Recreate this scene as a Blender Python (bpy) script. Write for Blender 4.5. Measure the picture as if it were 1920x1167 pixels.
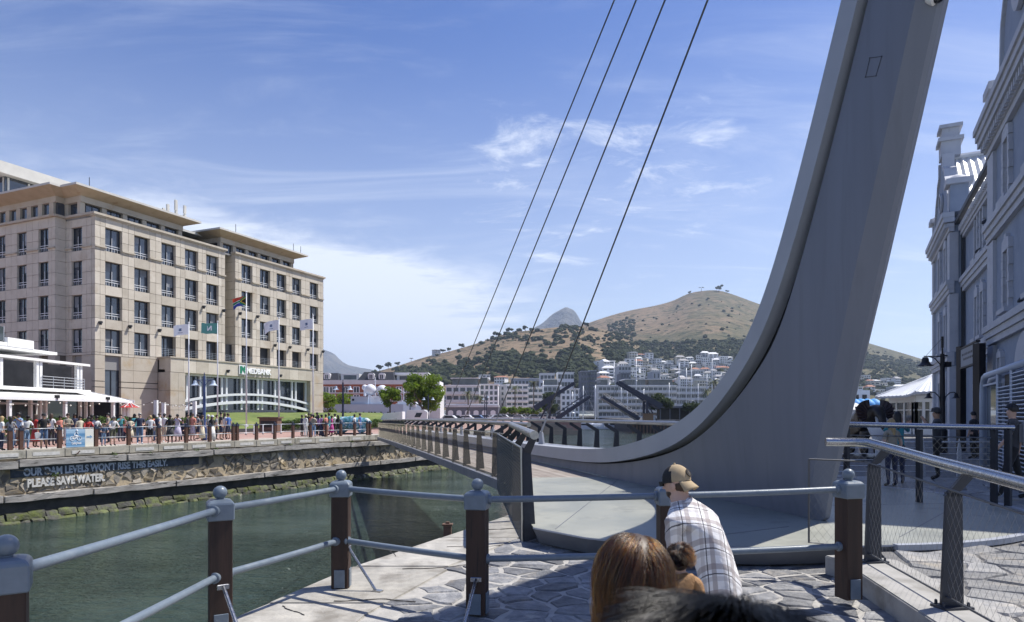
import bpy, bmesh, math, random
from mathutils import Vector, Matrix
R = math.radians
rnd = random.Random(7)
for o in list(bpy.data.objects):
    bpy.data.objects.remove(o)
SC = bpy.context.scene
COL = SC.collection
# ------------------------------------------------------------------ camera
F, HOR, CAMZ = 1250.0, 775.0, 1.85          # focal length in photo pixels, horizon row, eye height above the near quay
cam_d = bpy.data.cameras.new('camera')
cam = bpy.data.objects.new('camera', cam_d)
COL.objects.link(cam)
cam.location = (0, 0, CAMZ)
cam.rotation_euler = (R(90), 0, 0)
cam_d.sensor_width = 36.0
cam_d.lens = 36.0 * F / 1920.0
cam_d.shift_y = (HOR - 583.5) / 1920.0
cam_d.clip_start = 0.05
cam_d.clip_end = 30000
SC.camera = cam
cam_d.dof.use_dof = True
cam_d.dof.focus_distance = 14.0
cam_d.dof.aperture_fstop = 6.3
# ------------------------------------------------------------------ light
SUNV = Vector((0.59, 0.25, 1.0)).normalized()      # towards the sun
SUN_EL = math.asin(SUNV.z)
SUN_AZ = math.atan2(SUNV.x, SUNV.y)
sun_d = bpy.data.lights.new('sun', 'SUN')
sun_d.energy = 4.6
sun_d.angle = R(0.53)
sun_d.color = (1.0, 0.95, 0.87)
sun = bpy.data.objects.new('sun', sun_d)
COL.objects.link(sun)
sun.rotation_euler = SUNV.to_track_quat('Z', 'Y').to_euler()
sun.location = (30, 10, 60)
W = bpy.data.worlds.new('World')
SC.world = W
W.use_nodes = True
wn, wl = W.node_tree.nodes, W.node_tree.links
wn.clear()
def wnode(t, **k):
    n = wn.new(t)
    for a, b in k.items():
        setattr(n, a, b)
    return n
def wmath(op, a, b=None, c=None, clamp=False):
    n = wnode('ShaderNodeMath', operation=op, use_clamp=clamp)
    for i, x in enumerate((a, b, c)):
        if x is None: continue
        if isinstance(x, (int, float)): n.inputs[i].default_value = x
        else: wl.new(x, n.inputs[i])
    return n.outputs[0]
def wrange(x, a, b, c=0.0, d=1.0):
    n = wnode('ShaderNodeMapRange', interpolation_type='SMOOTHSTEP')
    wl.new(x, n.inputs[0])
    for i, v in enumerate((a, b, c, d)): n.inputs[i + 1].default_value = v
    return n.outputs[0]
sky = wnode('ShaderNodeTexSky', sky_type='NISHITA', sun_disc=False)
sky.sun_elevation, sky.sun_rotation = SUN_EL, SUN_AZ
sky.air_density, sky.dust_density, sky.ozone_density, sky.altitude = 1.0, 0.6, 2.6, 0
tc = wnode('ShaderNodeTexCoord')
sep = wnode('ShaderNodeSeparateXYZ')
wl.new(tc.outputs['Generated'], sep.inputs[0])
dx, dy, dz = sep.outputs
az = wmath('ARCTAN2', dx, dy)
zz = wmath('MAXIMUM', dz, 0.0)
den = wmath('ADD', zz, 0.12)
px_, py_ = wmath('DIVIDE', dx, den), wmath('DIVIDE', dy, den)
comb = wnode('ShaderNodeCombineXYZ')
wl.new(px_, comb.inputs[0]); wl.new(py_, comb.inputs[1])
def cloud_noise(rot, sx, sy, scale, detail, rough, dist, off):
    mp = wnode('ShaderNodeMapping')
    mp.inputs['Rotation'].default_value = (0, 0, rot)
    mp.inputs['Scale'].default_value = (sx, sy, 1)
    mp.inputs['Location'].default_value = off
    wl.new(comb.outputs[0], mp.inputs[0])
    nz = wnode('ShaderNodeTexNoise')
    nz.inputs['Scale'].default_value = scale
    nz.inputs['Detail'].default_value = detail
    nz.inputs['Roughness'].default_value = rough
    nz.inputs['Distortion'].default_value = dist
    wl.new(mp.outputs[0], nz.inputs['Vector'])
    return nz.outputs[0]
# thin streaky cirrus everywhere, a denser bank low in the sky over the town
n1 = cloud_noise(R(28), 0.75, 2.4, 1.15, 10, 0.62, 0.9, (0.3, 1.1, 0))
n2 = cloud_noise(R(-10), 1.0, 1.6, 3.4, 10, 0.66, 0.5, (4.1, 0.2, 0))
n3 = cloud_noise(R(15), 0.8, 1.3, 0.9, 8, 0.6, 0.4, (2.2, 5.3, 0))
thin = wmath('MULTIPLY', wrange(n1, 0.45, 0.80), 0.30)
elr = wmath('DIVIDE', dz, wmath('SQRT', wmath('ADD', wmath('MULTIPLY', dx, dx), wmath('MULTIPLY', dy, dy))))
bank_top = wmath('ADD', wmath('MULTIPLY', az, -0.16), 0.22)          # upper rim falls towards the right
rel = wmath('SUBTRACT', bank_top, elr)
bank_m = wmath('MULTIPLY', wrange(rel, -0.10, 0.10), wrange(wmath('ABSOLUTE', wmath('ADD', az, 0.30)), 0.56, 0.10))
bank_n = wmath('ADD', wmath('MULTIPLY', n3, 0.55), wmath('MULTIPLY', n2, 0.45))
bank = wmath('MULTIPLY', wrange(wmath('ADD', wmath('MULTIPLY', bank_m, 0.36), bank_n), 0.55, 0.92), wmath('MINIMUM', wmath('MULTIPLY', bank_m, 1.6), 1.0))
puff_m = wmath('MULTIPLY', wrange(wmath('ABSOLUTE', wmath('SUBTRACT', az, 0.15)), 0.34, 0.10), wrange(wmath('ABSOLUTE', wmath('SUBTRACT', elr, 0.34)), 0.20, 0.06))
puff = wmath('MULTIPLY', wrange(wmath('ADD', wmath('MULTIPLY', puff_m, 0.12), wmath('ADD', wmath('MULTIPLY', n2, 0.6), wmath('MULTIPLY', n3, 0.4))), 0.555, 0.76), wmath('ADD', wmath('MULTIPLY', puff_m, 0.75), 0.12))
haze_h = wmath('MULTIPLY', wrange(elr, 0.62, 0.0), 0.42)
cov = wmath('MAXIMUM', wmath('MAXIMUM', thin, wmath('MULTIPLY', bank, 0.92)), puff)
cov = wmath('MINIMUM', wmath('ADD', cov, haze_h), 0.94)
hsv = wnode('ShaderNodeHueSaturation')
hsv.inputs['Hue'].default_value = 0.517
hsv.inputs['Saturation'].default_value = 1.32
hsv.inputs['Value'].default_value = 1.0
wl.new(sky.outputs[0], hsv.inputs['Color'])
mixc = wnode('ShaderNodeMix', data_type='RGBA')
wl.new(cov, mixc.inputs[0])
wl.new(hsv.outputs[0], mixc.inputs[6])
mixc.inputs[7].default_value = (7.6, 8.1, 9.0, 1)
bg = wnode('ShaderNodeBackground')
bg.inputs['Strength'].default_value = 0.088
wl.new(mixc.outputs[2], bg.inputs[0])
wo = wnode('ShaderNodeOutputWorld')
wl.new(bg.outputs[0], wo.inputs[0])
SC.view_settings.view_transform = 'Standard'
SC.view_settings.look = 'None'
SC.view_settings.exposure = 0.62
SC.view_settings.gamma = 1.0
SC.view_settings.use_curve_mapping = False
SC.render.engine = 'CYCLES'
SC.cycles.use_denoising = True
SC.cycles.max_bounces = 8
SC.cycles.transparent_max_bounces = 12
SC.cycles.sample_clamp_indirect = 6.0

# ------------------------------------------------------------------ helpers
def P(px, py, d):
    return Vector(((px - 960) / F * d, d, CAMZ + (HOR - py) / F * d))
def G(px, py, z=0.0):
    d = F * (CAMZ - z) / (py - HOR)
    return Vector(((px - 960) / F * d, d, z))
def Zat(py, d):
    return CAMZ + (HOR - py) / F * d

class MB:
    def __init__(s):
        s.v, s.f, s.m = [], [], []
    def add(s, vs, fs, mi=0):
        n = len(s.v)
        s.v.extend([tuple(v) for v in vs])
        for f in fs:
            s.f.append(tuple(i + n for i in f)); s.m.append(mi)
        return s
    def box(s, x0, x1, y0, y1, z0, z1, mi=0):
        return s.add([(x0,y0,z0),(x1,y0,z0),(x1,y1,z0),(x0,y1,z0),(x0,y0,z1),(x1,y0,z1),(x1,y1,z1),(x0,y1,z1)],
              [(0,3,2,1),(4,5,6,7),(0,1,5,4),(1,2,6,5),(2,3,7,6),(3,0,4,7)], mi)
    def obox(s, c, sx, sy, sz, rz=0.0, mi=0):       # c = centre of the base
        ca, sa = math.cos(rz), math.sin(rz)
        vs = []
        for z in (0, sz):
            for a, b in ((-1,-1),(1,-1),(1,1),(-1,1)):
                x, y = a*sx/2, b*sy/2
                vs.append((c[0]+ca*x-sa*y, c[1]+sa*x+ca*y, c[2]+z))
        return s.add(vs, [(0,3,2,1),(4,5,6,7),(0,1,5,4),(1,2,6,5),(2,3,7,6),(3,0,4,7)], mi)
    def bar(s, p, q, w, h, mi=0, up=(0,0,1), w2=None, h2=None):
        p, q = Vector(p), Vector(q)
        d = (q-p).normalized()
        u = Vector(up)
        sd = d.cross(u)
        if sd.length < 1e-4: sd = d.cross(Vector((1,0,0)))
        sd.normalize(); u = sd.cross(d).normalized()
        vs = []
        for pt, ww, hh in ((p, w, h), (q, w2 or w, h2 or h)):
            for a, b in ((-1,-1),(1,-1),(1,1),(-1,1)):
                vs.append(pt + sd*(a*ww/2) + u*(b*hh/2))
        return s.add(vs, [(0,1,2,3),(7,6,5,4),(4,5,1,0),(5,6,2,1),(6,7,3,2),(7,4,0,3)], mi)
    def tube(s, pts, r, n=8, mi=0, cap=True):
        pts = [Vector(p) for p in pts]
        k = len(pts)
        rs = r if isinstance(r, (list, tuple)) else [r]*k
        base = len(s.v)
        prev = None
        for i, p in enumerate(pts):
            d = (pts[min(i+1,k-1)] - pts[max(i-1,0)]).normalized()
            if prev is None:
                a = Vector((0,0,1)) if abs(d.z) < 0.9 else Vector((1,0,0))
                u = d.cross(a).normalized()
            else:
                u = (prev - d*prev.dot(d)).normalized()
            prev = u
            w = d.cross(u)
            for j in range(n):
                t = 2*math.pi*j/n
                s.v.append(tuple(p + (u*math.cos(t) + w*math.sin(t))*rs[i]))
        for i in range(k-1):
            for j in range(n):
                a, b = base+i*n+j, base+i*n+(j+1)%n
                s.f.append((a, b, b+n, a+n)); s.m.append(mi)
        if cap:
            s.f.append(tuple(base+j for j in reversed(range(n)))); s.m.append(mi)
            s.f.append(tuple(base+(k-1)*n+j for j in range(n))); s.m.append(mi)
        return s
    def lathe(s, prof, c=(0,0,0), n=16, mi=0, sx=1.0, sy=1.0):
        base = len(s.v); k = len(prof)
        for r, z in prof:
            for j in range(n):
                t = 2*math.pi*j/n
                s.v.append((c[0]+r*sx*math.cos(t), c[1]+r*sy*math.sin(t), c[2]+z))
        for i in range(k-1):
            for j in range(n):
                a, b = base+i*n+j, base+i*n+(j+1)%n
                s.f.append((a, b, b+n, a+n)); s.m.append(mi)
        if prof[0][0] > 1e-5: s.f.append(tuple(base+j for j in reversed(range(n)))); s.m.append(mi)
        if prof[-1][0] > 1e-5: s.f.append(tuple(base+(k-1)*n+j for j in range(n))); s.m.append(mi)
        return s
    def ball(s, c, r, n=12, mi=0, sx=1, sy=1, sz=1):
        return s.lathe([(r*math.sin(math.pi*i/n), -r*sz*math.cos(math.pi*i/n)) for i in range(n+1)], c, n+4, mi, sx, sy)
    def ext(s, poly, vec, mi=0):                    # polygon (3-D points) swept along vec
        n = len(poly); vec = Vector(vec)
        vs = [Vector(p) for p in poly]
        vs = vs + [p + vec for p in vs]
        fs = [tuple(reversed(range(n))), tuple(range(n, 2*n))] + [(i, (i+1)%n, n+(i+1)%n, n+i) for i in range(n)]
        return s.add(vs, fs, mi)
    def prism(s, poly, z0, z1, mi=0):
        return s.ext([(p[0], p[1], z0) for p in poly], (0,0,z1-z0), mi)
    def quad(s, a, b, c, d, mi=0):
        return s.add([a,b,c,d], [(0,1,2,3)], mi)
    def grid(s, fn, nu, nv, mi=0, wrap=False):
        base = len(s.v)
        for j in range(nv+1):
            for i in range(nu+1):
                s.v.append(tuple(fn(i/nu, j/nv)))
        for j in range(nv):
            for i in range(nu):
                a = base+j*(nu+1)+i
                s.f.append((a, a+1, a+nu+2, a+nu+1)); s.m.append(mi)
        return s
    def mesh(s, name, mats, smooth=False, bevel=0, off=None, normals=True):
        me = bpy.data.meshes.new(name)
        vs = s.v
        if off is not None: vs = [(v[0]-off[0], v[1]-off[1], v[2]-off[2]) for v in vs]
        me.from_pydata(vs, [], s.f)
        if not isinstance(mats, (list, tuple)): mats = [mats]
        for m in mats: me.materials.append(MAT(m))
        if len(mats) > 1: me.polygons.foreach_set('material_index', s.m)
        if normals or bevel:
            bm = bmesh.new(); bm.from_mesh(me)
            if normals: bmesh.ops.recalc_face_normals(bm, faces=bm.faces)
            if bevel:
                ed = [e for e in bm.edges if len(e.link_faces) == 2 and e.calc_face_angle(0) > 0.5]
                bmesh.ops.bevel(bm, geom=ed, offset=bevel, segments=1 if bevel < 0.012 else 2, affect='EDGES', clamp_overlap=True)
            bm.to_mesh(me); bm.free()
        if smooth:
            me.polygons.foreach_set('use_smooth', [True]*len(me.polygons))
            if smooth != 'all': me.set_sharp_from_angle(angle=R(35 if smooth is True else smooth))
        me.update()
        return me
    def build(s, name, mats, parent=None, world=False, loc=None, rz=0.0, **k):
        off = None
        if parent is not None and world: off = wloc(parent)
        elif loc is not None and world: off = loc
        o = bpy.data.objects.new(name, s.mesh(name, mats, off=off, **k))
        COL.objects.link(o)
        if parent is not None: o.parent = parent
        if loc is not None: o.location = loc
        if rz: o.rotation_euler[2] = rz
        return o
def wloc(o):
    v = Vector((0,0,0))
    while o is not None:
        v += o.location; o = o.parent
    return v
def tag(o, label=None, cat=None, group=None, kind=None):
    if label: o['label'] = label
    if cat: o['category'] = cat
    if group: o['group'] = group
    if kind: o['kind'] = kind
    return o
def thing(name, label, cat, loc=(0,0,0), rz=0.0, group=None):
    o = bpy.data.objects.new(name, None)
    COL.objects.link(o)
    o.empty_display_size = 0.2
    o.location = loc; o.rotation_euler[2] = rz
    return tag(o, label, cat, group)
def struct(o): return tag(o, kind='structure')
def obj(name, me, parent=None, loc=(0,0,0), rz=0.0, scale=None, rot=None):
    o = bpy.data.objects.new(name, me)
    COL.objects.link(o)
    o.parent = parent; o.location = loc
    if rot is not None: o.rotation_euler = rot
    elif rz: o.rotation_euler[2] = rz
    if scale is not None: o.scale = scale
    return o
def copy_tree(o, parent=None):
    c = o.copy(); COL.objects.link(c); c.parent = parent
    for ch in list(o.children): copy_tree(ch, c)
    return c
_txt = {}
def text(name, body, size, parent, loc, rot, m, extrude=0.004, align='LEFT', xs=1.0, bold=0.0, space=1.0):
    cu = bpy.data.curves.new(name, 'FONT')
    cu.body = body; cu.size = size; cu.extrude = extrude; cu.align_x = align
    cu.offset = bold; cu.space_character = space
    cu.materials.append(MAT(m))
    o = bpy.data.objects.new(name, cu)
    COL.objects.link(o)
    o.parent = parent; o.location = loc; o.rotation_euler = rot; o.scale = (xs, 1, 1)
    return o

# ------------------------------------------------------------------ materials
_M = {}
def MAT(m):
    return _M[m] if isinstance(m, str) else m
def mat(name, c1, c2=None, scale=4.0, rough=0.7, metal=0.0, bump=0.0, bscale=None, rand=0.0, spec=0.5, stretch=(1,1,1), detail=6, lo=0.35, hi=0.65,
        c3=None, scale3=1.0, lo3=0.5, hi3=0.6, rvar=0.0, coat=0.0, alpha=1.0, emit=None, trans=0.0, ior=1.45, bdist=0.02, sheen=0.0):
    m = bpy.data.materials.new(name); m.use_nodes = True
    nt = m.node_tree; N, L = nt.nodes, nt.links
    b = N['Principled BSDF']
    b.inputs['Roughness'].default_value = rough
    b.inputs['Metallic'].default_value = metal
    b.inputs['Specular IOR Level'].default_value = spec
    b.inputs['IOR'].default_value = ior
    b.inputs['Base Color'].default_value = (*c1, 1)
    if coat: b.inputs['Coat Weight'].default_value = coat
    if trans: b.inputs['Transmission Weight'].default_value = trans
    if sheen: b.inputs['Sheen Weight'].default_value = sheen
    if emit: b.inputs['Emission Color'].default_value = (*emit[:3], 1); b.inputs['Emission Strength'].default_value = emit[3]
    if alpha < 1: b.inputs['Alpha'].default_value = alpha
    if c2 or bump or c3 or rvar:
        ge = N.new('ShaderNodeNewGeometry')
        mp = N.new('ShaderNodeMapping'); mp.inputs['Scale'].default_value = stretch
        L.new(ge.outputs['Position'], mp.inputs[0])
        vec = mp.outputs[0]
    def noise(sc, det=detail):
        n = N.new('ShaderNodeTexNoise'); n.inputs['Scale'].default_value = sc; n.inputs['Detail'].default_value = det
        n.inputs['Roughness'].default_value = 0.6
        L.new(vec, n.inputs['Vector']); return n.outputs[0]
    def rng(x, a, c, d0=0.0, d1=1.0):
        n = N.new('ShaderNodeMapRange'); L.new(x, n.inputs[0])
        for i, v in enumerate((a, c, d0, d1)): n.inputs[i+1].default_value = v
        return n.outputs[0]
    def mix(fac, a, c):
        n = N.new('ShaderNodeMix'); n.data_type = 'RGBA'
        if isinstance(fac, float): n.inputs[0].default_value = fac
        else: L.new(fac, n.inputs[0])
        for i, x in ((6, a), (7, c)):
            if isinstance(x, tuple): n.inputs[i].default_value = (*x, 1)
            else: L.new(x, n.inputs[i])
        return n.outputs[2]
    col = None
    if c2:
        nz = noise(scale)
        col = mix(rng(nz, lo, hi), tuple(c1), tuple(c2))
        if rvar: L.new(rng(nz, lo, hi, rough - rvar, rough + rvar), b.inputs['Roughness'])
    if c3:
        col = mix(rng(noise(scale3), lo3, hi3), col if col else tuple(c1), tuple(c3))
    if rand:
        oi = N.new('ShaderNodeObjectInfo')
        hs = N.new('ShaderNodeHueSaturation')
        if col: L.new(col, hs.inputs['Color'])
        else: hs.inputs['Color'].default_value = (*c1, 1)
        L.new(rng(oi.outputs['Random'], 0, 1, 1-rand, 1+rand), hs.inputs['Value'])
        L.new(rng(oi.outputs['Random'], 0, 1, 1+rand*0.5, 1-rand*0.5), hs.inputs['Saturation'])
        col = hs.outputs[0]
    if col: L.new(col, b.inputs['Base Color'])
    if bump:
        bp = N.new('ShaderNodeBump'); bp.inputs['Strength'].default_value = bump; bp.inputs['Distance'].default_value = bdist
        L.new(noise(bscale or scale*2), bp.inputs['Height'])
        L.new(bp.outputs[0], b.inputs['Normal'])
    _M[name] = m
    return m

mat('slate', (0.115,0.118,0.125), (0.235,0.237,0.242), 5, 0.62, bump=0.9, bscale=11, rand=0.42, c3=(0.33,0.30,0.26), scale3=3.3, lo3=0.56, hi3=0.72, bdist=0.045)
mat('slate_pale', (0.17,0.173,0.178), (0.30,0.295,0.285), 5, 0.6, bump=1.0, bscale=9, rand=0.30, c3=(0.37,0.335,0.28), scale3=1.7, lo3=0.55, hi3=0.72, bdist=0.03)
mat('mortar', (0.42,0.405,0.375), (0.32,0.31,0.29), 9, 0.9, bump=0.5, bscale=30)
mat('mortar_dark', (0.20,0.195,0.19), (0.13,0.13,0.13), 9, 0.9, bump=0.5, bscale=30)
mat('concrete', (0.44,0.42,0.375), (0.30,0.29,0.265), 4.5, 0.85, bump=0.6, bscale=32, c3=(0.20,0.185,0.16), scale3=2.2, lo3=0.50, hi3=0.68, bdist=0.012, rand=0.10)
mat('concrete_kerb', (0.37,0.362,0.345), (0.29,0.285,0.27), 4, 0.8, bump=0.3, bscale=50, bdist=0.006, c3=(0.22,0.21,0.19), scale3=2.0, lo3=0.56, hi3=0.72)
mat('concrete_old', (0.42,0.39,0.32), (0.30,0.285,0.24), 2.5, 0.88, bump=0.5, bscale=20, rand=0.14, c3=(0.17,0.165,0.13), scale3=1.3, lo3=0.56, hi3=0.68)
mat('rail_paint', (0.130,0.165,0.205), (0.160,0.195,0.235), 14, 0.36, bump=0.06, bscale=60, rvar=0.08)
mat('post_wood', (0.026,0.014,0.010), (0.052,0.027,0.018), 9, 0.62, bump=0.35, bscale=60, stretch=(1,1,0.08), c3=(0.022,0.013,0.010), scale3=40, lo3=0.55, hi3=0.7, bdist=0.004)
mat('steel', (0.45,0.46,0.48), (0.37,0.38,0.40), 30, 0.27, metal=1.0, rvar=0.06)
mat('steel_dull', (0.46,0.46,0.45), None, rough=0.34, metal=1.0)
mat('steel_rail', (0.47,0.455,0.43), (0.40,0.39,0.37), 20, 0.40, metal=1.0, rvar=0.08)
mat('dark_steel', (0.022,0.026,0.037), (0.032,0.037,0.049), 8, 0.45, bump=0.05, bscale=50)
mat('mast_paint', (0.170,0.183,0.220), (0.158,0.171,0.207), 0.8, 0.42, stretch=(3.5,3.5,0.22), c3=(0.135,0.145,0.175), scale3=1.5, lo3=0.52, hi3=0.85, rvar=0.05)
mat('mast_strip', (0.36,0.38,0.42), (0.325,0.345,0.385), 1.4, 0.42, c3=(0.31,0.325,0.36), scale3=5, lo3=0.66, hi3=0.8)
mat('gap_shade', (0.012,0.013,0.016), None, rough=0.9)
mat('platform', (0.235,0.245,0.215), (0.31,0.315,0.275), 0.8, 0.50, bump=0.10, bscale=90, c3=(0.175,0.182,0.165), scale3=2.0, lo3=0.53, hi3=0.74, rvar=0.1)
mat('deck_wood', (0.23,0.195,0.165), (0.32,0.285,0.25), 3, 0.75, bump=0.3, bscale=50, stretch=(1,1,1), rand=0.16)
mat('cable', (0.11,0.115,0.125), None, rough=0.45, metal=0.6)
mat('white_paint', (0.74,0.75,0.75), (0.68,0.69,0.70), 3, 0.5)
mat('black', (0.012,0.012,0.013), None, rough=0.5)
mat('glass_dome', (0.01,0.01,0.012), None, rough=0.05, coat=1.0)

def translucent(name, k, tint=1.3):
    """leaves let some light through"""
    nt = _M[name].node_tree; N, L = nt.nodes, nt.links
    b = N['Principled BSDF']; out = [n for n in N if n.type == 'OUTPUT_MATERIAL'][0]
    t = N.new('ShaderNodeBsdfTranslucent'); mx = N.new('ShaderNodeMixShader'); mx.inputs[0].default_value = k
    g = N.new('ShaderNodeHueSaturation'); g.inputs['Value'].default_value = tint; g.inputs['Saturation'].default_value = 1.1
    if b.inputs['Base Color'].links: L.new(b.inputs['Base Color'].links[0].from_socket, g.inputs['Color'])
    else: g.inputs['Color'].default_value = b.inputs['Base Color'].default_value
    L.new(g.outputs[0], t.inputs[0]); L.new(b.outputs[0], mx.inputs[1]); L.new(t.outputs[0], mx.inputs[2]); L.new(mx.outputs[0], out.inputs[0])
# ================================================================== the setting
WATER_Z = -3.5
def interp(tab, x):
    if x <= tab[0][0]: return tab[0][1]
    for (a, b), (c, d) in zip(tab, tab[1:]):
        if x <= c:
            t = (x-a)/(c-a)
            return b + (d-b)*t
    return tab[-1][1]
def sinterp(tab, x):          # Catmull-Rom through the table
    if x <= tab[0][0]: return tab[0][1]
    if x >= tab[-1][0]: return tab[-1][1]
    for i in range(len(tab)-1):
        if x <= tab[i+1][0]:
            x0, y0 = tab[max(i-1,0)]; x1, y1 = tab[i]; x2, y2 = tab[i+1]; x3, y3 = tab[min(i+2, len(tab)-1)]
            h = x2-x1; t = (x-x1)/h
            m1 = (y2-y0)/(x2-x0)*h if x2 != x0 else 0; m2 = (y3-y1)/(x3-x1)*h if x3 != x1 else 0
            return (2*t**3-3*t*t+1)*y1 + (t**3-2*t*t+t)*m1 + (-2*t**3+3*t*t)*y2 + (t**3-t*t)*m2
# ---- water
def water_material():
    m = bpy.data.materials.new('harbour_water'); m.use_nodes = True
    N, L = m.node_tree.nodes, m.node_tree.links
    b = N['Principled BSDF']
    b.inputs['Roughness'].default_value = 0.06
    b.inputs['IOR'].default_value = 1.33
    ge = N.new('ShaderNodeNewGeometry')
    def nz(sc, st, det, rot=0.0, dist=0.0):
        mp = N.new('ShaderNodeMapping'); mp.inputs['Scale'].default_value = st; mp.inputs['Rotation'].default_value = (0,0,rot)
        L.new(ge.outputs['Position'], mp.inputs[0])
        n = N.new('ShaderNodeTexNoise'); n.inputs['Scale'].default_value = sc; n.inputs['Detail'].default_value = det; n.inputs['Distortion'].default_value = dist
        n.inputs['Roughness'].default_value = 0.6
        L.new(mp.outputs[0], n.inputs[0]); return n.outputs[0]
    r = N.new('ShaderNodeValToRGB')
    r.color_ramp.elements[0].position = 0.35; r.color_ramp.elements[0].color = (0.024,0.046,0.040,1)
    r.color_ramp.elements[1].position = 0.7; r.color_ramp.elements[1].color = (0.052,0.078,0.063,1)
    L.new(nz(0.22, (1,1,1), 5), r.inputs[0]); L.new(r.outputs[0], b.inputs['Base Color'])
    # ripples of several sizes, with calmer and rougher patches
    patch = N.new('ShaderNodeMapRange'); L.new(nz(0.09, (1,1.6,1), 3, 0.4), patch.inputs[0])
    for i, v in enumerate((0.35, 0.65, 0.30, 1.0)): patch.inputs[i+1].default_value = v
    prev = None
    for sc, st, det, rot, dist, bd in ((0.9, (1,2.2,1), 4, 0.35, 0.3, 0.9), (2.4, (1,2.2,1), 4, -0.2, 0.4, 0.60), (7.0, (1,1.8,1), 3, 0.2, 0.0, 0.16)):
        bp = N.new('ShaderNodeBump'); bp.inputs['Distance'].default_value = bd
        L.new(patch.outputs[0], bp.inputs['Strength']); L.new(nz(sc, st, det, rot, dist), bp.inputs['Height'])
        if prev: L.new(prev, bp.inputs['Normal'])
        prev = bp.outputs[0]
    L.new(prev, b.inputs['Normal'])
    _M['water'] = m
water_material()
struct(MB().quad((-500,-60,WATER_Z),(900,-60,WATER_Z),(900,420,WATER_Z),(-500,420,WATER_Z)).build('water', 'water', normals=False))

# ---- near quay
EDGE = [(-2.95,-8),(-2.75,3.0),(-2.47,6.13),(-1.89,8.06),(-0.05,12.1),(2.0,16.6),(4.5,19.0),(8,26),(14,48),(30,110)]
def edge_x(y): return interp([(b, a) for a, b in EDGE], y)
near_poly = EDGE + [(140,110),(140,-8)]
quay = struct(MB().prism(near_poly, -6.0, -0.016).build('quay', 'mortar'))
mat('quay_side', (0.13,0.13,0.12), (0.22,0.21,0.19), 2, 0.9, bump=0.6, bscale=6)
# concrete edge strip, cast in slabs with joints
ys = [-8,-2.0,0.9,3.0,4.9,6.5,8.06,9.9,11.9,14.0,16.4,18.7]
strip = struct(MB().prism([(edge_x(y)+0.02, y) for y in (-8,0,3,6.13,8.06,12.1,16.6)]+[(edge_x(y)+1.3, y) for y in (16.6,12.1,8.06,6.13,3,0,-8)], -0.4, -0.04).build('quay_edge', 'concrete'))
for a, b in zip(ys, ys[1:]):
    g = 0.008
    ps = []
    sub = [a+g] + [y for _, y in EDGE if a < y < b] + [b-g]
    tw = rnd.uniform(-0.06, 0.06)
    left = [(edge_x(y) - 0.02 + rnd.uniform(-0.012, 0.012), y) for y in sub]
    rgt = [(edge_x(y) + 1.16 + tw + rnd.uniform(-0.05, 0.05), y) for y in sub]
    mb = MB().prism(left + rgt[::-1], -0.42, rnd.uniform(-0.004, 0.004))
    mb.build('coping_slab', 'concrete', strip, bevel=0.012)

mat('crack', (0.07,0.065,0.06), None, rough=0.95)
rk = random.Random(17)
for x0, y0, a0, L_ in ((-1.75,6.55,-0.1,0.9),(-1.3,7.9,0.15,1.0),(-2.2,5.5,-0.4,0.8),(-0.9,9.2,0.3,0.9),(-1.5,8.6,1.9,0.5),(-1.9,6.1,2.4,0.45),(-0.4,10.6,0.2,0.7)):
    pts_ = []; x, y, a = x0, y0, a0
    for k in range(14):
        pts_.append((x, y, 0.0035)); a += rk.uniform(-0.5, 0.5); a = a0 + (a-a0)*0.7; x += math.cos(a)*L_/14; y += math.sin(a)*L_/14
    MB().tube(pts_, [0.003+0.004*rk.random() for _ in pts_], 4).build('crack', 'crack', strip)
def voronoi(pts, reach):
    cells = []
    for i, (x, y) in enumerate(pts):
        poly = [(x-reach, y-reach), (x+reach, y-reach), (x+reach, y+reach), (x-reach, y+reach)]
        for j, (u, v) in enumerate(pts):
            if i == j or abs(u-x) > 2*reach or abs(v-y) > 2*reach: continue
            mx, my, nx, ny = (x+u)/2, (y+v)/2, u-x, v-y
            out = []
            for k in range(len(poly)):
                p, q = poly[k], poly[(k+1) % len(poly)]
                dp = (p[0]-mx)*nx + (p[1]-my)*ny; dq = (q[0]-mx)*nx + (q[1]-my)*ny
                if dp <= 0: out.append(p)
                if dp*dq < 0:
                    t = dp/(dp-dq); out.append((p[0]+(q[0]-p[0])*t, p[1]+(q[1]-p[1])*t))
            poly = out
            if len(poly) < 3: break
        cells.append(poly)
    return cells
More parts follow.
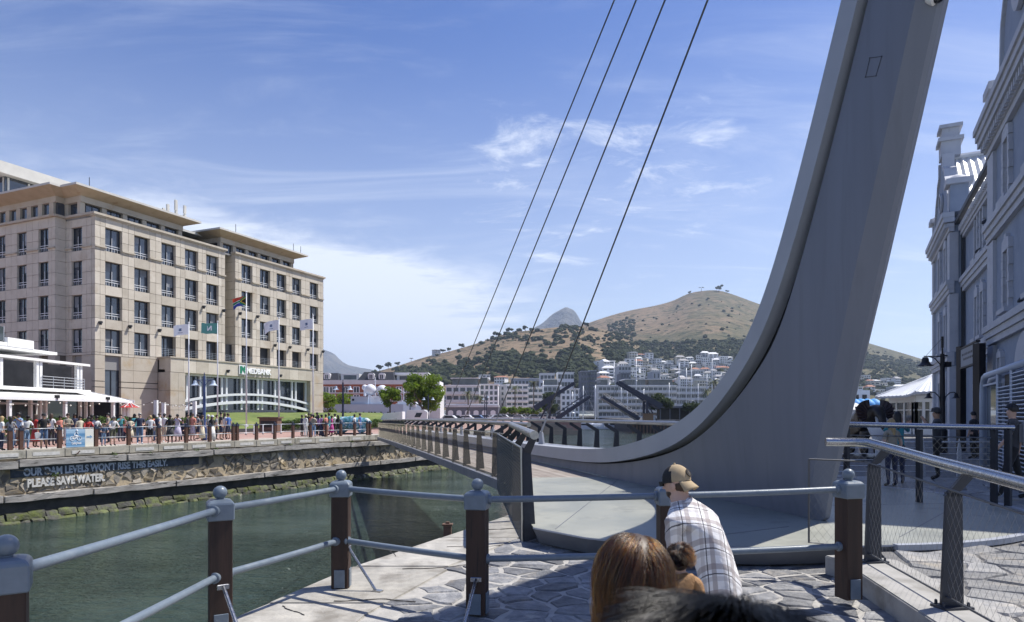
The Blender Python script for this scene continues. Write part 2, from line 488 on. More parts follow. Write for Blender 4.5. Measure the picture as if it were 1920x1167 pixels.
def stone_mb(mb, poly, c, h, inset, rough, zb=0.0, tilt=0.01):
    """one irregular flat stone with split, rounded edges, local to c"""
    pts = []
    n = len(poly)
    for k in range(n):
        p, q = poly[k], poly[(k+1) % n]
        L = math.hypot(q[0]-p[0], q[1]-p[1])
        m = 2 if L > 0.16 else 1
        for s in range(m):
            t = s/m
            pts.append((p[0]+(q[0]-p[0])*t, p[1]+(q[1]-p[1])*t))
    cx = sum(p[0] for p in pts)/len(pts); cy = sum(p[1] for p in pts)/len(pts)
    tx, ty = rnd.uniform(-tilt, tilt), rnd.uniform(-tilt, tilt)
    rings = [[], [], []]
    for (x, y) in pts:
        dxx, dyy = x-cx, y-cy
        L = math.hypot(dxx, dyy) + 1e-6
        k = max(0.3, 1 - inset*rnd.uniform(0.8, 2.2)/L)
        bx, by = cx+dxx*k + rnd.uniform(-rough, rough), cy+dyy*k + rnd.uniform(-rough, rough)
        zt = h + tx*dxx*10*0.3 + ty*dyy*10*0.3 + rnd.uniform(-0.004, 0.004)
        k2 = max(0.2, 1 - 0.022/L)
        rings[0].append((bx-c[0], by-c[1], zb))
        rings[1].append((bx-c[0], by-c[1], zb + (zt-zb)*0.6))
        rings[2].append((cx+(bx-cx)*k2-c[0], cy+(by-cy)*k2-c[1], zt))
    n = len(pts)
    vs = rings[0]+rings[1]+rings[2]+[(cx-c[0], cy-c[1], h+rnd.uniform(-0.002, 0.006))]
    fs = []
    for r in range(2):
        for k in range(n):
            a, b = r*n+k, r*n+(k+1) % n
            fs.append((a, b, b+n, a+n))
    for k in range(n): fs.append((2*n+k, 2*n+(k+1) % n, 3*n))
    mb.add(vs, fs)
def pave(parent, name, region, sp, aniso, z, m, limit, inset=0.018, keep=None, rot=0.0):
    x0, x1, y0, y1 = region
    pts = []
    ny = int((y1-y0)/(sp*aniso)); nx = int((x1-x0)/sp)
    for j in range(ny+1):
        for i in range(nx+1):
            x = x0 + (i + 0.5*(j % 2) + rnd.uniform(-0.42, 0.42))*sp
            y = y0 + (j + rnd.uniform(-0.40, 0.40))*sp*aniso
            if rot:
                cx, cy = (x0+x1)/2, (y0+y1)/2
                ca, sa = math.cos(rot), math.sin(rot)
                x, y = cx+(x-cx)*ca-(y-cy)*sa, cy+(x-cx)*sa+(y-cy)*ca
            pts.append((x, y))
    cells = voronoi(pts, sp*1.7)
    good = []
    for p, c in zip(pts, cells):
        if len(c) < 3 or (keep and not keep(*p)) : continue
        good.append((math.hypot(p[0], p[1]), p, c))
    good.sort(key=lambda t: t[0])
    rest = MB(); nrest = 0
    for k, (d, p, c) in enumerate(good):
        mb = MB() if k < limit else rest
        cc = (p[0], p[1]) if k < limit else (0, 0)
        stone_mb(mb, c, cc, rnd.uniform(0.0, 0.014) if k < limit else rnd.uniform(0.0, 0.014)+z, inset, 0.012, zb=(-0.05 if k < limit else z-0.05))
        if k < limit: mb.build(name, m, parent, loc=(p[0], p[1], z), smooth=25)
        else: nrest += 1
    if nrest: tag(rest.build('far_'+name, m, parent, smooth=25), kind='stuff')
def keep_near(x, y):
    return edge_x(y)+1.34 < x < 3.5+0.155*(y-4.6)+0.10 and not (y > 9.5)
pave(quay, 'paving_stone', (-3.0, 4.3, 2.6, 9.4), 0.43, 0.66, -0.012, 'slate', 290, inset=0.013, keep=keep_near, rot=0.35)

# ---- higher paving on the right, sloping ground round the bridge bearing
DISC_C, DISC_R = (4.35, 12.35), 4.25
RZ = 0.2
def fence_x(y): return 4.04 + 0.155*(y-7.6)
def in_disc(x, y, r=DISC_R+0.3): return math.hypot(x-DISC_C[0], y-DISC_C[1]) < r
ramp = struct(MB().prism([(fence_x(3.0)+0.25,3.0),(fence_x(7.6)+0.25,7.6),(4.5,8.2),(4.5,17.5),(9,26),(15,48),(31,110),(140,110),(140,3.0)], -0.05, RZ-0.03).build('plaza_paving', 'mortar_dark'))
pave(ramp, 'paving_stone', (1.0, 16.0, 0.5, 16.5), 0.58, 0.70, RZ-0.012, 'slate_pale', 280, inset=0.010,
     keep=lambda x, y: x > fence_x(y)+0.16 and not in_disc(x, y, DISC_R+0.12) and x < 0.80*y+1.6 and y > 3.2, rot=-0.3)

# ---- land across the water
WSL = 0.554
def wall_x(y): return -24.5 + WSL*(y-32)
left_poly = [(wall_x(10)-0.35,10),(wall_x(74)-0.35,74),(2,112),(4,166),(17,164),(15,195),(10,285),(10,300),(-320,300),(-320,10)]
mat('brick_paving', (0.30,0.17,0.14), (0.38,0.25,0.21), 0.9, 0.85, bump=0.2, bscale=12, c3=(0.42,0.33,0.28), scale3=0.35, lo3=0.52, hi3=0.7)
mat('pale_paving', (0.44,0.41,0.36), (0.36,0.335,0.295), 1.3, 0.85, bump=0.15, bscale=14)
promenade = struct(MB().prism(left_poly, -6, 0.0).build('promenade_ground', 'brick_paving'))
WD = Vector((WSL, 1, 0)).normalized()          # along the far wall, away from the camera
WNv = Vector((1, -WSL, 0)).normalized()        # out over the water
def wallp(y, out=0.0, z=0.0):
    return Vector((wall_x(y), y, z)) + WNv*out
b0, b1 = wallp(12), wallp(72)
strip2 = MB().prism([wallp(12,-0.05), wallp(72,-0.05), wallp(72,-2.5), wallp(12,-2.5)], -0.2, 0.012)
struct(strip2.build('kerb_paving', 'pale_paving'))
mat('asphalt', (0.055,0.055,0.058), (0.075,0.075,0.077), 3, 0.9)
right_poly = [(32,178),(34,250),(40,300),(500,300),(500,120),(60,120),(46,176)]
struct(MB().prism(right_poly, -6, 0.0).build('far_quay', 'asphalt'))
struct(MB().prism([(-600,288),(900,288),(900,520),(-600,520)], -6, -0.01).build('far_shore', 'asphalt'))

# ---- hills
def grass_hill_material():
    m = bpy.data.materials.new('hill_scrub'); m.use_nodes = True
    N, L = m.node_tree.nodes, m.node_tree.links
    b = N['Principled BSDF']; b.inputs['Roughness'].default_value = 0.95; b.inputs['Specular IOR Level'].default_value = 0.1
    ge = N.new('ShaderNodeNewGeometry')
    def nz(sc, det, st=(1,1,1)):
        mp = N.new('ShaderNodeMapping'); mp.inputs['Scale'].default_value = st
        L.new(ge.outputs['Position'], mp.inputs[0])
        n = N.new('ShaderNodeTexNoise'); n.inputs['Scale'].default_value = sc; n.inputs['Detail'].default_value = det; n.inputs['Roughness'].default_value = 0.65
        L.new(mp.outputs[0], n.inputs[0]); return n.outputs[0]
    def ramp(x, *st):
        r = N.new('ShaderNodeValToRGB')
        while len(r.color_ramp.elements) < len(st): r.color_ramp.elements.new(0.5)
        for e, (p, c) in zip(r.color_ramp.elements, st): e.position = p; e.color = (*c, 1)
        L.new(x, r.inputs[0]); return r.outputs[0]
    def mix(f, a, c):
        n = N.new('ShaderNodeMix'); n.data_type = 'RGBA'
        L.new(f, n.inputs[0]); L.new(a, n.inputs[6]); L.new(c, n.inputs[7]); return n.outputs[2]
    dry = ramp(nz(0.012, 8), (0.3, (0.150,0.112,0.074)), (0.55, (0.225,0.168,0.108)), (0.75, (0.172,0.132,0.088)))
    scrub = ramp(nz(0.05, 6), (0.3, (0.06,0.068,0.036)), (0.6, (0.135,0.118,0.07)), (0.8, (0.185,0.145,0.09)))
    at = N.new('ShaderNodeAttribute'); at.attribute_name = 'green'
    ma = N.new('ShaderNodeMath'); ma.operation = 'ADD'
    L.new(at.outputs['Fac'], ma.inputs[0]); L.new(nz(0.02, 9), ma.inputs[1])
    mr = N.new('ShaderNodeMapRange'); L.new(ma.outputs[0], mr.inputs[0]); mr.inputs[1].default_value = 0.80; mr.inputs[2].default_value = 1.02
    spots = N.new('ShaderNodeMapRange'); L.new(nz(0.055, 7), spots.inputs[0]); spots.inputs[1].default_value = 0.535; spots.inputs[2].default_value = 0.575
    base = mix(mr.outputs[0], dry, scrub)
    dark = ramp(nz(0.3, 3), (0.3, (0.022,0.030,0.014)), (0.7, (0.055,0.062,0.032)))
    sm = N.new('ShaderNodeMath'); sm.operation = 'MULTIPLY'; L.new(spots.outputs[0], sm.inputs[0]); sm.inputs[1].default_value = 0.92
    L.new(mix(sm.outputs[0], base, dark), b.inputs['Base Color'])
    bp = N.new('ShaderNodeBump'); bp.inputs['Strength'].default_value = 0.8; bp.inputs['Distance'].default_value = 5.0
    L.new(nz(0.06, 6), bp.inputs['Height']); L.new(bp.outputs[0], b.inputs['Normal'])
    _M['hill'] = m
grass_hill_material()
mat('rock_far', (0.055,0.058,0.055), (0.13,0.12,0.10), 0.006, 0.95, bump=1.0, bscale=0.012, bdist=60)
RA = [(0,775),(500,772),(700,745),(800,722),(900,692),(1000,652),(1060,622),(1100,605),(1170,583),(1230,571),(1262,562),(1290,549),(1315,544),(1345,543),(1375,551),(1420,568),(1500,594),(1560,618),(1620,640),(1700,664),(1740,677),(1800,700),(1900,735),(2100,765),(2500,775)]
RB = [(300,776),(560,768),(640,735),(690,702),(740,687),(800,668),(850,656),(900,641),(950,624),(1000,617),(1060,611),(1100,612),(1150,622),(1200,648),(1260,692),(1320,735),(1400,770),(1500,776)]
DA, DB, D0A, D0B = 1900.0, 1150.0, 560.0, 480.0
from mathutils import noise as mnoise
def hill_h(p, d):
    ha = (HOR - sinterp(RA, p))/F*DA + CAMZ
    hb = (HOR - sinterp(RB, p))/F*DB + CAMZ
    def prof(d, d0, dr, pw):
        if d <= d0: return 0.0
        if d <= dr: return ((d-d0)/(dr-d0))**pw
        return max(0.0, 1 - ((d-dr)/(dr*0.55))**1.4)
    a = ha*prof(d, D0A, DA, 1.25)
    b = hb*prof(d, D0B, DB, 1.12)
    k = 9.0
    h = max(a, b) + k*math.exp(-abs(a-b)/k)*0.5
    if d > 500:
        x = (p-960)/F*d
        n = mnoise.fractal(Vector((x*0.004, d*0.004, 1.3)), 0.9, 2.1, 5)
        g = mnoise.fractal(Vector((x*0.0016+7, d*0.0011, 4.3)), 1.0, 2.0, 3)
        h += (n*6.0 + g*16)*min(1, max(0, h/120))*max(0.12, min(1, abs(d-DA)/500 if a > b else abs(d-DB)/300))
    return max(0, h)
GREEN = lambda p, y: max(0.0, min(1.0, (p-1180)/260.0))*0.42 + (0.5 if 640 < y < 700 and p > 1130 else 0)
def build_hill():
    mb = MB()
    ps = [ -100 + 13*i for i in range(int(2500/13)) ]
    ds = [470 + 15*i for i in range(49)] + [1205 + 26*i for i in range(50)]
    green = []
    for d in ds:
        for p in ps:
            h = hill_h(p, d)
            mb.v.append(((p-960)/F*d, d, h - 0.6))
            y = HOR - (h-CAMZ)/d*F
            gv = max(0.0, min(1.0, (p-1120)/230.0))*0.42
            if d > 1250: gv += 0.06
            if p > 1150 and y > 625: gv += 0.25
            if d < 900: gv += 0.14*(900-d)/300
            green.append(min(0.9, gv))
    n = len(ps)
    for j in range(len(ds)-1):
        for i in range(n-1):
            a = j*n+i
            mb.f.append((a, a+1, a+n+1, a+n)); mb.m.append(0)
    o = mb.build('hill', 'hill', smooth='all')
    at = o.data.attributes.new('green', 'FLOAT', 'POINT')
    at.data.foreach_set('value', green)
    return struct(o)
build_hill()
def ridge_mesh(name, tab, dr, depth, m, step, seed):
    mb = MB()
    ps = [tab[0][0] + step*i for i in range(int((tab[-1][0]-tab[0][0])/step)+1)]
    rows = 26
    for j in range(rows+1):
        t = j/rows*2-1
        d = dr + t*depth
        for p in ps:
            h = (HOR - sinterp(tab, p))/F*dr
            k = max(0, 1-abs(t))**0.85
            x = (p-960)/F*dr * (1 + 0.15*t)
            n = mnoise.fractal(Vector((x*0.003+seed, d*0.003, 2)), 0.8, 2.1, 6)
            mb.v.append((x, d, max(-5, h*k + n*h*0.16*min(1, abs(t)*5+0.10))))
    n = len(ps)
    for j in range(rows):
        for i in range(n-1):
            a = j*n+i
            mb.f.append((a, a+1, a+n+1, a+n)); mb.m.append(0)
    return struct(mb.build(name, m, smooth='all'))
ridge_mesh('mountain_peak', [(880,700),(960,640),(1000,616),(1018,606),(1032,594),(1046,585),(1056,579),(1062,577),(1067,579.5),(1076,583),(1083,592),(1090,604),(1110,618),(1160,640),(1300,690)], 4200, 900, 'rock_far', 4, 3)
ridge_mesh('mountain_flank', [(100,560),(300,590),(450,618),(540,636),(600,653),(615,658),(628,664),(640,676),(655,684),(690,692),(740,704),(800,730),(860,770)], 5200, 1500, 'rock_far', 8, 9)
# ================================================================== swing bridge
LV = Vector((0.963, 0.2696, 0)); BC = 7.4
def br(Y, lat, z): return Vector((BC - 0.28*Y + LV.x*lat, Y + LV.y*lat, z))
def zd(Y): return 0.25 if Y < 17 else 0.25 - 0.30*((Y-17)/39.0)**1.6
bridge = thing('swing_bridge', 'grey cable-stayed footbridge with curved leaning mast, timber deck and mesh railings over the water', 'bridge', (4.4, 12.3, 0.0))
OUT = [(23.01,0.78),(19.7,0.81),(17.38,0.88),(16.71,0.93),(15.32,1.10),(14.06,1.36),(12.97,1.70),(12.36,2.01),(11.79,2.39),(11.24,2.92),(10.79,3.57),(10.52,4.06),(9.92,5.62),(9.55,6.62),(9.19,7.60),(8.3,10.0),(7.2,13.0),(5.8,17.0)]
GRV = [(23.01,0.45),(19.35,0.47),(17.6,0.52),(16.71,0.58),(15.31,0.75),(14.08,0.99),(13.2,1.22),(12.7,1.47),(12.13,1.83),(11.63,2.22),(11.06,2.76),(10.71,3.18),(10.42,3.6),(9.6,5.5),(8.9,7.4),(7.98,10.0),(6.9,13.0),(5.55,17.0)]
BCK = [(23.01,0.24,-.36),(19.35,0.25,-.36),(17.6,0.25,-.36),(16.71,0.25,-.35),(15.31,0.25,-.33),(14.08,0.25,-.25),(13.2,0.25,-.17),(12.7,0.25,-.12),(12.0,0.25,-.08),(11.3,0.25,-.06),(10.6,0.25,-.05),(9.90,0.25,-.05),(9.70,0.85,-.05),(8.92,3.60,-.06),(8.28,5.85,-.06),(7.35,9.2,-.06),(6.35,12.9,-.05),(5.25,17.0,-.05)]
far = [56.0, 48, 40, 32, 27]
OUT = [(Y, zd(Y)+0.54) for Y in far] + OUT
GRV = [(Y, zd(Y)+0.21) for Y in far] + GRV
BCK = [(Y, zd(Y)+0.0, -.36) for Y in far] + BCK
def cr(tab, t):
    n = len(tab)-1; i = min(int(t), n-1); u = t-i
    p0, p1, p2, p3 = tab[max(i-1,0)], tab[i], tab[i+1], tab[min(i+2,n)]
    return [0.5*(2*b + (c-a)*u + (2*a-5*b+4*c-d)*u*u + (3*b-a-3*c+d)*u**3) for a, b, c, d in zip(p0, p1, p2, p3)]
NR = (len(OUT)-1)*4
flange, body = MB(), MB()
def eased(tab):               # sampled curve with the small waves of its control points ironed out
    q = [cr(tab, k/4) for k in range(NR+1)]
    for _ in range(40):
        q = [q[0]] + [[a*0.25+b*0.5+c*0.25 for a, b, c in zip(q[k-1], q[k], q[k+1])] for k in range(1, NR)] + [q[-1]]
    return q
QO, QG = eased(OUT), eased(GRV)
for k in range(NR+1):
    t = k/4
    o_, g_, b_ = QO[k], QG[k], cr(BCK, t)
    w = 0.43 if t < 12 else 0.43 - 0.17*(t-12)/(len(OUT)-13)
    for lat, c in ((-w, o_), (w, o_), (w, g_), (-w, g_)):
        flange.v.append(tuple(br(c[0], lat, c[1])))
    up = max(0.0, min(1.0, (t-14)/4))                 # 0 along the deck, 1 up the mast
    wt = 1.0 if t < 12 else 1.0 - 0.35*(t-12)/(len(OUT)-13)
    prof = []
    for f, l_deck, l_mast in ((0.0, -.14, -.14), (0.085, -.14, -.14), (0.092, -.31, -.31), (0.55, -.31+(b_[2]+.31)*0.55, -.37), (0.86, -.31+(b_[2]+.31)*0.86, -.33), (1.0, b_[2], b_[2])):
        lat = (l_deck*(1-up) + l_mast*up)*wt
        prof.append((g_[0]+(b_[0]-g_[0])*f, lat, g_[1]+(b_[1]-g_[1])*f))
    ring = prof + [(a, -l, z) for a, l, z in reversed(prof)]
    for a, l, z in ring: body.v.append(tuple(br(a, l, z)))
def loft(mb, n, rows):
    for k in range(rows):
        for j in range(n):
            a, b = k*n+j, k*n+(j+1) % n
            mb.f.append((a, b, b+n, a+n)); mb.m.append(0)
    mb.f.append(tuple(range(n))); mb.m.append(0)
    mb.f.append(tuple(rows*n+j for j in range(n))); mb.m.append(0)
loft(flange, 4, NR); loft(body, 12, NR)
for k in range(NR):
    for j in (0, 1, 9, 10): body.m[k*12+j] = 1             # groove shade painted near-black into the recessed channel behind the edge beam
mast = body.build('mast', ['mast_paint', 'gap_shade'], bridge, world=True, smooth=12)
flange.build('mast_edge_beam', 'mast_strip', mast, world=True, smooth=25)
# service hatch outlined on the mast's flank, and its camera
def flank(t, f):
    g_, b_ = cr(GRV, t), cr(BCK, t)
    ls = [(0, -.31), (.55, -.37), (.86, -.33), (1, b_[2])]
    wt = 1.0 if t < 12 else 1.0 - 0.35*(t-12)/(len(OUT)-13)
    return br(g_[0]+(b_[0]-g_[0])*f, interp(ls, f)*wt - 0.004, g_[1]+(b_[1]-g_[1])*f)
def flank_at(px, py):
    best = None
    for i in range(80):
        for j in range(30):
            t, f = 16.5+i*0.05, 0.2+j*0.02
            v = flank(t, f); e = (960+F*v.x/v.y-px)**2 + (HOR-F*(v.z-CAMZ)/v.y-py)**2
            if best is None or e < best[0]: best = (e, v)
    return best[1]
h = [flank_at(*q) for q in ((1622,144),(1643,141),(1649,107),(1629,110))]
hm = MB()
for a, b in zip(h, h[1:]+h[:1]): hm.tube([a, b], 0.0035, 4)
for a in h: hm.ball(a, 0.008, 5)
hm.build('hatch_outline', 'dark_steel', mast, world=True)
cc = br(8.02, -0.08, 6.86)
camt = thing('dome_camera', 'white dome security camera with black bubble on the back edge of the leaning mast', 'camera', cc)
ax = Vector((0.42, -0.62, -0.5)).normalized()
mc = MB(); mc.lathe([(0.0,-0.09),(0.07,-0.085),(0.105,-0.05),(0.11,0.0),(0.108,0.035),(0.085,0.045),(0.0,0.045)], n=20)
md = MB(); md.lathe([(0.082,0.04)]+[(0.08*math.cos(a*math.pi/16), 0.045+0.075*math.sin(a*math.pi/16)) for a in range(9)], n=20)
q = ax.to_track_quat('Z', 'Y').to_euler()
obj('housing', mc.mesh('housing', 'white_paint', smooth=True), camt, rot=q)
obj('bubble', md.mesh('bubble', 'glass_dome', smooth=True), camt, rot=q)
mb = MB(); mb.bar((-0.02,0.02,0.02), (-0.11,0.13,0.06), 0.06, 0.06); mb.build('bracket', 'white_paint', camt)
# stay cables
def in_plane(px, py, c=BC):
    Y = c/(0.28+(px-960)/F)
    return Vector((BC-0.28*Y, Y, CAMZ+(HOR-py)/F*Y))
ci = 0
for (a, b) in (((890.9,640),(1152,0)), ((930.5,640),(1193,0)), ((990,640),(1247,0)), ((1080.4,640),(1327,0))):
    p, q = in_plane(*a), in_plane(*b)
    d = q-p
    lo = p + d*((zd(p.y)+0.95-p.z)/d.z)
    t = 0
    while t < 6:
        hi = p + d*t
        front = interp([(z, y) for y, z in OUT[8:]], hi.z)
        if hi.y <= front: break
        t += 0.01
    ci += 1
    cb = MB().tube([lo, hi], 0.021, 8).build('stay_cable', 'cable', bridge, world=True, smooth='all')
    dn = (hi-lo).normalized()
    fork = MB()
    fork.tube([lo - dn*0.05, lo + dn*0.75], [0.035, 0.03], 8)
    fork.tube([lo + dn*0.75, lo + dn*1.0], [0.03, 0.021], 8)
    fork.tube([lo - dn*0.30, lo + dn*0.02], 0.05, 8)
    fork.build('cable_socket', 'mast_strip', cb, world=True, smooth=True)
    zb = zd(lo.y)+0.53
    bp = [Vector((lo.x, lo.y, zb)) + Vector((-0.28, 1, 0)).normalized()*s + Vector((0, 0, hh)) for s, hh in ((-0.32, 0), (0.24, 0), (0.02, 0.42), (-0.16, 0.42))]
    mb = MB(); mb.ext([x - LV*0.03 for x in bp], LV*0.06); mb.build('anchor_plate', 'mast_strip', cb, world=True)
# deck: planks laid lengthwise, deck edge girders
np_ = 19; l0, l1 = -2.84, -0.37
wpl = (l1-l0)/np_
for i in range(np_):
    starts = [16.45]
    while starts[-1] < 55.6: starts.append(min(55.7, starts[-1] + rnd.uniform(6.5, 9.5)))
    for a, b in zip(starts, starts[1:]):
        if b-a < 0.3: continue
        n = 4; mb = MB()
        la, lb = l0+i*wpl+0.004, l0+(i+1)*wpl-0.004
        zz_ = rnd.uniform(-0.002, 0.002)
        for k in range(n+1):
            Y = a+0.004+(b-a-0.008)*k/n
            for lat, dz_ in ((la, 0), (lb, 0), (lb, -0.04), (la, -0.04)):
                mb.v.append(tuple(br(Y, lat, zd(Y)-0.004+dz_+zz_)))
        loft(mb, 4, n)
        mb.build('deck_plank', 'deck_wood', bridge, world=True)
gir = MB()
for lat, w_ in ((-2.93, 0.16), (-1.6, 0.5)):
    base = len(gir.v); n = 14
    for k in range(n+1):
        Y = 16.6 + 39.2*k/n
        for a, b in ((-w_/2, -0.06), (w_/2, -0.06), (w_/2, -0.30), (-w_/2, -0.30)):
            gir.v.append(tuple(br(Y, lat+a, zd(Y)+b)))
    for k in range(n):
        for j in range(4):
            a, b = base+k*4+j, base+k*4+(j+1) % 4
            gir.f.append((a, b, b+4, a+4)); gir.m.append(0)
gir.build('deck_girder', 'mast_paint', bridge, world=True)
# bearing platform
arc = [(DISC_C[0]+DISC_R*math.cos(R(a)), DISC_C[1]+DISC_R*math.sin(R(a))) for a in range(-86, 96, 6)]
plat = [(-0.28,16.5),(0.30,9.35),(0.95,8.6),(1.87,8.02),(3.1,7.95)] + arc + [(2.4,16.7)]
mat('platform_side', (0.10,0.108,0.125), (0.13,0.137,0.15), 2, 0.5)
def inset(poly, k):
    out = []
    n = len(poly)
    for i in range(n):
        a, b, c = Vector(poly[i-1]), Vector(poly[i]), Vector(poly[(i+1) % n])
        e1, e2 = (b-a).normalized(), (c-b).normalized()
        nrm = (Vector((-e1.y, e1.x)) + Vector((-e2.y, e2.x))).normalized()
        out.append((b.x + nrm.x*k, b.y + nrm.y*k))
    return out
pm = MB()
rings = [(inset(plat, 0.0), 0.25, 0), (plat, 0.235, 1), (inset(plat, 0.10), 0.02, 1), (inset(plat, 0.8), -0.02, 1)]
n = len(plat)
for poly, z, _ in rings: pm.v += [(x, y, z) for x, y in poly]
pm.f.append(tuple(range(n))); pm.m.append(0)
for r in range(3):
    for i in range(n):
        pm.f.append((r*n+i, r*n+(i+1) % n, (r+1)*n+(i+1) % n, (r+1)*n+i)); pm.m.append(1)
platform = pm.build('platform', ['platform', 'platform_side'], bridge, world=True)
rg = MB()
ra = [Vector((DISC_C[0]+(DISC_R+0.03)*math.cos(R(a)), DISC_C[1]+(DISC_R+0.03)*math.sin(R(a)), 0.225)) for a in range(-86, 100, 4)]
for a, b in zip(ra, ra[1:]): rg.bar(a, b, 0.10, 0.07)
for a, b in zip(plat[1:5], plat[2:6]): rg.bar((*a, 0.238), (*b, 0.238), 0.02, 0.02)  # thin pale bars: highlight on the front edge put in as colour
rg.build('platform_ring_highlight', 'mast_strip', platform, world=True)
sm = MB()
for a, b in (((0.6,9.2),(2.6,16.2)), ((2.1,8.4),(3.9,9.4)), ((5.0,8.6),(8.3,12.2)), ((4.9,11.5),(8.5,11.9))): sm.bar((*a,0.2512),(*b,0.2512),0.012,0.004)
sm.build('plate_seam', 'platform_side', platform, world=True)

# railings of the bridge -----------------------------------------------------
mat('mesh_wire', (0.20,0.185,0.15), None, rough=0.45, metal=0.7)
def wire_panel(mb, A, Bp, z0a, z1a, z0b, z1b, sp, r, off0=0.0):
    """diamond rope mesh between two ends of a straight panel"""
    A, Bp = Vector(A), Vector(Bp)
    L = (Bp-A).length
    def pt(s, f):
        u = s/L
        return Vector((A.x+(Bp.x-A.x)*u, A.y+(Bp.y-A.y)*u, (z0a+(z0b-z0a)*u)*(1-f)+(z1a+(z1b-z1a)*u)*f))
    run = (z1a-z0a)*0.8
    for sgn in (1, -1):
        k = -int(run/sp)-1
        while k*sp < L+run:
            s0 = k*sp; s1 = s0+run
            f0, f1 = 0.0, 1.0
            a, b = s0, s1
            if a < 0: f0 = -a/run; a = 0
            if b > L: f1 = 1-(b-L)/run; b = L
            if f1 > f0+0.02:
                if sgn > 0: mb.tube([pt(a, f0), pt(b, f1)], r, 3, cap=False)
                else: mb.tube([pt(a, 1-f0), pt(b, 1-f1)], r, 3, cap=False)
            k += 1
def bent_post(Yp, side, z0, h_in):
    """tapered flat plate with a cranked head that carries the handrail"""
    mb = MB()
    lat = -2.90 if side < 0 else 0.87
    s = 1 if side < 0 else -1
    z = zd(Yp)
    prof = [(-0.03, z0), (0.24, z0), (0.125, z+1.06), (0.42, z+1.24), (0.42, z+1.31), (0.36, z+1.31), (0.0, z+1.10)]
    mb.ext([br(Yp-0.02, lat+s*a, b) for a, b in prof], Vector((-0.28,1,0)).normalized()*0.035)
    return mb
left_rail = bpy.data.objects.new('railing', None); COL.objects.link(left_rail); left_rail.parent = bridge
Yp = 18.26
posts = []
while Yp < 56:
    posts.append(Yp); Yp += 1.83

mb = MB(); pts = [br(Y, -2.50, zd(Y)+1.325) for Y in (16.4,18,21,25,30,36,42,48,53,55.9)]
mb.tube(pts, 0.058, 12)
hl = mb.build('handrail', 'steel_rail', bridge, world=True, smooth=True)
bpy.data.objects.remove(left_rail)
for Yq in posts: bent_post(Yq, -1, zd(Yq)-0.22, 0).build('railing_post', 'dark_steel', bridge, world=True)
mb = MB(); mb.tube([br(Y, -2.90, zd(Y)+1.09) for Y in (16.6,18,21,25,30,36,42,48,53,55.9)], 0.014, 6); mb.tube([br(Y, -2.98, zd(Y)-0.2) for Y in (16.6,18,21,25,30,36,42,48,53,55.9)], 0.02, 6)
mb.build('mesh_cable', 'steel_dull', bridge, world=True, smooth=True)
mb = MB()
seq = [16.6] + posts + [55.9]
for a, b in zip(seq, seq[1:]):
    wire_panel(mb, br(a, -2.95, 0), br(b, -2.95, 0), zd(a)-0.2, zd(a)+1.09, zd(b)-0.2, zd(b)+1.09, 0.11, 0.0017)
tag(mb.build('railing_mesh', 'mesh_wire', bridge, world=True, normals=False), kind='stuff')
# right-hand railing
mb = MB(); mb.tube([br(Y, 0.70, zd(Y)+1.36) for Y in (11.5,14,18,21,25,30,36,42,48,53,55.9)], 0.055, 12)
mb.build('handrail', 'steel_rail', bridge, world=True, smooth=True)
Yp = 13.2; rp = []
while Yp < 56: rp.append(Yp); Yp += 1.36 if Yp < 30 else 1.83
for Yq in rp: bent_post(Yq, 1, zd(Yq)-0.2, 0).build('railing_post', 'dark_steel', bridge, world=True)
mb = MB()
for a, b in zip(rp, rp[1:]): wire_panel(mb, br(a, 0.87, 0), br(b, 0.87, 0), zd(a)-0.1, zd(a)+1.09, zd(b)-0.1, zd(b)+1.09, 0.10, 0.0018)
tag(mb.build('railing_mesh', 'mesh_wire', bridge, world=True, normals=False), kind='stuff')
# short angled railing where the deck meets the platform
A0, E0 = Vector((-0.36,16.7,0)), Vector((0.15,9.62,0))
RA0, RE0 = Vector((-0.03,16.4,1.57)), Vector((0.32,9.52,1.535))
mb = MB(); mb.tube([RA0, RE0], 0.064, 14); mb.build('handrail', 'steel_rail', bridge, world=True, smooth=True)
for u in (0.18, 0.46, 0.74, 1.0):
    b_ = A0.lerp(E0, u); r_ = RA0.lerp(RE0, u)
    lf = Vector((0.995, 0.05, 0))
    prof = [(-0.02, -0.03), (0.20, 0.04), (0.12, 1.28), (0.0, 1.36)]
    mb = MB()
    mb.ext([Vector((b_.x, b_.y, 0)) + lf*a + Vector((0, 0, z)) for a, z in prof], (0, 0.04, 0))
    mb.ext([Vector((b_.x+0.0, b_.y, 1.30)), Vector((b_.x+0.12, b_.y, 1.26)), Vector((r_.x+0.03, r_.y, r_.z-0.06)), Vector((r_.x-0.05, r_.y, r_.z-0.02))], (0, 0.04, 0))
    mb.build('railing_post', 'dark_steel', bridge, world=True)
mb = MB(); mb.tube([Vector((A0.x,A0.y,1.33)), Vector((E0.x-0.02,E0.y,1.35))], 0.016, 8); mb.tube([Vector((E0.x-0.02,E0.y-0.03,1.35)), Vector((E0.x,E0.y-0.03,-0.02))], 0.014, 8); mb.tube([Vector((A0.x,A0.y,-0.08)), Vector((E0.x,E0.y,-0.03))], 0.016, 8)
mb.build('mesh_cable', 'steel_dull', bridge, world=True, smooth=True)
mb = MB(); wire_panel(mb, A0 - Vector((0.02,0,0)), E0 - Vector((0.02,0,0)), -0.05, 1.33, -0.02, 1.35, 0.085, 0.0022)
tag(mb.build('railing_mesh', 'mesh_wire', bridge, world=True, normals=False), kind='stuff')

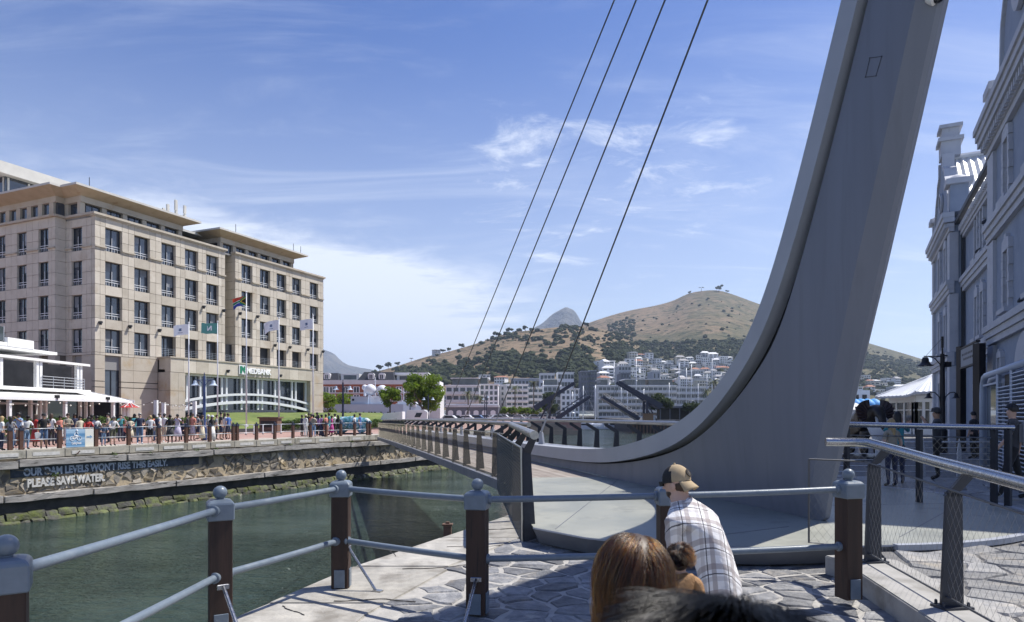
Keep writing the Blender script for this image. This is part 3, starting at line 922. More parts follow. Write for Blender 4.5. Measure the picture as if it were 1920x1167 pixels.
# ================================================================== harbour fence in front of the viewer
fence = thing('quay_fence', 'nearest railing of dark timber posts with blue-grey ball caps and two tubular rails', 'fence', (-1.8, 7.1, 0))
FP = [(-2.52,3.32,0.55),(-2.43,5.55,0.50),(-1.82,7.1,0.06),(-0.32,6.17,-0.20),(1.47,6.30,0.02),(3.24,6.42,0.24)]
FZ = [0,0,0,0,0.02,0.07]
def cap_mb():
    w, b = 0.105, 0.022
    mb = MB()
    mb.lathe([(w*1.414, 0), (w*1.414, 0.135), ((w-b)*1.414, 0.155), (0.06*1.414, 0.165)], n=4)
    return mb
cm = MB()
w = 0.103
for (ww, z) in ((w, 0), (w, 0.14), (w-0.02, 0.16), (0.05, 0.17)):
    cm.v += [(-ww,-ww,z),(ww,-ww,z),(ww,ww,z),(-ww,ww,z)]
loft(cm, 4, 3)
cap_me = cm.mesh('post_cap', 'rail_paint', bevel=0.008)
bl = MB(); bl.lathe([(0.03,0),(0.03,0.02)]+[(0.056*math.sin(math.pi*i/14), 0.06-0.056*math.cos(math.pi*i/14)) for i in range(2,15)], n=20)
ball_me = bl.mesh('finial_ball', 'rail_paint', smooth='all')
pw = MB(); pw.box(-0.088,0.088,-0.088,0.088,0.0,0.99); post_me = pw.mesh('post', 'post_wood', bevel=0.006)
ft = MB(); ft.box(-0.055,0.055,-0.1,-0.0885,0.01,0.20); ft.box(-0.04,-0.03,-0.106,-0.1,0.15,0.16); ft.box(0.02,0.03,-0.106,-0.1,0.06,0.07); foot_me = ft.mesh('foot_plate', 'rail_paint', bevel=0.004)
fl = MB(); fl.lathe([(0.046,-0.03),(0.046,0.014),(0.036,0.020)], n=16); fl_me = fl.mesh('flange', 'rail_paint', smooth=True)
st_ = MB(); st_.box(-0.05,0.05,-0.098,-0.0885,-0.022,0.022); brk_me = st_.mesh('bracket', 'steel', bevel=0.004)
fposts = []
for (x, y, rz), z in zip(FP, FZ):
    p = obj('post', post_me, fence, (x+1.8, y-7.1, z), rz)
    obj('post_cap', cap_me, p, (0,0,0.965))
    obj('finial_ball', ball_me, p, (0,0,1.13))
    for k in (0, 1): obj('foot_plate', foot_me, p, (0,0,0), k*math.pi/2)
    fposts.append(p)
for i in range(len(FP)-1):
    a, b = FP[i], FP[i+1]
    for z in (1.05, 0.50):
        pa, pb = Vector((a[0], a[1], z+FZ[i])), Vector((b[0], b[1], z+FZ[i+1]))
        d = (pb-pa).normalized()
        MB().tube([pa+d*0.09, pa.lerp(pb, 0.33)-Vector((0,0,0.004)), pa.lerp(pb, 0.66)-Vector((0,0,0.004)), pb-d*0.09], 0.030, 14).build('rail', 'rail_paint', fence, world=True, smooth=True)
        for pt, dd in ((pa, d), (pb, -d)):
            off = 0.0905 if z < 0.9 else 0.106
            q = dd.to_track_quat('Z', 'Y').to_euler()
            c = pt + dd*off*1.04
            obj('flange', fl_me, fence, c - Vector((-1.8,7.1,0)), rot=q)
# raking steel struts behind the posts
for i, foot in ((1, (-1.95,4.95,0.0)), (2, (-1.42,6.93,0.0)), (3, (-0.42,5.15,0.0))):
    x, y, rz = FP[i]
    t = Vector((x, y, 0.42 if i < 3 else 0.33)); f_ = Vector(foot)
    d = (f_-t); dh = Vector((d.x, d.y, 0)).normalized()
    s_ = t + dh*0.10
    MB().tube([s_, f_+Vector((0,0,0.012))], 0.0155, 10).build('strut', 'steel', fence, world=True, smooth=True)
    mb = MB(); mb.obox((f_.x+dh.x*0.03, f_.y+dh.y*0.03, 0.002), 0.10, 0.06, 0.012, math.atan2(dh.y, dh.x)); mb.build('strut_foot', 'steel_dull', fence, world=True)
    obj('bracket', brk_me, fence, (x+1.8, y-7.1, t.z), rot=(0, 0, math.atan2(dh.y, dh.x)+math.pi/2))
# cut-off mooring pile at the quay edge
pl = thing('mooring_stub', 'short rusty steel stub standing at the water edge beyond the fence', 'bollard', (-1.00,10.35,-0.35))
mb = MB(); mb.box(-0.06,0.06,-0.05,0.05,0,0.46); mat('rust', (0.09,0.055,0.04), (0.16,0.09,0.06), 12, 0.85, bump=0.4, bscale=40)
mb.build('stub_body', 'rust', pl, bevel=0.006)
mb = MB(); mb.box(-0.08,0.08,-0.065,0.065,0.46,0.485); mb.box(-0.03,0.03,-0.02,0.02,0.485,0.515); mb.build('stub_plate', 'rust', pl, bevel=0.004)

# ================================================================== ramp railing on the right
kerb = MB()
ky = [3.0, 4.6, 6.0, 7.45]
kpts = []
for y in ky: kpts.append((fence_x(y)-0.34, y))
kpts.append((3.62, 7.72)); kpts.append((4.05, 7.78))
for y in reversed(ky): kpts.append((fence_x(y)+0.30, y))
kerb.prism(kpts, -0.02, 0.205)
struct(kerb.build('ramp_kerb', 'concrete_kerb', bevel=0.012))
ramp_rail = thing('ramp_railing', 'stainless handrail with dark cranked posts and wire mesh along the ramp kerb', 'railing', (4.0, 6.0, 0.2))
def rpt(y, z=0.2): return Vector((fence_x(y), y, z))
rl = [Vector((3.66,7.78,1.515)), Vector((3.98,7.72,1.515)), Vector((4.06,7.55,1.51)), Vector((3.80,5.9,1.41)), Vector((3.52,4.3,1.335)), Vector((3.30,3.0,1.28))]
MB().tube(rl, 0.050, 16).build('handrail', 'steel', ramp_rail, world=True, smooth=True)
for y in (7.35, 5.62, 3.9):
    b_ = rpt(y); xr = interp([(p.y, p.x) for p in reversed(rl)], y); zr = interp([(p.y, p.z) for p in reversed(rl)], y)
    n_ = Vector((-0.988, 0.153, 0))
    mb = MB()
    t_ = Vector((0.153, 0.988, 0))
    def pp(a, z): return b_ + n_*a + Vector((0, 0, z-b_.z))
    top = zr-0.22
    mb.ext([pp(-0.07, 0.22), pp(0.10, 0.22), pp(0.06, top), pp(-0.06, top)], t_*0.045)
    mb.ext([pp(0.06, top), pp(-0.06, top), pp(-0.06, top-0.03), pp(0.06, top-0.03)], t_*0.05)
    mb.ext([pp(0.075, top-0.03), pp(-0.055, top+0.02), pp(-0.19, zr-0.035), pp(-0.10, zr-0.03)], t_*0.045)
    mb.build('railing_post', 'dark_steel', ramp_rail, world=True)
    mb = MB(); mb.obox(b_+Vector((-0.01,0.02,0.004)), 0.27, 0.17, 0.02, R(8)); 
    for sx in (-1, 1):
        for sy in (-1, 1): mb.lathe([(0.014,0),(0.014,0.03),(0.008,0.04)], b_+Vector((sx*0.105-0.01, sy*0.05+0.02, 0.024)), 6)
    mb.build('base_plate', 'dark_steel', ramp_rail, world=True)
mz = []
def mtop(y): return interp([(p.y, p.z) for p in reversed(rl)], y)-0.20
mb = MB()
a_, b_ = rpt(3.0)+Vector((-0.06,0,0)), rpt(7.5)+Vector((-0.06,0,0))
mb.tube([Vector((a_.x,a_.y,mtop(3.0))), Vector((b_.x,b_.y,mtop(7.5))), Vector((3.42,7.68,1.32))], 0.010, 8)
mb.tube([Vector((a_.x,a_.y,0.30)), Vector((b_.x,b_.y,0.30))], 0.010, 8)
mb.tube([Vector((3.42,7.68,1.32)), Vector((3.42,7.68,0.36)), Vector((3.9,7.6,0.33))], 0.012, 6)
mb.build('mesh_cable', 'cable', ramp_rail, world=True, smooth=True)
mb = MB(); wire_panel(mb, a_, b_, 0.30, mtop(3.0), 0.30, mtop(7.5), 0.092, 0.0010)
wire_panel(mb, (3.42,7.68,0), (3.96,7.62,0), 0.36, 1.32, 0.33, 1.31, 0.092, 0.0010)
mat('mesh_rope', (0.26,0.26,0.26), None, rough=0.4, metal=0.9)
tag(mb.build('railing_mesh', 'mesh_rope', ramp_rail, world=True, normals=False), kind='stuff')
# railing behind, round the back of the bearing
back_rail = thing('plaza_railing', 'level stainless handrail on dark posts behind the bridge bearing', 'railing', (7.4, 11.9, 0.2))
rl2 = [Vector((8.62,11.45,1.60)), Vector((7.6,11.75,1.615)), Vector((6.3,12.35,1.64)), Vector((5.9,12.6,1.645))]
MB().tube(rl2, 0.05, 14).build('handrail', 'steel', back_rail, world=True, smooth=True)
for x, y in ((8.52,11.45),(8.35,11.55),(7.3,11.95),(6.25,12.45)):
    mb = MB(); mb.obox((x, y, 0.2), 0.06, 0.10, 1.36, 0.3); mb.build('railing_post', 'dark_steel', back_rail, world=True)
mb = MB()
for k in range(2): mb.tube([Vector((8.5,11.5,1.42-k*0.0)), Vector((6.0,12.55,1.44))], 0.012, 6)
mb.build('mesh_cable', 'steel_dull', back_rail, world=True)
mb = MB(); wire_panel(mb, (8.45,11.52,0), (6.0,12.55,0), 0.3, 1.42, 0.3, 1.43, 0.11, 0.0016)
tag(mb.build('railing_mesh', 'mesh_rope', back_rail, world=True, normals=False), kind='stuff')
# ================================================================== quay wall across the canal
UNIT = MB().box(-0.5,0.5,-0.5,0.5,-0.5,0.5)
_unit = {}
def unit_box(m, bevel=0.0):
    k = (m, bevel)
    if k not in _unit: _unit[k] = UNIT.mesh('block', m, bevel=bevel)
    return _unit[k]
def ubox(name, m, parent, x0, x1, y0, y1, z0, z1):
    return obj(name, unit_box(m), parent, ((x0+x1)/2, (y0+y1)/2, (z0+z1)/2), scale=(x1-x0, y1-y0, z1-z0))
def boxes(name, m, parent, lst):
    for b in lst: ubox(name, m, parent, *b)
class BL:                       # collects boxes, each becomes an object of its own
    def __init__(s): s.b = []
    def box(s, *a): s.b.append(a)
    def done(s, name, m, parent): boxes(name, m, parent, s.b)
WANG = math.atan2(WD.y, WD.x)
mat('wall_mortar', (0.48,0.39,0.26), (0.34,0.29,0.205), 1.6, 0.92, bump=0.8, bscale=7, c3=(0.12,0.11,0.095), scale3=0.9, lo3=0.52, hi3=0.64, bdist=0.05)
mat('wall_stone', (0.15,0.14,0.125), (0.29,0.25,0.195), 2.2, 0.85, bump=0.7, bscale=8, rand=0.45, c3=(0.44,0.36,0.23), scale3=1.2, lo3=0.50, hi3=0.64, bdist=0.04)
mat('fender_wood', (0.25,0.235,0.215), (0.39,0.375,0.35), 5, 0.88, bump=0.7, bscale=30, stretch=(0.5,0.3,2.2), c3=(0.055,0.05,0.045), scale3=3.0, lo3=0.58, hi3=0.66, bdist=0.02)
mat('wall_dark', (0.035,0.035,0.033), (0.075,0.07,0.062), 1.5, 0.9, bump=0.6, bscale=5)
mat('algae', (0.060,0.060,0.052), (0.095,0.115,0.032), 2.4, 0.8, bump=0.9, bscale=7, c3=(0.38,0.37,0.32), scale3=1.1, lo3=0.63, hi3=0.70, rand=0.35, bdist=0.08, lo=0.42, hi=0.62)
mat('paint_dark', (0.040,0.048,0.058), (0.075,0.085,0.095), 4, 0.8, bump=0.5, bscale=10, bdist=0.03)
mat('paint_white', (0.62,0.61,0.58), (0.48,0.47,0.44), 6, 0.8)
mat('paint_letter', (0.42,0.46,0.50), (0.52,0.55,0.58), 6, 0.8, c3=(0.10,0.11,0.12), scale3=7, lo3=0.58, hi3=0.66)
mat('paint_orange', (0.42,0.22,0.06), (0.30,0.18,0.07), 6, 0.85)
wall = thing('quay_wall', 'weathered stone quay wall with timber fenders and a painted water-saving slogan across the canal', 'wall', wallp(32))
WO = wallp(32)
def wl_(y, out, z): return wallp(y, out, z) - WO
mb = MB(); mb.prism([wallp(12, 0.0), wallp(74, 0.0), wallp(74, -0.5), wallp(12, -0.5)], -5.5, -0.36)
mb.build('masonry', 'wall_mortar', wall, world=True)
mb = MB(); mb.prism([wallp(12, 0.06), wallp(74, 0.06), wallp(74, -0.2), wallp(12, -0.2)], -5.5, -2.3)
mb.build('lower_masonry', 'wall_dark', wall, world=True)
def along(y0, y1, out0, out1, z0, z1, name, m, parent=wall, bevel=0.0, wob=0.0):
    mb = MB()
    mb.ext([wallp(y0, out0, z0), wallp(y0, out1, z0), wallp(y0, out1, z1), wallp(y0, out0, z1)], wallp(y1)-wallp(y0))
    if wob: mb.v = [(a+rnd.uniform(-wob,wob), b+rnd.uniform(-wob,wob), c+rnd.uniform(-wob,wob)) for a,b,c in mb.v]
    return mb.build(name, m, parent, world=True, bevel=bevel)
y = 27.0
while y < 73:
    L = rnd.uniform(1.25, 1.75)
    cb = along(y+0.008, y+L-0.008, -0.6, 0.12+rnd.uniform(0,0.02), -0.37+rnd.uniform(-0.02,0.02), 0.03+rnd.uniform(-0.005,0.01), 'coping_block', 'concrete_old', bevel=0.018)
    if rnd.random() < 0.86:
        a = y + L*rnd.uniform(0.16, 0.24); b = y + L*rnd.uniform(0.78, 0.88)
        along(a, b, 0.10, 0.146, -0.27, -0.10, 'white_marker', 'paint_white', cb)
    y += L
for z0, z1, out in ((-0.80,-0.45,0.34), (-2.47,-2.13,0.36)):
    y = 26.0 + rnd.uniform(0, 2)
    while y < 72:
        L = rnd.uniform(3.6, 6.2); dz_ = rnd.uniform(-0.05, 0.05)
        o_ = out + rnd.uniform(-0.06, 0.05)
        mb = MB(); n = 7
        for k in range(n+1):
            yy = y+0.02+(L-0.05)*k/n
            for a, b in ((0.02, z0), (o_, z0), (o_, z1), (0.02, z1)):
                mb.v.append(tuple(wallp(yy, a+(rnd.uniform(-0.025,0.025) if a > 0.1 else 0), b+dz_+rnd.uniform(-0.025, 0.025))))
        loft(mb, 4, n)
        mb.build('fender_beam', 'fender_wood', wall, world=True, bevel=0.02)
        y += L
# rubble stones in the middle band
pts = []
uu = 0.0
U0 = -3.0; U1 = 47.0
z = -2.05
row = 0
while z < -0.85:
    u = U0 + rnd.uniform(0, 0.5)
    while u < U1:
        pts.append((u + rnd.uniform(-0.14,0.14), z + rnd.uniform(-0.09,0.09)))
        u += rnd.uniform(0.42, 0.95)
    z += 0.30
cells = voronoi(pts, 0.75)
wrest = MB(); cnt = 0
for (u, z), c in zip(pts, cells):
    c = [(a, min(-0.84, max(-2.12, b))) for a, b in c]
    if len(c) < 3 or rnd.random() < 0.16: continue
    y = 32 + u*WD.y
    mb = MB(); stone_mb(mb, c, (u, z), rnd.uniform(0.02, 0.09), rnd.uniform(0.02, 0.07), 0.03, zb=-0.05, tilt=0.05)
    if cnt < 295:
        mb.build('rubble_stone', 'wall_stone', wall, smooth=30).location = wl_(y, 0.0, z)
        wall.children[-1].rotation_euler = (R(90), 0, WANG)
    else:
        M_ = Matrix.Translation(wl_(y, 0.0, z)) @ Matrix.Rotation(WANG, 4, 'Z') @ Matrix.Rotation(R(90), 4, 'X')
        wrest.add([M_ @ Vector(v) for v in mb.v], mb.f)
    cnt += 1
if wrest.v: tag(wrest.build('far_rubble_stone', 'wall_stone', wall, smooth=30), kind='stuff')
# footing stones with weed at the waterline, two uneven rows
for zt, zb, o0, o1, l0_, l1_ in ((-3.02,-3.36,0.22,0.38,0.45,0.95), (-3.30,-4.1,0.42,0.66,0.40,0.85)):
    y = 27.0
    while y < 72:
        L = rnd.uniform(l0_, l1_); mb = MB(); h_ = rnd.uniform(-0.09, 0.07); o_ = rnd.uniform(o0, o1); n = 3
        for k in range(n+1):
            yy = y+0.015+(L-0.04)*k/n
            r_ = 0.8 if k in (0, n) else 1.0
            for a, b in ((0.0,zb),(o_*1.05,zb),(o_*r_,zt-0.14+h_),(o_*0.7*r_,zt-0.03+h_),(0.0,zt+h_)):
                mb.v.append(tuple(wallp(yy, a+(rnd.uniform(-.045,.045) if a else 0), b+rnd.uniform(-.04,.04))))
        loft(mb, 5, n)
        mb.build('footing_stone', 'algae', wall, world=True, smooth=40)
        y += L
# slogan
along(32.3, 41.2, 0.03, 0.085, -1.30, -0.80, 'painted_band', 'paint_dark')
def fit_text(name, body, size, parent, loc, rot, m, width, extrude=0.01, bold=0.0):
    o = text(name, body, size, parent, loc, rot, m, extrude, bold=bold)
    bpy.context.view_layer.update()
    k = width/max(o.dimensions.x, 1e-3)
    me = bpy.data.meshes.new_from_object(o)
    cu = o.data; bpy.data.objects.remove(o); bpy.data.curves.remove(cu)
    return obj(name, me, parent, loc, rot=rot, scale=(k, 1, 1))
RT = (R(90), 0, WANG)
fit_text('slogan_lettering', "OUR DAM LEVELS WON'T RISE THIS EASILY.", 0.52, wall, wl_(32.78, 0.088, -1.24), RT, 'paint_letter', 7.55, 0.012, 0.020)
fit_text('slogan_lettering', 'PLEASE SAVE WATER.', 0.55, wall, wl_(32.9, 0.105, -1.80), RT, 'paint_white', 3.75, 0.05, 0.024)
# weeds growing out of the wall
mat('weed', (0.07,0.11,0.03), (0.12,0.17,0.05), 9, 0.8)
def leaf_tuft(mb, c, r, n, sz, flat=0.7, rr=None):
    rr = rr or rnd
    for _ in range(n):
        d = Vector((rr.gauss(0,1), rr.gauss(0,1), rr.gauss(0,1)*flat)).normalized()*r*rr.random()**0.4
        p = Vector(c)+d
        a = Vector((rr.uniform(-1,1), rr.uniform(-1,1), rr.uniform(-1,1))).normalized()
        b = a.cross(Vector((rr.uniform(-1,1), rr.uniform(-1,1), rr.uniform(-1,1)))).normalized()
        s = sz*rr.uniform(0.6, 1.4)
        mb.v += [tuple(p-a*s), tuple(p+b*s*0.5), tuple(p+a*s), tuple(p-b*s*0.5)]
        k = len(mb.v); mb.f.append((k-4,k-3,k-2,k-1)); mb.m.append(0)
for yy, zz_ in ((36.6,-0.42),(41.0,-0.44),(42.2,-0.44),(47.5,-0.45),(53,-0.45),(38.4,-0.5),(34.0,-1.3)):
    mb = MB(); leaf_tuft(mb, wallp(yy, 0.18, zz_), 0.16, 60, 0.05); mb.build('weed', 'weed', wall, world=True, normals=False)
hook = MB(); hook.tube([wallp(34.9,0.12,-0.30), wallp(34.9,0.26,-0.26), wallp(35.0,0.28,-0.12)], 0.03, 6); hook.build('mooring_hook', 'rust', wall, world=True, smooth=True)

# ================================================================== promenade railing
mat('post_brown', (0.075,0.035,0.024), (0.10,0.05,0.033), 4, 0.65)
mat('cap_navy', (0.035,0.045,0.075), None, rough=0.5)
mat('rail_pale', (0.40,0.42,0.45), None, rough=0.4, metal=0.3)
pf = thing('promenade_fence', 'long railing of brown timber posts with two thin rails along the far promenade', 'fence', wallp(40, -0.35))
PO = wallp(40, -0.35)
def fy(px): return (42.23+0.45)/(0.554-(px-960)/F)
m1 = MB(); m1.box(-0.085,0.085,-0.085,0.085,0,0.98); pme = m1.mesh('post', 'post_brown')
m2 = MB(); m2.box(-0.10,0.10,-0.10,0.10,0.0,0.14); m2.ball((0,0,0.19), 0.06, 6); cme = m2.mesh('post_cap', 'cap_navy')
fps = [fy(p) for p in (-62,-38,8,29,102,171,233,290,342,386.5,431,438.5,475,509.6,544,577,606.7,634.5,660.5,684.5,689.5)]
for yy in fps:
    p = obj('post', pme, pf, wallp(yy, -0.35, 0.012)-PO, WANG)
    obj('post_cap', cme, p, (0,0,0.98))
mb = MB()
for a, b in zip(fps, fps[1:]):
    for z in (1.06, 0.52): MB().tube([wallp(a, -0.35, z), wallp(b, -0.35, z)], 0.026, 6).build('rail', 'rail_pale', pf, world=True, smooth='all')
# small grille panel at the near end
mb = MB()
for k in range(7): mb.tube([wallp(fy(9)+0.05+k*0.11,-0.5,0.05), wallp(fy(9)+0.05+k*0.11,-0.5,0.95)], 0.012, 4)
mb.build('grille', 'cap_navy', pf, world=True)
# cycling route board hung on the rails
mat('board_blue', (0.10,0.25,0.44), (0.40,0.56,0.70), 1.0, 0.5, stretch=(0.05,0.05,5.0), detail=3, lo=0.4, hi=0.6)
mat('board_white', (0.74,0.75,0.72), (0.74,0.70,0.52), 1.0, 0.5, stretch=(0.05,0.05,2.0), detail=1)
mat('sign_white', (0.85,0.86,0.87), None, rough=0.5)
ya, ym, yb = fy(112), fy(147.5), fy(164)
bd = thing('route_board', 'blue and white cycling route board with bicycle symbol fixed to the promenade railing', 'sign', wallp(ya, -0.2, 0.1))
def sb(y0, y1, z0, z1, name, m, out=-0.24, th=0.03):
    mb = MB(); mb.ext([wallp(y0, out, z0), wallp(y0, out+th, z0), wallp(y0, out+th, z1), wallp(y0, out, z1)], wallp(y1)-wallp(y0))
    return mb.build(name, m, bd, world=True)
sb(ya, ym, 0.06, 1.02, 'blue_panel', 'board_blue'); sb(ym+0.01, yb, 0.06, 1.02, 'white_panel', 'board_white')
RTb = (R(90), 0, WANG)
ob_ = wallp(ya, -0.2, 0.1)
wdt = (ym-ya)/WD.y
fit_text('lettering', 'Cycling Route', 0.17, bd, wallp(ya+(ym-ya)*0.28, -0.203, 0.22)-ob_, RTb, 'sign_white', wdt*0.52, 0.003, 0.004)
bi = MB()
def bp(u, v): return wallp(ya+(ym-ya)*(0.5+u/wdt), -0.20, 0.62+v)
for cx in (-0.17, 0.17):
    bi.tube([bp(cx+0.11*math.cos(a*math.pi/8), -0.10+0.11*math.sin(a*math.pi/8)) for a in range(17)], 0.014, 4)
for a, b in (((-0.17,-0.10),(-0.06,0.05)), ((-0.06,0.05),(0.11,0.05)), ((0.11,0.05),(0.17,-0.10)), ((-0.06,0.05),(0.0,-0.10)), ((0.0,-0.10),(0.11,0.05)), ((-0.17,-0.10),(0.0,-0.10)), ((-0.08,0.10),(0.03,0.24)), ((0.03,0.24),(0.12,0.12)), ((-0.08,0.10),(0.03,0.02)), ((0.03,0.02),(0.0,-0.10))):
    bi.tube([bp(*a), bp(*b)], 0.016, 4)
bi.ball(bp(0.06,0.31), 0.05, 6)
bi.build('bicycle_symbol', 'sign_white', bd, world=True)
ar = MB(); w2 = (yb-ym)/WD.y
def ap(u, v): return wallp(ym+(yb-ym)*(0.5+u/w2), -0.205, 0.58+v)
ar.ext([ap(-0.14,-0.035), ap(0.04,-0.035), ap(0.04,-0.09), ap(0.16,0.0), ap(0.04,0.09), ap(0.04,0.035), ap(-0.14,0.035)], WNv*0.006)
ar.build('arrow', 'board_blue', bd, world=True)

# ================================================================== office building
E1 = Vector((0.397,0.918,0)); N1 = Vector((-0.918,0.397,0))
C0 = Vector((-43.8,70,0)); EANG = math.atan2(E1.y, E1.x)
mat('sandstone', (0.465,0.42,0.35), (0.54,0.495,0.42), 0.9, 0.82, rand=0.13, bump=0.15, bscale=6, c3=(0.36,0.285,0.20), scale3=0.35, lo3=0.60, hi3=0.78)
mat('sandstone_plain', (0.48,0.44,0.37), (0.42,0.375,0.305), 0.7, 0.82, c3=(0.40,0.31,0.20), scale3=0.4, lo3=0.55, hi3=0.7)
mat('joint', (0.13,0.115,0.09), None, rough=0.9)
mat('window_glass', (0.022,0.030,0.048), (0.045,0.058,0.080), 0.5, 0.06, spec=0.9, ior=1.6, rand=0.6)
mat('blind', (0.20,0.22,0.25), (0.26,0.28,0.31), 2, 0.6, rand=0.3)
_rb = random.Random(4)
blind_me = MB().box(-0.5,0.5,-0.006,0,-1,0).mesh('blind', 'blind')
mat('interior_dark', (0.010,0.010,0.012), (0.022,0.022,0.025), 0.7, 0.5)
mat('frame_dark', (0.020,0.024,0.034), None, rough=0.4)
mat('frame_white', (0.66,0.68,0.71), None, rough=0.45)
mat('soffit', (0.48,0.40,0.28), (0.41,0.335,0.23), 0.8, 0.8, c3=(0.34,0.25,0.15), scale3=1.6, lo3=0.6, hi3=0.75)
mat('fascia', (0.58,0.57,0.53), (0.50,0.49,0.455), 0.8, 0.7)
mat('roof_grey', (0.25,0.25,0.25), None, rough=0.9)
mat('logo_green', (0.015,0.20,0.11), None, rough=0.45)
nb = thing('office_building', 'large sandstone office block with deep window reveals and wide overhanging eaves, five storeys', 'building', C0, EANG)
def nt(px): 
    r = (px-960)/F; return (43.8+70*r)/(0.397-0.918*r)
def nt_out(px, out):           # along-facade position seen at px on a plane 'out' metres in front of the facade
    r = (px-960)/F
    x0, y0 = C0.x - N1.x*out, C0.y - N1.y*out
    return (r*y0 - x0)/(E1.x - r*E1.y)
ROWS = [(8.30,10.85),(11.90,14.45),(15.50,18.08),(19.17,21.68)]
ZB = [8.02, 8.30, 9.60, 10.85, 11.90, 13.20, 14.45, 15.50, 16.80, 18.08, 19.17, 20.42, 21.68, 22.75]
pan = [0]; prest = MB()
def panel(x0, x1, y0, y1, z0, z1, g=0.018):
    if pan[0] < 300:
        ubox('stone_panel', 'sandstone', nb, x0+g, x1-g, y0, y1, z0+g, z1-g)
    else: prest.box(x0+g, x1-g, y0, y1, z0+g, z1-g)
    pan[0] += 1
wmesh = {}
def window(axis, a0, a1, z0, z1, at, rail=True):
    """axis 'x': in a wall running along x (glass at y=at); 'y': in a wall along y (glass at x=at)"""
    w, h = a1-a0, z1-z0
    key = (round(w,1), round(h,1), rail)
    if key not in wmesh:
        W_, H_ = key[0], key[1]
        g = MB().box(-W_/2, W_/2, 0, 0.03, 0, H_).mesh('window', 'window_glass')
        f = MB()
        for x0, x1, q0, q1 in ((-W_/2, -W_/2+0.07, 0, H_), (W_/2-0.07, W_/2, 0, H_), (-0.045, 0.045, 0.07, H_-0.07), (-W_/2+0.07, W_/2-0.07, 0, 0.07), (-W_/2+0.07, W_/2-0.07, H_-0.07, H_)):
            f.box(x0, x1, -0.07, -0.002, q0, q1)
        f = f.mesh('window_frame', 'frame_dark')
        s_ = MB()
        for q in (0.42, 0.66): s_.box(-W_/2+0.02, W_/2-0.02, -0.16, -0.12, q, q+0.06)
        s_.box(-0.02, 0.02, -0.16, -0.12, 0.1, H_*0.62)
        for k in range(1, 6): s_.box(-W_/2+W_*k/6-0.012, -W_/2+W_*k/6+0.012, -0.15, -0.13, 0.06, 0.42)
        s_ = s_.mesh('window_railing', 'frame_white')
        wmesh[key] = (g, f, s_)
    g, f, s_ = wmesh[key]
    if axis == 'x': o = obj('window', g, nb, ((a0+a1)/2, at, z0))
    else: o = obj('window', g, nb, (at, (a0+a1)/2, z0), -math.pi/2)
    obj('window_frame', f, o)
    if _rb.random() < 0.4: obj('blind', blind_me, o, (_rb.choice((-1,1))*(w-0.1)/4, -0.003, h-0.06), scale=((w-0.14)/2, 1, h*_rb.uniform(0.15,0.6)))
    if rail: obj('window_railing', s_, o)
    return o
def facade_x(x0, x1, openings, y, dep, skip_low=()):
    ed = [x0]
    for a, b in openings: ed += [a, b]
    ed.append(x1)
    for i in range(0, len(ed), 2):               # piers
        a, b = ed[i], ed[i+1]
        cuts = [a, b] if b-a < 0.9 else [a, (a+b)/2, b]
        for z0, z1 in zip(ZB, ZB[1:]):
            for c0, c1 in zip(cuts, cuts[1:]): panel(c0, c1, y, y+dep, z0, z1)
        zc = 19.42
        ubox('pier_cap', 'sandstone_plain', nb, a-0.05, b+0.05, y-0.16, y+0.1, zc, zc+0.16)
    for k, (a, b) in enumerate(openings):        # spandrels and windows
        for r, (z0, z1) in enumerate(ROWS):
            top = ROWS[r+1][0] if r < 3 else 22.75
            panel(a, b, y, y+dep, z1, top)
            if r == 0 and k in skip_low: continue
            window('x', a+0.002, b-0.002, z0, z1, y+dep*0.93)
        if 8.02 < 8.3: panel(a, b, y, y+dep, 8.02, 8.30)
OP1 = [(1.15,3.07),(4.53,6.45),(7.97,9.87),(11.18,13.08),(14.32,16.22)]
OP2 = [(20.03,21.93),(23.32,25.22),(26.50,28.40),(29.63,31.53),(33.43,35.33)]
facade_x(0.0, 17.26, OP1, 0.0, 0.5, (2,3,4))
facade_x(18.94, 36.49, OP2, 0.0, 0.5, (0,1,2,3))
# backing walls, recess between the two wings, end wall
mb = MB()
mb.box(0.62, 17.2, 0.52, 14, 0, 22.7); mb.box(18.98, 36.3, 0.52, 14, 0, 22.7); mb.box(17.0, 19.1, 2.2, 13, 0, 22.7)
mb.build('core_wall', 'joint', nb)
for z0, z1 in zip(ZB, ZB[1:]):
    panel(18.90, 18.93, 0.02, 2.2, z0, z1); panel(17.27, 17.30, 0.02, 2.2, z0, z1)
    panel(36.50, 36.55, 0.0, 7.0, z0, z1); panel(36.50, 36.55, 7.0, 14.0, z0, z1)
# balconies of the first floor: deep recesses with rails
for k, (a, b) in enumerate(OP1[2:] + [(17.4, 18.85)] + OP2[:4]):
    d0 = 0.05
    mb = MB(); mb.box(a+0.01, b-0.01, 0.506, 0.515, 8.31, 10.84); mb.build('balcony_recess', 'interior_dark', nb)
    if k % 2 == 0: window('x', a+0.15, a+0.15+1.0, 8.35, 10.7, 0.46, False)
    mb = MB()
    for q in (8.75, 8.95, 9.15, 9.36): mb.box(a, b, d0, d0+0.03, q, q+0.03)
    for f in (0.02, 0.5, 0.96): mb.box(a+(b-a)*f, a+(b-a)*f+0.04, d0+0.031, d0+0.06, 8.32, 9.4)
    mb.build('balcony_rail', 'steel_dull', nb)
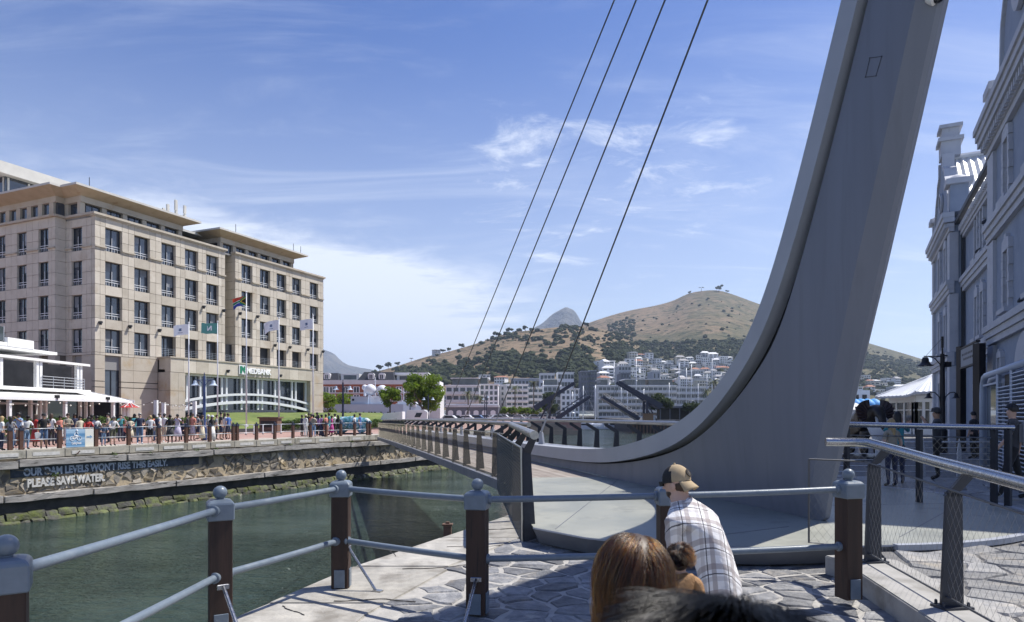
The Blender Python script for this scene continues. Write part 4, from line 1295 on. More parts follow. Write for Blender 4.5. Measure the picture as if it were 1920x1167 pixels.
# left-hand elevation: corner bay, then a wing that steps forward
def facade_y(y0, y1, openings, x, dep):
    ed = [y0]
    for a, b in openings: ed += [a, b]
    ed.append(y1)
    for i in range(0, len(ed), 2):
        a, b = ed[i], ed[i+1]
        cuts = [a, b] if b-a < 0.9 else [a, (a+b)/2, b]
        for z0, z1 in zip(ZB, ZB[1:]):
            for c0, c1 in zip(cuts, cuts[1:]):
                g = 0.018; prest2.box(x, x+dep, c0+g, c1-g, z0+g, z1-g)
        ubox('pier_cap', 'sandstone_plain', nb, x-0.16, x+0.1, a-0.05, b+0.05, 19.42, 19.58)
    for a, b in openings:
        for r, (z0, z1) in enumerate(ROWS):
            top = ROWS[r+1][0] if r < 3 else 22.75
            prest2.box(x, x+dep, a+0.018, b-0.018, z1+0.018, top-0.018)
            prest2.box(x, x+dep, a+0.018, b-0.018, 8.04, 8.28) if r == 0 else None
            window('y', a+0.002, b-0.002, z0, z1, x+dep*0.93)
prest2 = MB()
facade_y(0.52, 4.70, [(2.05,3.72)], 0.0, 0.32)
facade_y(4.72, 22.0, [(5.85,7.50),(9.56,11.22),(13.3,14.9),(17.0,18.6)], -1.1, 0.32)
for z0, z1 in zip(ZB, ZB[1:]): prest2.box(-1.08, -0.02, 4.66, 4.70, z0+0.018, z1-0.018)
tag(prest2.build('side_stone_panel', 'sandstone', nb), kind='stuff')
if prest.v: tag(prest.build('end_stone_panel', 'sandstone', nb), kind='stuff')
mb = MB(); mb.box(-0.77, 0.4, 4.75, 22, 0, 22.7); mb.box(0.33, 0.6, 0.6, 4.7, 0, 22.7); mb.build('core_wall', 'joint', nb)
# plinth storey
mb = BL()
for a, b in ((0.0,1.10),(2.95,4.40),(4.42,7.45)): mb.box(a, b, 0, 0.5, 0.5, 4.58); mb.box(a, b, 0, 0.5, 4.66, 5.20); mb.box(a, b, 0, 0.5, 5.28, 6.55); mb.box(a, b, 0, 0.5, 6.58, 8.0)
for a, b in ((32.2,34.0),(34.02,36.49)): mb.box(a, b, 0, 0.5, 0.5, 2.3); mb.box(a, b, 0, 0.5, 2.34, 4.6); mb.box(a, b, 0, 0.5, 4.64, 6.4); mb.box(a, b, 0, 0.5, 6.44, 8.0)
mb.box(0.0, 0.5, 0.52, 2.1, 0.5, 8.0); mb.box(0.0, 0.5, 3.65, 4.7, 0.5, 8.0); mb.box(-1.1, -0.6, 4.72, 5.9, 0.5, 8.0); mb.box(-1.1, -0.6, 7.4, 9.6, 0.5, 8.0); mb.box(-1.1, -0.6, 11.1, 22, 0.5, 8.0)
mb.done('plinth_wall', 'sandstone_plain', nb)
boxes('spandrel_panel', 'roof_grey', nb, [(1.12, 2.93, 0.30, 0.36, 6.5, 8.0), (0.32, 0.38, 2.12, 3.63, 6.5, 8.0)])
window('x', 1.12, 2.93, 3.4, 6.45, 0.4, False); window('x', 1.12, 2.93, 1.2, 3.3, 0.4, False); window('y', 2.12, 3.63, 3.4, 6.45, 0.42, False)
# cornices, parapets
for x0, x1 in ((-0.28,17.45),(18.75,36.75)):
    mb = MB(); mb.box(x0, x1, -0.28, 0.6, 22.75, 22.98); mb.box(x0+0.12, x1-0.12, -0.15, 0.6, 22.62, 22.748); mb.build('cornice', 'sandstone_plain', nb)
mb = MB(); mb.box(-0.28, 0.6, 0.602, 4.5, 22.75, 22.98); mb.box(-1.38, -0.5, 4.42, 22, 22.75, 22.98); mb.box(-0.498, -0.28, 4.42, 4.7, 22.75, 22.98); mb.build('cornice', 'sandstone_plain', nb)
mb = MB(); mb.box(0, 36.4, 0.61, 20, 22.5, 22.7); mb.build('roof_terrace', 'roof_grey', nb)
# penthouses and eaves
def penthouse(x0, x1, y0, y1, ex0, ex1, ey0):
    mb = MB(); mb.box(x0+0.3, x1-0.3, y0+0.4, y1, 22.7, 24.5); mb.build('penthouse_glazing', 'window_glass', nb)
    bl_ = []; n = int((x1-x0)/2.15)
    for k in range(n+1):
        xc = x0+0.2+(x1-x0-0.4)*k/n
        bl_.append((xc-0.27, xc+0.27, y0+0.05, y0+0.5, 22.7, 24.35))
    yy = y0+2.4
    while yy < y1: bl_.append((x0+0.02, x0+0.35, yy-0.3, yy+0.3, 22.7, 24.35)); yy += 2.3
    boxes('penthouse_pillar', 'sandstone_plain', nb, bl_)
    bl_ = []; xx = x0+0.75
    while xx < x1-0.6: bl_.append((xx-0.03, xx+0.03, y0+0.34, y0+0.4, 22.7, 24.35)); xx += 0.72
    boxes('mullion', 'frame_dark', nb, bl_)
    mb = MB(); mb.box(x0-0.08, x1+0.08, y0-0.1, y1, 24.35, 24.98); mb.build('penthouse_lintel', 'sandstone_plain', nb)
    so = MB()
    so.v = [(x0-0.02,y0-0.04,24.98),(x1+0.02,y0-0.04,24.98),(x1+0.02,y1,24.98),(x0-0.02,y1,24.98),(ex0,ey0,25.55),(ex1,ey0,25.55),(ex1,y1,25.55),(ex0,y1,25.55)]
    so.f = [(0,1,5,4),(3,0,4,7),(1,2,6,5)]; so.m = [0,0,0]
    so.build('soffit', 'soffit', nb)
    mb = MB(); mb.box(ex0, ex1, ey0, y1, 25.552, 25.78); mb.box(ex0+0.25, ex1-0.25, ey0+0.25, y1, 25.78, 25.86); mb.build('eave', 'fascia', nb)
penthouse(0.0, 12.6, 2.2, 13, -1.5, 14.2, 0.7)
penthouse(18.4, 32.1, 2.0, 13, 16.85, 33.6, 0.45)
mb = MB(); mb.box(12.8, 18.3, 6.0, 13, 22.7, 25.0); mb.build('penthouse_link', 'window_glass', nb)
mb = MB(); mb.box(12.0, 18.5, 4.6, 13, 25.2, 25.48); mb.build('eave', 'fascia', nb)
mb = MB(); mb.box(-0.7, 0.6, 4.9, 22, 22.7, 24.5); mb.build('penthouse_glazing', 'window_glass', nb)
boxes('penthouse_pillar', 'sandstone_plain', nb, [(-0.95, -0.6, 5.25+1.9*k, 5.95+1.9*k, 22.7, 24.4) for k in range(9)])
mb = MB(); mb.box(-1.0, 0.6, 4.8, 22, 24.4, 25.0); mb.build('penthouse_lintel', 'sandstone_plain', nb)
so = MB(); so.v = [(-1.0,4.8,25.0),(-1.0,22,25.0),(-2.6,3.2,25.55),(-2.6,22,25.55),(0.6,4.8,25.0),(0.6,3.2,25.55)]; so.f = [(0,1,3,2),(0,2,5,4)]; so.m = [0,0]; so.build('soffit', 'soffit', nb)
mb = MB(); mb.box(-2.6, 0.4, 3.2, 22, 25.553, 25.77); mb.build('eave', 'fascia', nb)
mb = MB(); mb.box(-0.5, 9, 14.4, 26, 25, 28.6); mb.build('plant_room_glazing', 'window_glass', nb)
boxes('mullion', 'fascia', nb, [(-0.56, -0.42, 14.6+k*2.3, 14.8+k*2.3, 25, 28.5) for k in range(5)] + [(-0.3+k*2.2, -0.1+k*2.2, 14.3, 14.44, 25, 28.5) for k in range(5)])
mb = MB(); mb.box(-1.6, 9.5, 13.4, 27, 28.6, 29.9); mb.build('plant_room_roof', 'fascia', nb)
# entrance block
EX0, EX1 = 7.5, 32.1
mb = BL()
for a, b in ((EX0, 8.55), (8.57, 9.5)):
    for z0, z1 in ((0,2.2),(2.23,4.4),(4.43,6.55)): mb.box(a, b, -2.0, -1.2, z0, z1)
for z0, z1 in ((0,2.2),(2.23,4.4),(4.43,6.55)): mb.box(EX0, EX0+0.6, -1.18, -0.02, z0, z1); mb.box(31.2, EX1, -2.0, -0.02, z0, z1)
mb.done('entrance_pier', 'sandstone_plain', nb)
x = EX0
while x < EX1-0.1:
    x2 = min(EX1, x+1.76)
    ubox('lintel_stone', 'sandstone', nb, x+0.012, x2-0.012, -2.02, -1.1, 6.58, 8.18); x = x2
mb = MB(); mb.box(EX0-0.1, EX1+0.1, -2.12, 0.0, 8.19, 8.34); mb.box(EX0+0.1, EX1-0.1, -1.09, -0.02, 6.9, 8.18); mb.build('entrance_roof', 'sandstone_plain', nb)
mb = MB(); mb.box(9.2, 31.2, -0.7, -0.64, 0.4, 6.8); mb.build('entrance_glazing', 'window_glass', nb)
mb = BL()
for p in (350.5,375.6,385,416,424.8,452.8,461.8,483.7,491.6,515.8,523.8,547.4,554.6,573.5):
    xc = nt_out(p, 1.3); mb.box(xc-0.13, xc+0.13, -1.35, -1.15, 2.3, 6.56)
mb.box(9.5, 31.2, -1.36, -1.16, 6.3, 6.575)
mb.done('entrance_mullion', 'frame_white', nb)
for base, rise, th in ((2.25, 1.05, 0.34), (3.2, 1.1, 0.28)):
    mb = MB(); n = 24; xs_ = [9.5+21.7*k/n for k in range(n+1)]
    for k in range(n+1):
        zc = base + rise*(1-(2*k/n-1)**2)
        for a, b in ((-1.62,zc-th/2),(-1.38,zc-th/2),(-1.38,zc+th/2),(-1.62,zc+th/2)): mb.v.append((xs_[k], a, b))
    loft(mb, 4, n); mb.build('entrance_arch', 'frame_white', nb)
x0_, x1_ = nt_out(461, 2.03), nt_out(507, 2.03)
fit_text('lettering', 'NEDBANK', 1.0, nb, (x0_, -2.12, 7.02), (R(90),0,0), 'sign_white', x1_-x0_, 0.08, 0.03)
lx0, lx1 = nt_out(447.5, 2.03), nt_out(459.5, 2.03)
lw = lx1-lx0
em = MB(); em.ext([(lx0,-2.06,6.85),(lx1,-2.06,6.85),(lx1,-2.06,8.0),(lx0,-2.06,8.0)], (0,-0.08,0)); emb = em.build('emblem', 'sign_white', nb)
em = MB()
em.ext([(lx0+lw*.12,-2.14,6.95),(lx0+lw*.42,-2.14,6.95),(lx0+lw*.42,-2.14,7.9),(lx0+lw*.12,-2.14,7.9)], (0,-0.05,0))
em.ext([(lx0+lw*.42,-2.14,7.9),(lx0+lw*.42,-2.14,7.5),(lx0+lw*.90,-2.14,6.95),(lx0+lw*.90,-2.14,7.3)], (0,-0.05,0))
em.ext([(lx0+lw*.70,-2.145,7.5),(lx0+lw*.90,-2.145,7.4),(lx0+lw*.90,-2.145,7.9),(lx0+lw*.70,-2.145,7.9)], (0,-0.05,0))
em.build('emblem_mark', 'logo_green', emb)
# wall lamps
lm = MB(); lm.box(-0.12,0.12,-0.42,-0.002,-0.03,0.18); lm.box(-0.09,0.09,-0.34,-0.1,-0.2,-0.032); lme = lm.mesh('wall_lamp', 'frame_dark', bevel=0.02)
for p in (186,241.7,297,514,542,575.7,604): obj('wall_lamp', lme, nb, (nt(p), 0.0, 11.37))
for p in (380,417.6,448.4,481.3): obj('wall_lamp', lme, nb, (nt(p), 0.0, 14.98))
obj('wall_lamp', lme, nb, (nt_out(425.5,2.0), -2.02, 7.1)); obj('wall_lamp', lme, nb, (nt_out(524,2.0), -2.02, 7.0))
# roof aerials
mb = MB()
for xx, yy, h_ in ((10.6,2.2,1.2),(11.0,3.4,1.0),(11.4,1.8,1.9),(12.1,2.6,1.7),(12.5,1.6,1.5),(13.0,2.2,0.6)):
    mb.box(xx-0.04, xx+0.04, yy-0.04, yy+0.04, 25.8, 25.9+h_); mb.box(xx-0.16, xx+0.16, yy-0.1, yy+0.1, 25.95+h_*0.3, 25.9+h_)
mb.build('roof_aerial', 'fascia', nb)
mb = BL()
for xx, yy in ((32.8,1.2),(31.0,1.0),(0.5,1.6),(-1.0,15.0),(20.0,1.0)): mb.box(xx-0.025,xx+0.025,yy-0.025,yy+0.025,25.8 if yy<10 else 29.9,27.0 if yy<10 else 31.2)
mb.done('mast_rod', 'frame_dark', nb)
# ================================================================== restaurant on the promenade
mat('awning', (0.78,0.78,0.76), (0.70,0.70,0.69), 1.2, 0.7)
mat('awning_grey', (0.33,0.34,0.36), None, rough=0.7)
mat('clear_glass', (0.05,0.06,0.065), None, rough=0.05, spec=0.8)
mat('red_umbrella', (0.42,0.03,0.03), None, rough=0.7)
mat('blue_sign', (0.03,0.05,0.28), None, rough=0.5)
mat('bulb', (0.9,0.88,0.8), None, rough=0.4)
rs = thing('restaurant', 'white two-level restaurant terrace with canopies and glass balustrades in front of the office block', 'building', (-39, 50, 0))
RSO = Vector((-39,50,0))
def wb(name, m, x0, x1, y0, y1, z0, z1, parent=None):
    p = parent or rs
    L = wloc(p)
    return ubox(name, m, p, x0-L.x, x1-L.x, y0-L.y, y1-L.y, z0-L.z, z1-L.z)
def rx(y): return -35.3 - 0.0*(y-50)
# upper level
wb('upper_floor', 'awning', -44, -36.0, 34, 57, 3.55, 3.80)
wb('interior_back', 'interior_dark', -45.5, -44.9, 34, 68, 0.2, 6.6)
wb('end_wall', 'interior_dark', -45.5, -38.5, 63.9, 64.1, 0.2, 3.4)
mb = MB(); mb.add([(-36.2,57.2,5.85),(-36.2,30,5.85),(-44,30,6.5),(-44,57.2,6.5)], [(0,1,2,3)]); mb.add([(-36.2,57.2,6.02),(-36.2,30,6.02),(-44,30,6.68),(-44,57.2,6.68)], [(3,2,1,0)]); mb.add([(-36.19,57.21,5.84),(-36.19,30,5.84),(-36.19,30,6.03),(-36.19,57.21,6.03)], [(0,1,2,3)]); mb.add([(-36.19,57.22,5.84),(-36.19,57.22,6.03),(-44,57.22,6.68),(-44,57.22,6.49)], [(0,1,2,3)])
mb.build('pergola_roof', 'awning', rs, world=True, normals=False)
for p in (0, 68, 74.5, 144, 150):
    y = -36.5/((p-960)/F); wb('column', 'white_paint', -36.62, -36.38, y-0.13, y+0.13, 3.8, 5.86)
for a, b in ((31,38.8),(39.2,47.2),(51.5,56.6)):
    mb = MB()
    for z in (4.05,4.28,4.5,4.72): mb.tube([(-36.3,a,z),(-36.3,b,z)], 0.025, 4)
    for k in range(5): mb.tube([(-36.3,a+(b-a)*k/4,3.8),(-36.3,a+(b-a)*k/4,4.75)], 0.03, 4)
    mb.build('terrace_rail', 'rail_pale', rs, world=True)
wb('roller_blind', 'awning_grey', -40.2, -40.1, 41.5, 47.6, 5.0, 5.75)
wb('bar_wall', 'cap_navy', -41.0, -40.8, 36, 48.2, 3.8, 5.2)
# roof terrace above
wb('roof_slab', 'awning', -45, -38.2, 30, 56, 6.72, 6.95)
for a, b, h_ in ((36,41.0,7.3),(41.05,43.2,7.75),(43.25,50.4,7.2),(50.45,53.2,7.6)): wb('parapet', 'awning', -38.4, -38.15, a, b, 6.951, h_)
for a, b in ((30,40.9),(43.3,50.2)):
    wb('glass_balustrade', 'clear_glass', -38.30, -38.27, a, b, 7.302, 8.35)
    for k in range(6): wb('balustrade_post', 'rail_pale', -38.32, -38.25, a+(b-a)*k/5-0.03, a+(b-a)*k/5+0.03, 7.303, 8.4)
# lower canopy
EY0, EY1 = 30.0, 60.5
mb = MB()
ny = 9
for k in range(ny):
    a, b = EY0+(EY1-EY0)*k/ny, EY0+(EY1-EY0)*(k+1)/ny-0.12
    q = MB(); q.ext([(-34.4,a,2.92),(-39.0,a,3.86),(-39.0,a,3.92),(-34.4,a,2.98)], (0,b-a,0)); q.build('canopy_panel', 'awning', rs, world=True)
wb('canopy_fascia', 'white_paint', -34.5, -34.25, EY0, EY1, 2.78, 2.99)
mb = MB(); mb.ext([(-34.35,EY1+0.02,2.80),(-39,EY1+0.02,3.70),(-39,EY1+0.02,3.95),(-34.35,EY1+0.02,3.0)], (0,0.12,0)); mb.build('canopy_fascia', 'white_paint', rs, world=True)
for p in (-35, 17, 57, 75, 85, 122, 150, 161, 172, 212, 232, 238):
    d = 34.5; y = -d/((p-960)/F)
    if p in (57,75,85,150,161,172): y = -37.2/((p-960)/F); xx = -37.2
    else: xx = -34.5
    wb('column', 'white_paint', xx-0.11, xx+0.11, y-0.11, y+0.11, 0.0, 2.80 if xx > -35 else 3.4)
wb('shopfront_glass', 'clear_glass', -40.6, -40.5, 30, 62, 0.2, 3.6)
wb('transom', 'white_paint', -40.5, -40.4, 30, 58, 2.55, 2.72)
for k in range(9): wb('shopfront_mullion', 'white_paint', -40.5, -40.38, 31+k*3.2, 31.12+k*3.2, 0.5, 2.55)
mb = MB(); mb.ext([(-35.3,EY0,3.35),(-35.3,43.2,3.35),(-35.3,43.2,3.98),(-35.3,EY0,3.98)], (0.1,0,0)); mb.build('sign_board', 'awning', rs, world=True)
fit_text('sign_lettering', 'CHET', 0.62, rs, Vector((-35.18,40.0,3.46))-RSO, (R(90),0,R(90)), 'blue_sign', 3.0, 0.02, 0.01)
for x, y in ((-34.35,42.2),(-34.35,50.2),(-34.35,56.5)):
    mb = MB(); mb.box(x-0.02,x+0.22,y-0.14,y+0.14,2.98,3.22); mb.tube([(x+0.1,y,2.97),(x+0.1,y,2.85)],0.03,4); mb.build('floodlight', 'black', rs, world=True)
# strings of bulbs with poles in front of the entrance
def pole_at(px, y, z1, base=0.0, lean=0.0):
    x = (px-960)/F*y
    t = thing('string_light_pole', f'white square pole carrying string lights, {"taller and nearer" if px<295 else "beside the lamp post" if px>350 else "thinner and farther"} one by the entrance', 'pole', (x,y,base))
    mb = MB(); mb.box(-0.13,0.13,-0.13,0.13,0,z1-base); mb.build('shaft', 'white_paint', t)
    mb = MB(); mb.box(-0.18,0.18,-0.18,0.18,0,0.12); mb.build('foot', 'frame_dark', t)
    return Vector((x,y,z1))
pa = pole_at(292.5, 54, 2.9); pb = pole_at(307, 57, 2.75); pc = pole_at(365, 56, 2.85)
sl = thing('string_lights', 'sagging string of round bulbs between the canopy and white poles', 'string lights', (-32,54,0))
def sag(a, b, n=10, s=0.35):
    return [a.lerp(b, k/n) - Vector((0,0,s*4*(k/n)*(1-k/n))) for k in range(n+1)]
cb = MB(); bb = []
for a, b in ((Vector((-34.4,58,2.85)), pa), (pa, pc), (pb, pc), (Vector((-34.3,44,2.8)), Vector((-34.3,50,2.8))), (Vector((-34.3,50,2.8)), Vector((-34.3,56,2.8)))):
    pts_ = sag(a, b); cb.tube(pts_, 0.012, 4); bb += pts_[1:-1:2]
cb.build('wire', 'black', sl, world=True)
bm_ = MB().ball((0,0,-0.06), 0.06, 6).mesh('bulb', 'bulb', smooth='all')
for p in bb: obj('bulb', bm_, sl, p - Vector((-32,54,0)))
# red parasol by the corner of the terrace
um = thing('red_parasol', 'red parasol with pale seams at the far corner of the restaurant terrace', 'parasol', (-34.0,59.3,0))
n = 8; cn = MB(); top = (0,0,2.80)
ring = [(0.85*math.cos(2*math.pi*k/n), 0.85*math.sin(2*math.pi*k/n), 2.35) for k in range(n)]
cn.v = [top]+ring; cn.f = [(0,1+k,1+(k+1)%n) for k in range(n)]; cn.m = [0]*n
cn.build('canopy', 'red_umbrella', um)
sm_ = MB()
for k in range(n): sm_.tube([(0,0,2.82), (ring[k][0], ring[k][1], ring[k][2]+0.02)], 0.03, 4)
sm_.build('seam', 'awning', um)
MB().tube([(0,0,0),(0,0,2.80)], 0.03, 8).build('pole', 'white_paint', um)

# ================================================================== planting
mat('leaf_hedge', (0.045,0.085,0.018), (0.10,0.16,0.035), 3.0, 0.6)
mat('leaf_tree', (0.085,0.14,0.022), (0.17,0.235,0.04), 0.9, 0.6)
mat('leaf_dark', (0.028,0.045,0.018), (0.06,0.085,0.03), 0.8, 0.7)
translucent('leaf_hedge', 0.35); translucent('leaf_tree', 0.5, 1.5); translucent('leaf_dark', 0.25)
mat('leaf_palm', (0.05,0.075,0.02), (0.12,0.13,0.04), 1.0, 0.6)
mat('bark', (0.09,0.075,0.06), (0.14,0.12,0.10), 6, 0.9, bump=0.4)
mat('planter', (0.05,0.052,0.06), None, rough=0.7)
mat('lawn_grass', (0.085,0.125,0.025), (0.145,0.185,0.045), 0.6, 0.9, bump=0.7, bscale=9, c3=(0.24,0.24,0.08), scale3=0.25, lo3=0.55, hi3=0.75)
def hedge(label, a, b, w, z0, z1, n, planter=True, m='leaf_hedge', sz=0.085):
    a, b = Vector(a), Vector(b)
    t = thing('hedge', label, 'hedge', (a.x, a.y, z0))
    d = (b-a); L = d.length; d.normalize(); s = Vector((-d.y, d.x, 0))
    mb = MB()
    for _ in range(n):
        u = rnd.random()*L; v = rnd.uniform(-1,1)*w/2; zz_ = z0 + (0.4 if planter else 0) + rnd.random()**0.7*(z1-z0-(0.4 if planter else 0)) + 0.10*math.sin(u*2.1)+0.06*math.sin(u*5.3)
        leaf_tuft(mb, a+d*u+s*v+Vector((0,0,zz_-a.z)), 0.10, 3, sz)
    mb.build('foliage', m, t, world=True, normals=False)
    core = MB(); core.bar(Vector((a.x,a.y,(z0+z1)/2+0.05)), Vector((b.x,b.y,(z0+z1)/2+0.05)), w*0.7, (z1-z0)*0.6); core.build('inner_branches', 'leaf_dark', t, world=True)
    if planter:
        mb = MB(); mb.bar(Vector((a.x,a.y,z0+0.22)), Vector((b.x,b.y,z0+0.22)), w*0.95, 0.44); mb.build('planter', 'planter', t, world=True)
hedge('green hedge in dark planter before the restaurant, longest stretch behind the route board', (-32.2,38,0), (-28.4,50.5,0), 0.9, 0, 1.45, 3600)
hedge('shorter green hedge at the restaurant end below the red parasol', (-28.0,51.5,0), (-26.2,56.0,0), 0.9, 0, 1.40, 1700)
hedge('clipped dark hedge curving along the foot of the lawn', (-23.5,63.5,0.5), (-17.2,72,0.5), 0.9, 0.25, 1.15, 2400, False, 'leaf_hedge', 0.09)
hedge('low dark hedge at the lawn foot behind the group in bright dresses', (-17.0,72.3,0.5), (-13.2,80,0.5), 0.9, 0.2, 1.0, 1800, False, 'leaf_hedge', 0.09)
# lawn bank
lw_ = MB(); nu, nv = 30, 10
def lawn_pt(u, v):
    p = 385 + (738-385)*u
    df = 62 + 0.055*(p-400); d = df + 26*v
    z = 0.25 + 1.72*(1-(1-min(1, v*1.35))**2)
    z *= min(1, (738-p)/18.0+0.02)*0.98
    return Vector(((p-960)/F*d, d, z + 0.03*math.sin(u*40)*v))
lw_.grid(lawn_pt, nu, nv)
struct(lw_.build('lawn', 'lawn_grass', smooth='all'))
kb = MB()
for k in range(24):
    a, b = lawn_pt(k/24*0.92, 0), lawn_pt((k+1)/24*0.92, 0)
    kb.bar(Vector((a.x,a.y-0.3,0.16)), Vector((b.x,b.y-0.3,0.16)), 0.35, 0.36)
struct(kb.build('lawn_kerb', 'planter'))
def blob_points(rr, blobs, n):
    tot = sum(b[3]**2 for b in blobs); out = []
    for c in blobs:
        for _ in range(int(n*c[3]**2/tot)):
            v = Vector((rr.gauss(0,1), rr.gauss(0,1), rr.gauss(0,1))).normalized()*c[3]*(rr.random()**0.33)
            v.z *= 0.75
            out.append(Vector(c[:3])+v)
    return out
def tree(name, label, base, h, crown_r, crown_h, m, n, leaf, seed, trunk_r=0.2, cat='tree', group=None, nb_=22, lean=0.0, cz=None, squash=0.62):
    rr = random.Random(seed)
    t = thing(name, label, cat, base, 0, group)
    cz = cz if cz is not None else h - crown_h/2
    blobs = []
    for k in range(nb_):
        v = Vector((rr.gauss(0,1), rr.gauss(0,1), rr.gauss(0,1))).normalized()
        rr_ = rr.uniform(0.55, 1.0)
        br_ = crown_r*rr.uniform(0.20, 0.36)
        c = Vector((v.x*crown_r*0.80*rr_, v.y*crown_r*0.80*rr_, cz + v.z*crown_h*0.42*rr_))
        blobs.append((c.x+lean, c.y, c.z, br_))
    tr = MB()
    fork = Vector((lean*0.4, 0, max(0.3, cz-crown_h*0.42)))
    tr.tube([(0,0,-0.2), (lean*0.15+rr.uniform(-.05,.05),0,fork.z*0.5), fork], [trunk_r*1.2, trunk_r, trunk_r*0.8], 7)
    for b in blobs[:10]:
        c = Vector(b[:3]); mid = fork.lerp(c, 0.5) + Vector((rr.uniform(-.2,.2)*crown_r, rr.uniform(-.2,.2)*crown_r, -0.05*crown_h))
        tr.tube([fork, mid, c], [trunk_r*0.55, trunk_r*0.35, trunk_r*0.12], 5, cap=False)
    tr.build('trunk', 'bark', t, smooth='all')
    cr_ = MB()
    for p in blob_points(rr, blobs, n): leaf_tuft(cr_, p, leaf*0.9, 2, leaf, 0.8, rr)
    cr_.build('crown', m, t, normals=False)
    return t
tree('street_tree', 'large spreading bright green tree beside the lamp post near the low arched building', (-14.2,106,0), 8.3, 4.3, 6.2, 'leaf_tree', 5200, 0.19, 11, 0.28, nb_=30)
tree('street_tree', 'small round bright green tree in front of the brick hotel', (-19.0,104,1.0), 5.0, 2.1, 3.0, 'leaf_tree', 1900, 0.15, 12, 0.13)
tree('street_tree', 'green tree close against the end of the office block', (-31.8,114,0), 6.0, 2.5, 4.6, 'leaf_tree', 1800, 0.18, 13, 0.15)
tree('street_tree', 'pale leafy tree between the office block and the double lamp', (-38,150,0), 6.5, 2.6, 4.2, 'leaf_tree', 900, 0.25, 14, 0.16)
tree('street_tree', 'rounded dark pine tree behind the right lifting bridge beam', (40.5,184,0), 7.2, 4.0, 4.6, 'leaf_dark', 1500, 0.36, 15, 0.25)
tree('street_tree', 'dark bushy tree behind the left lifting bridge beam', (11.2,196,0), 8.0, 3.6, 6.6, 'leaf_dark', 1300, 0.36, 16, 0.22)
tree('street_tree', 'low dark tree beside the quay restaurant roof', (49.5,182,0), 5.2, 2.8, 3.6, 'leaf_dark', 900, 0.34, 17, 0.2)
for k, (p, lab) in enumerate(((946,'leftmost'),(960,'second from the left'),(975,'third from the left'),(990,'fourth from the left'),(1008,'rightmost'))):
    tree('clipped_tree', f'clipped round street tree behind the car park, {lab} of five', ((p-960)/F*205,205,0), 3.9, 1.75, 2.4, 'leaf_tree', 620, 0.2, 30+k, 0.12, group='clipped trees behind the car park')
for k, (p, d, h_, lab) in enumerate(((877,196,8.0,'palm tree in front of the low arched building'),(965,215,10.2,'slim palm tree before the white balconied flats'),(1000,214,11.6,'tallest palm tree, left of the lifting bridge'),(899,230,7.5,'short palm before the white gridded flats'),(1338,190,11.0,'palm tree with drooping crown beside the mast edge'),(1326,196,8.6,'shorter palm behind the quay restaurant'))):
    rr = random.Random(50+k)
    t = thing('palm_tree', lab, 'palm', ((p-960)/F*d, d, 0))
    MB().tube([(0,0,0),(0.15,0,h_*0.5),(0.05,0,h_)], [0.28,0.22,0.18], 6).build('trunk', 'bark', t, smooth='all')
    cr_ = MB()
    for f in range(34):
        a = rr.random()*6.283; el = rr.uniform(-0.9, 1.0); L = rr.uniform(1.6, 2.5)
        dh = Vector((math.cos(a), math.sin(a), 0)); pts_ = []
        for s in range(5):
            u = s/4; pts_.append(Vector((0.05,0,h_)) + dh*L*u*math.cos(el*0.7) + Vector((0,0,L*u*math.sin(el) - 0.55*L*u*u)))
        sd = Vector((-dh.y, dh.x, 0))
        for s in range(4):
            for q in (-1, 1):
                for e in range(3):
                    b_ = pts_[s].lerp(pts_[s+1], e/3); tip = b_ + sd*q*0.42*(1-0.15*s) + dh*0.15 - Vector((0,0,0.16))
                    cr_.add([b_, b_+(pts_[s+1]-pts_[s])*0.22, tip], [(0,1,2)])
    cr_.build('crown', 'leaf_palm', t, normals=False)

# ================================================================== flags and lamps
mat('pole_white', (0.62,0.64,0.68), None, rough=0.4)
mat('flag_white', (0.74,0.76,0.80), None, rough=0.8)
mat('flag_ink', (0.06,0.11,0.22), None, rough=0.8)
mat('flag_teal', (0.10,0.30,0.27), None, rough=0.8)
for nme, c in (('flag_red',(0.55,0.06,0.03)),('flag_blue',(0.03,0.05,0.32)),('flag_green',(0.02,0.22,0.09)),('flag_gold',(0.65,0.42,0.04)),('flag_black',(0.01,0.01,0.01))): mat(nme, c, None, rough=0.8)
def flag_design(kind, u, v):
    if kind == 'harbour':
        x, y = (u-0.52)*1.6, v-0.52
        if x*x*1.1+y*y*2.2 < 0.045 and not (abs(y) < 0.04 and abs(x) > 0.06): return 1
        if 0.18 < v < 0.25 and 0.38 < u < 0.68: return 1
        return 0
    if kind == 'bank':
        if 0.30 < v < 0.76:
            if 0.34 < u < 0.39 or 0.56 < u < 0.61: return 1
            if 0.34 < u < 0.61 and abs((0.76-v)/0.46 - (u-0.34)/0.27) < 0.22: return 1
        return 0
    w = abs(v-0.5)                       # national flag: u = 0 at the hoist
    tri = u*1.5 + w*2
    if u < 0.33 and w < 0.33*(1-u/0.33)*1.0: return 0
    if u < 0.42 and w < 0.42*(1-u/0.42)*1.0: return 3
    if w < 0.10 or abs(w - (0.5-u*1.0)) < 0.11 and u < 0.45: return 2
    if w < 0.16: return 5
    return 1 if v > 0.5 else 4
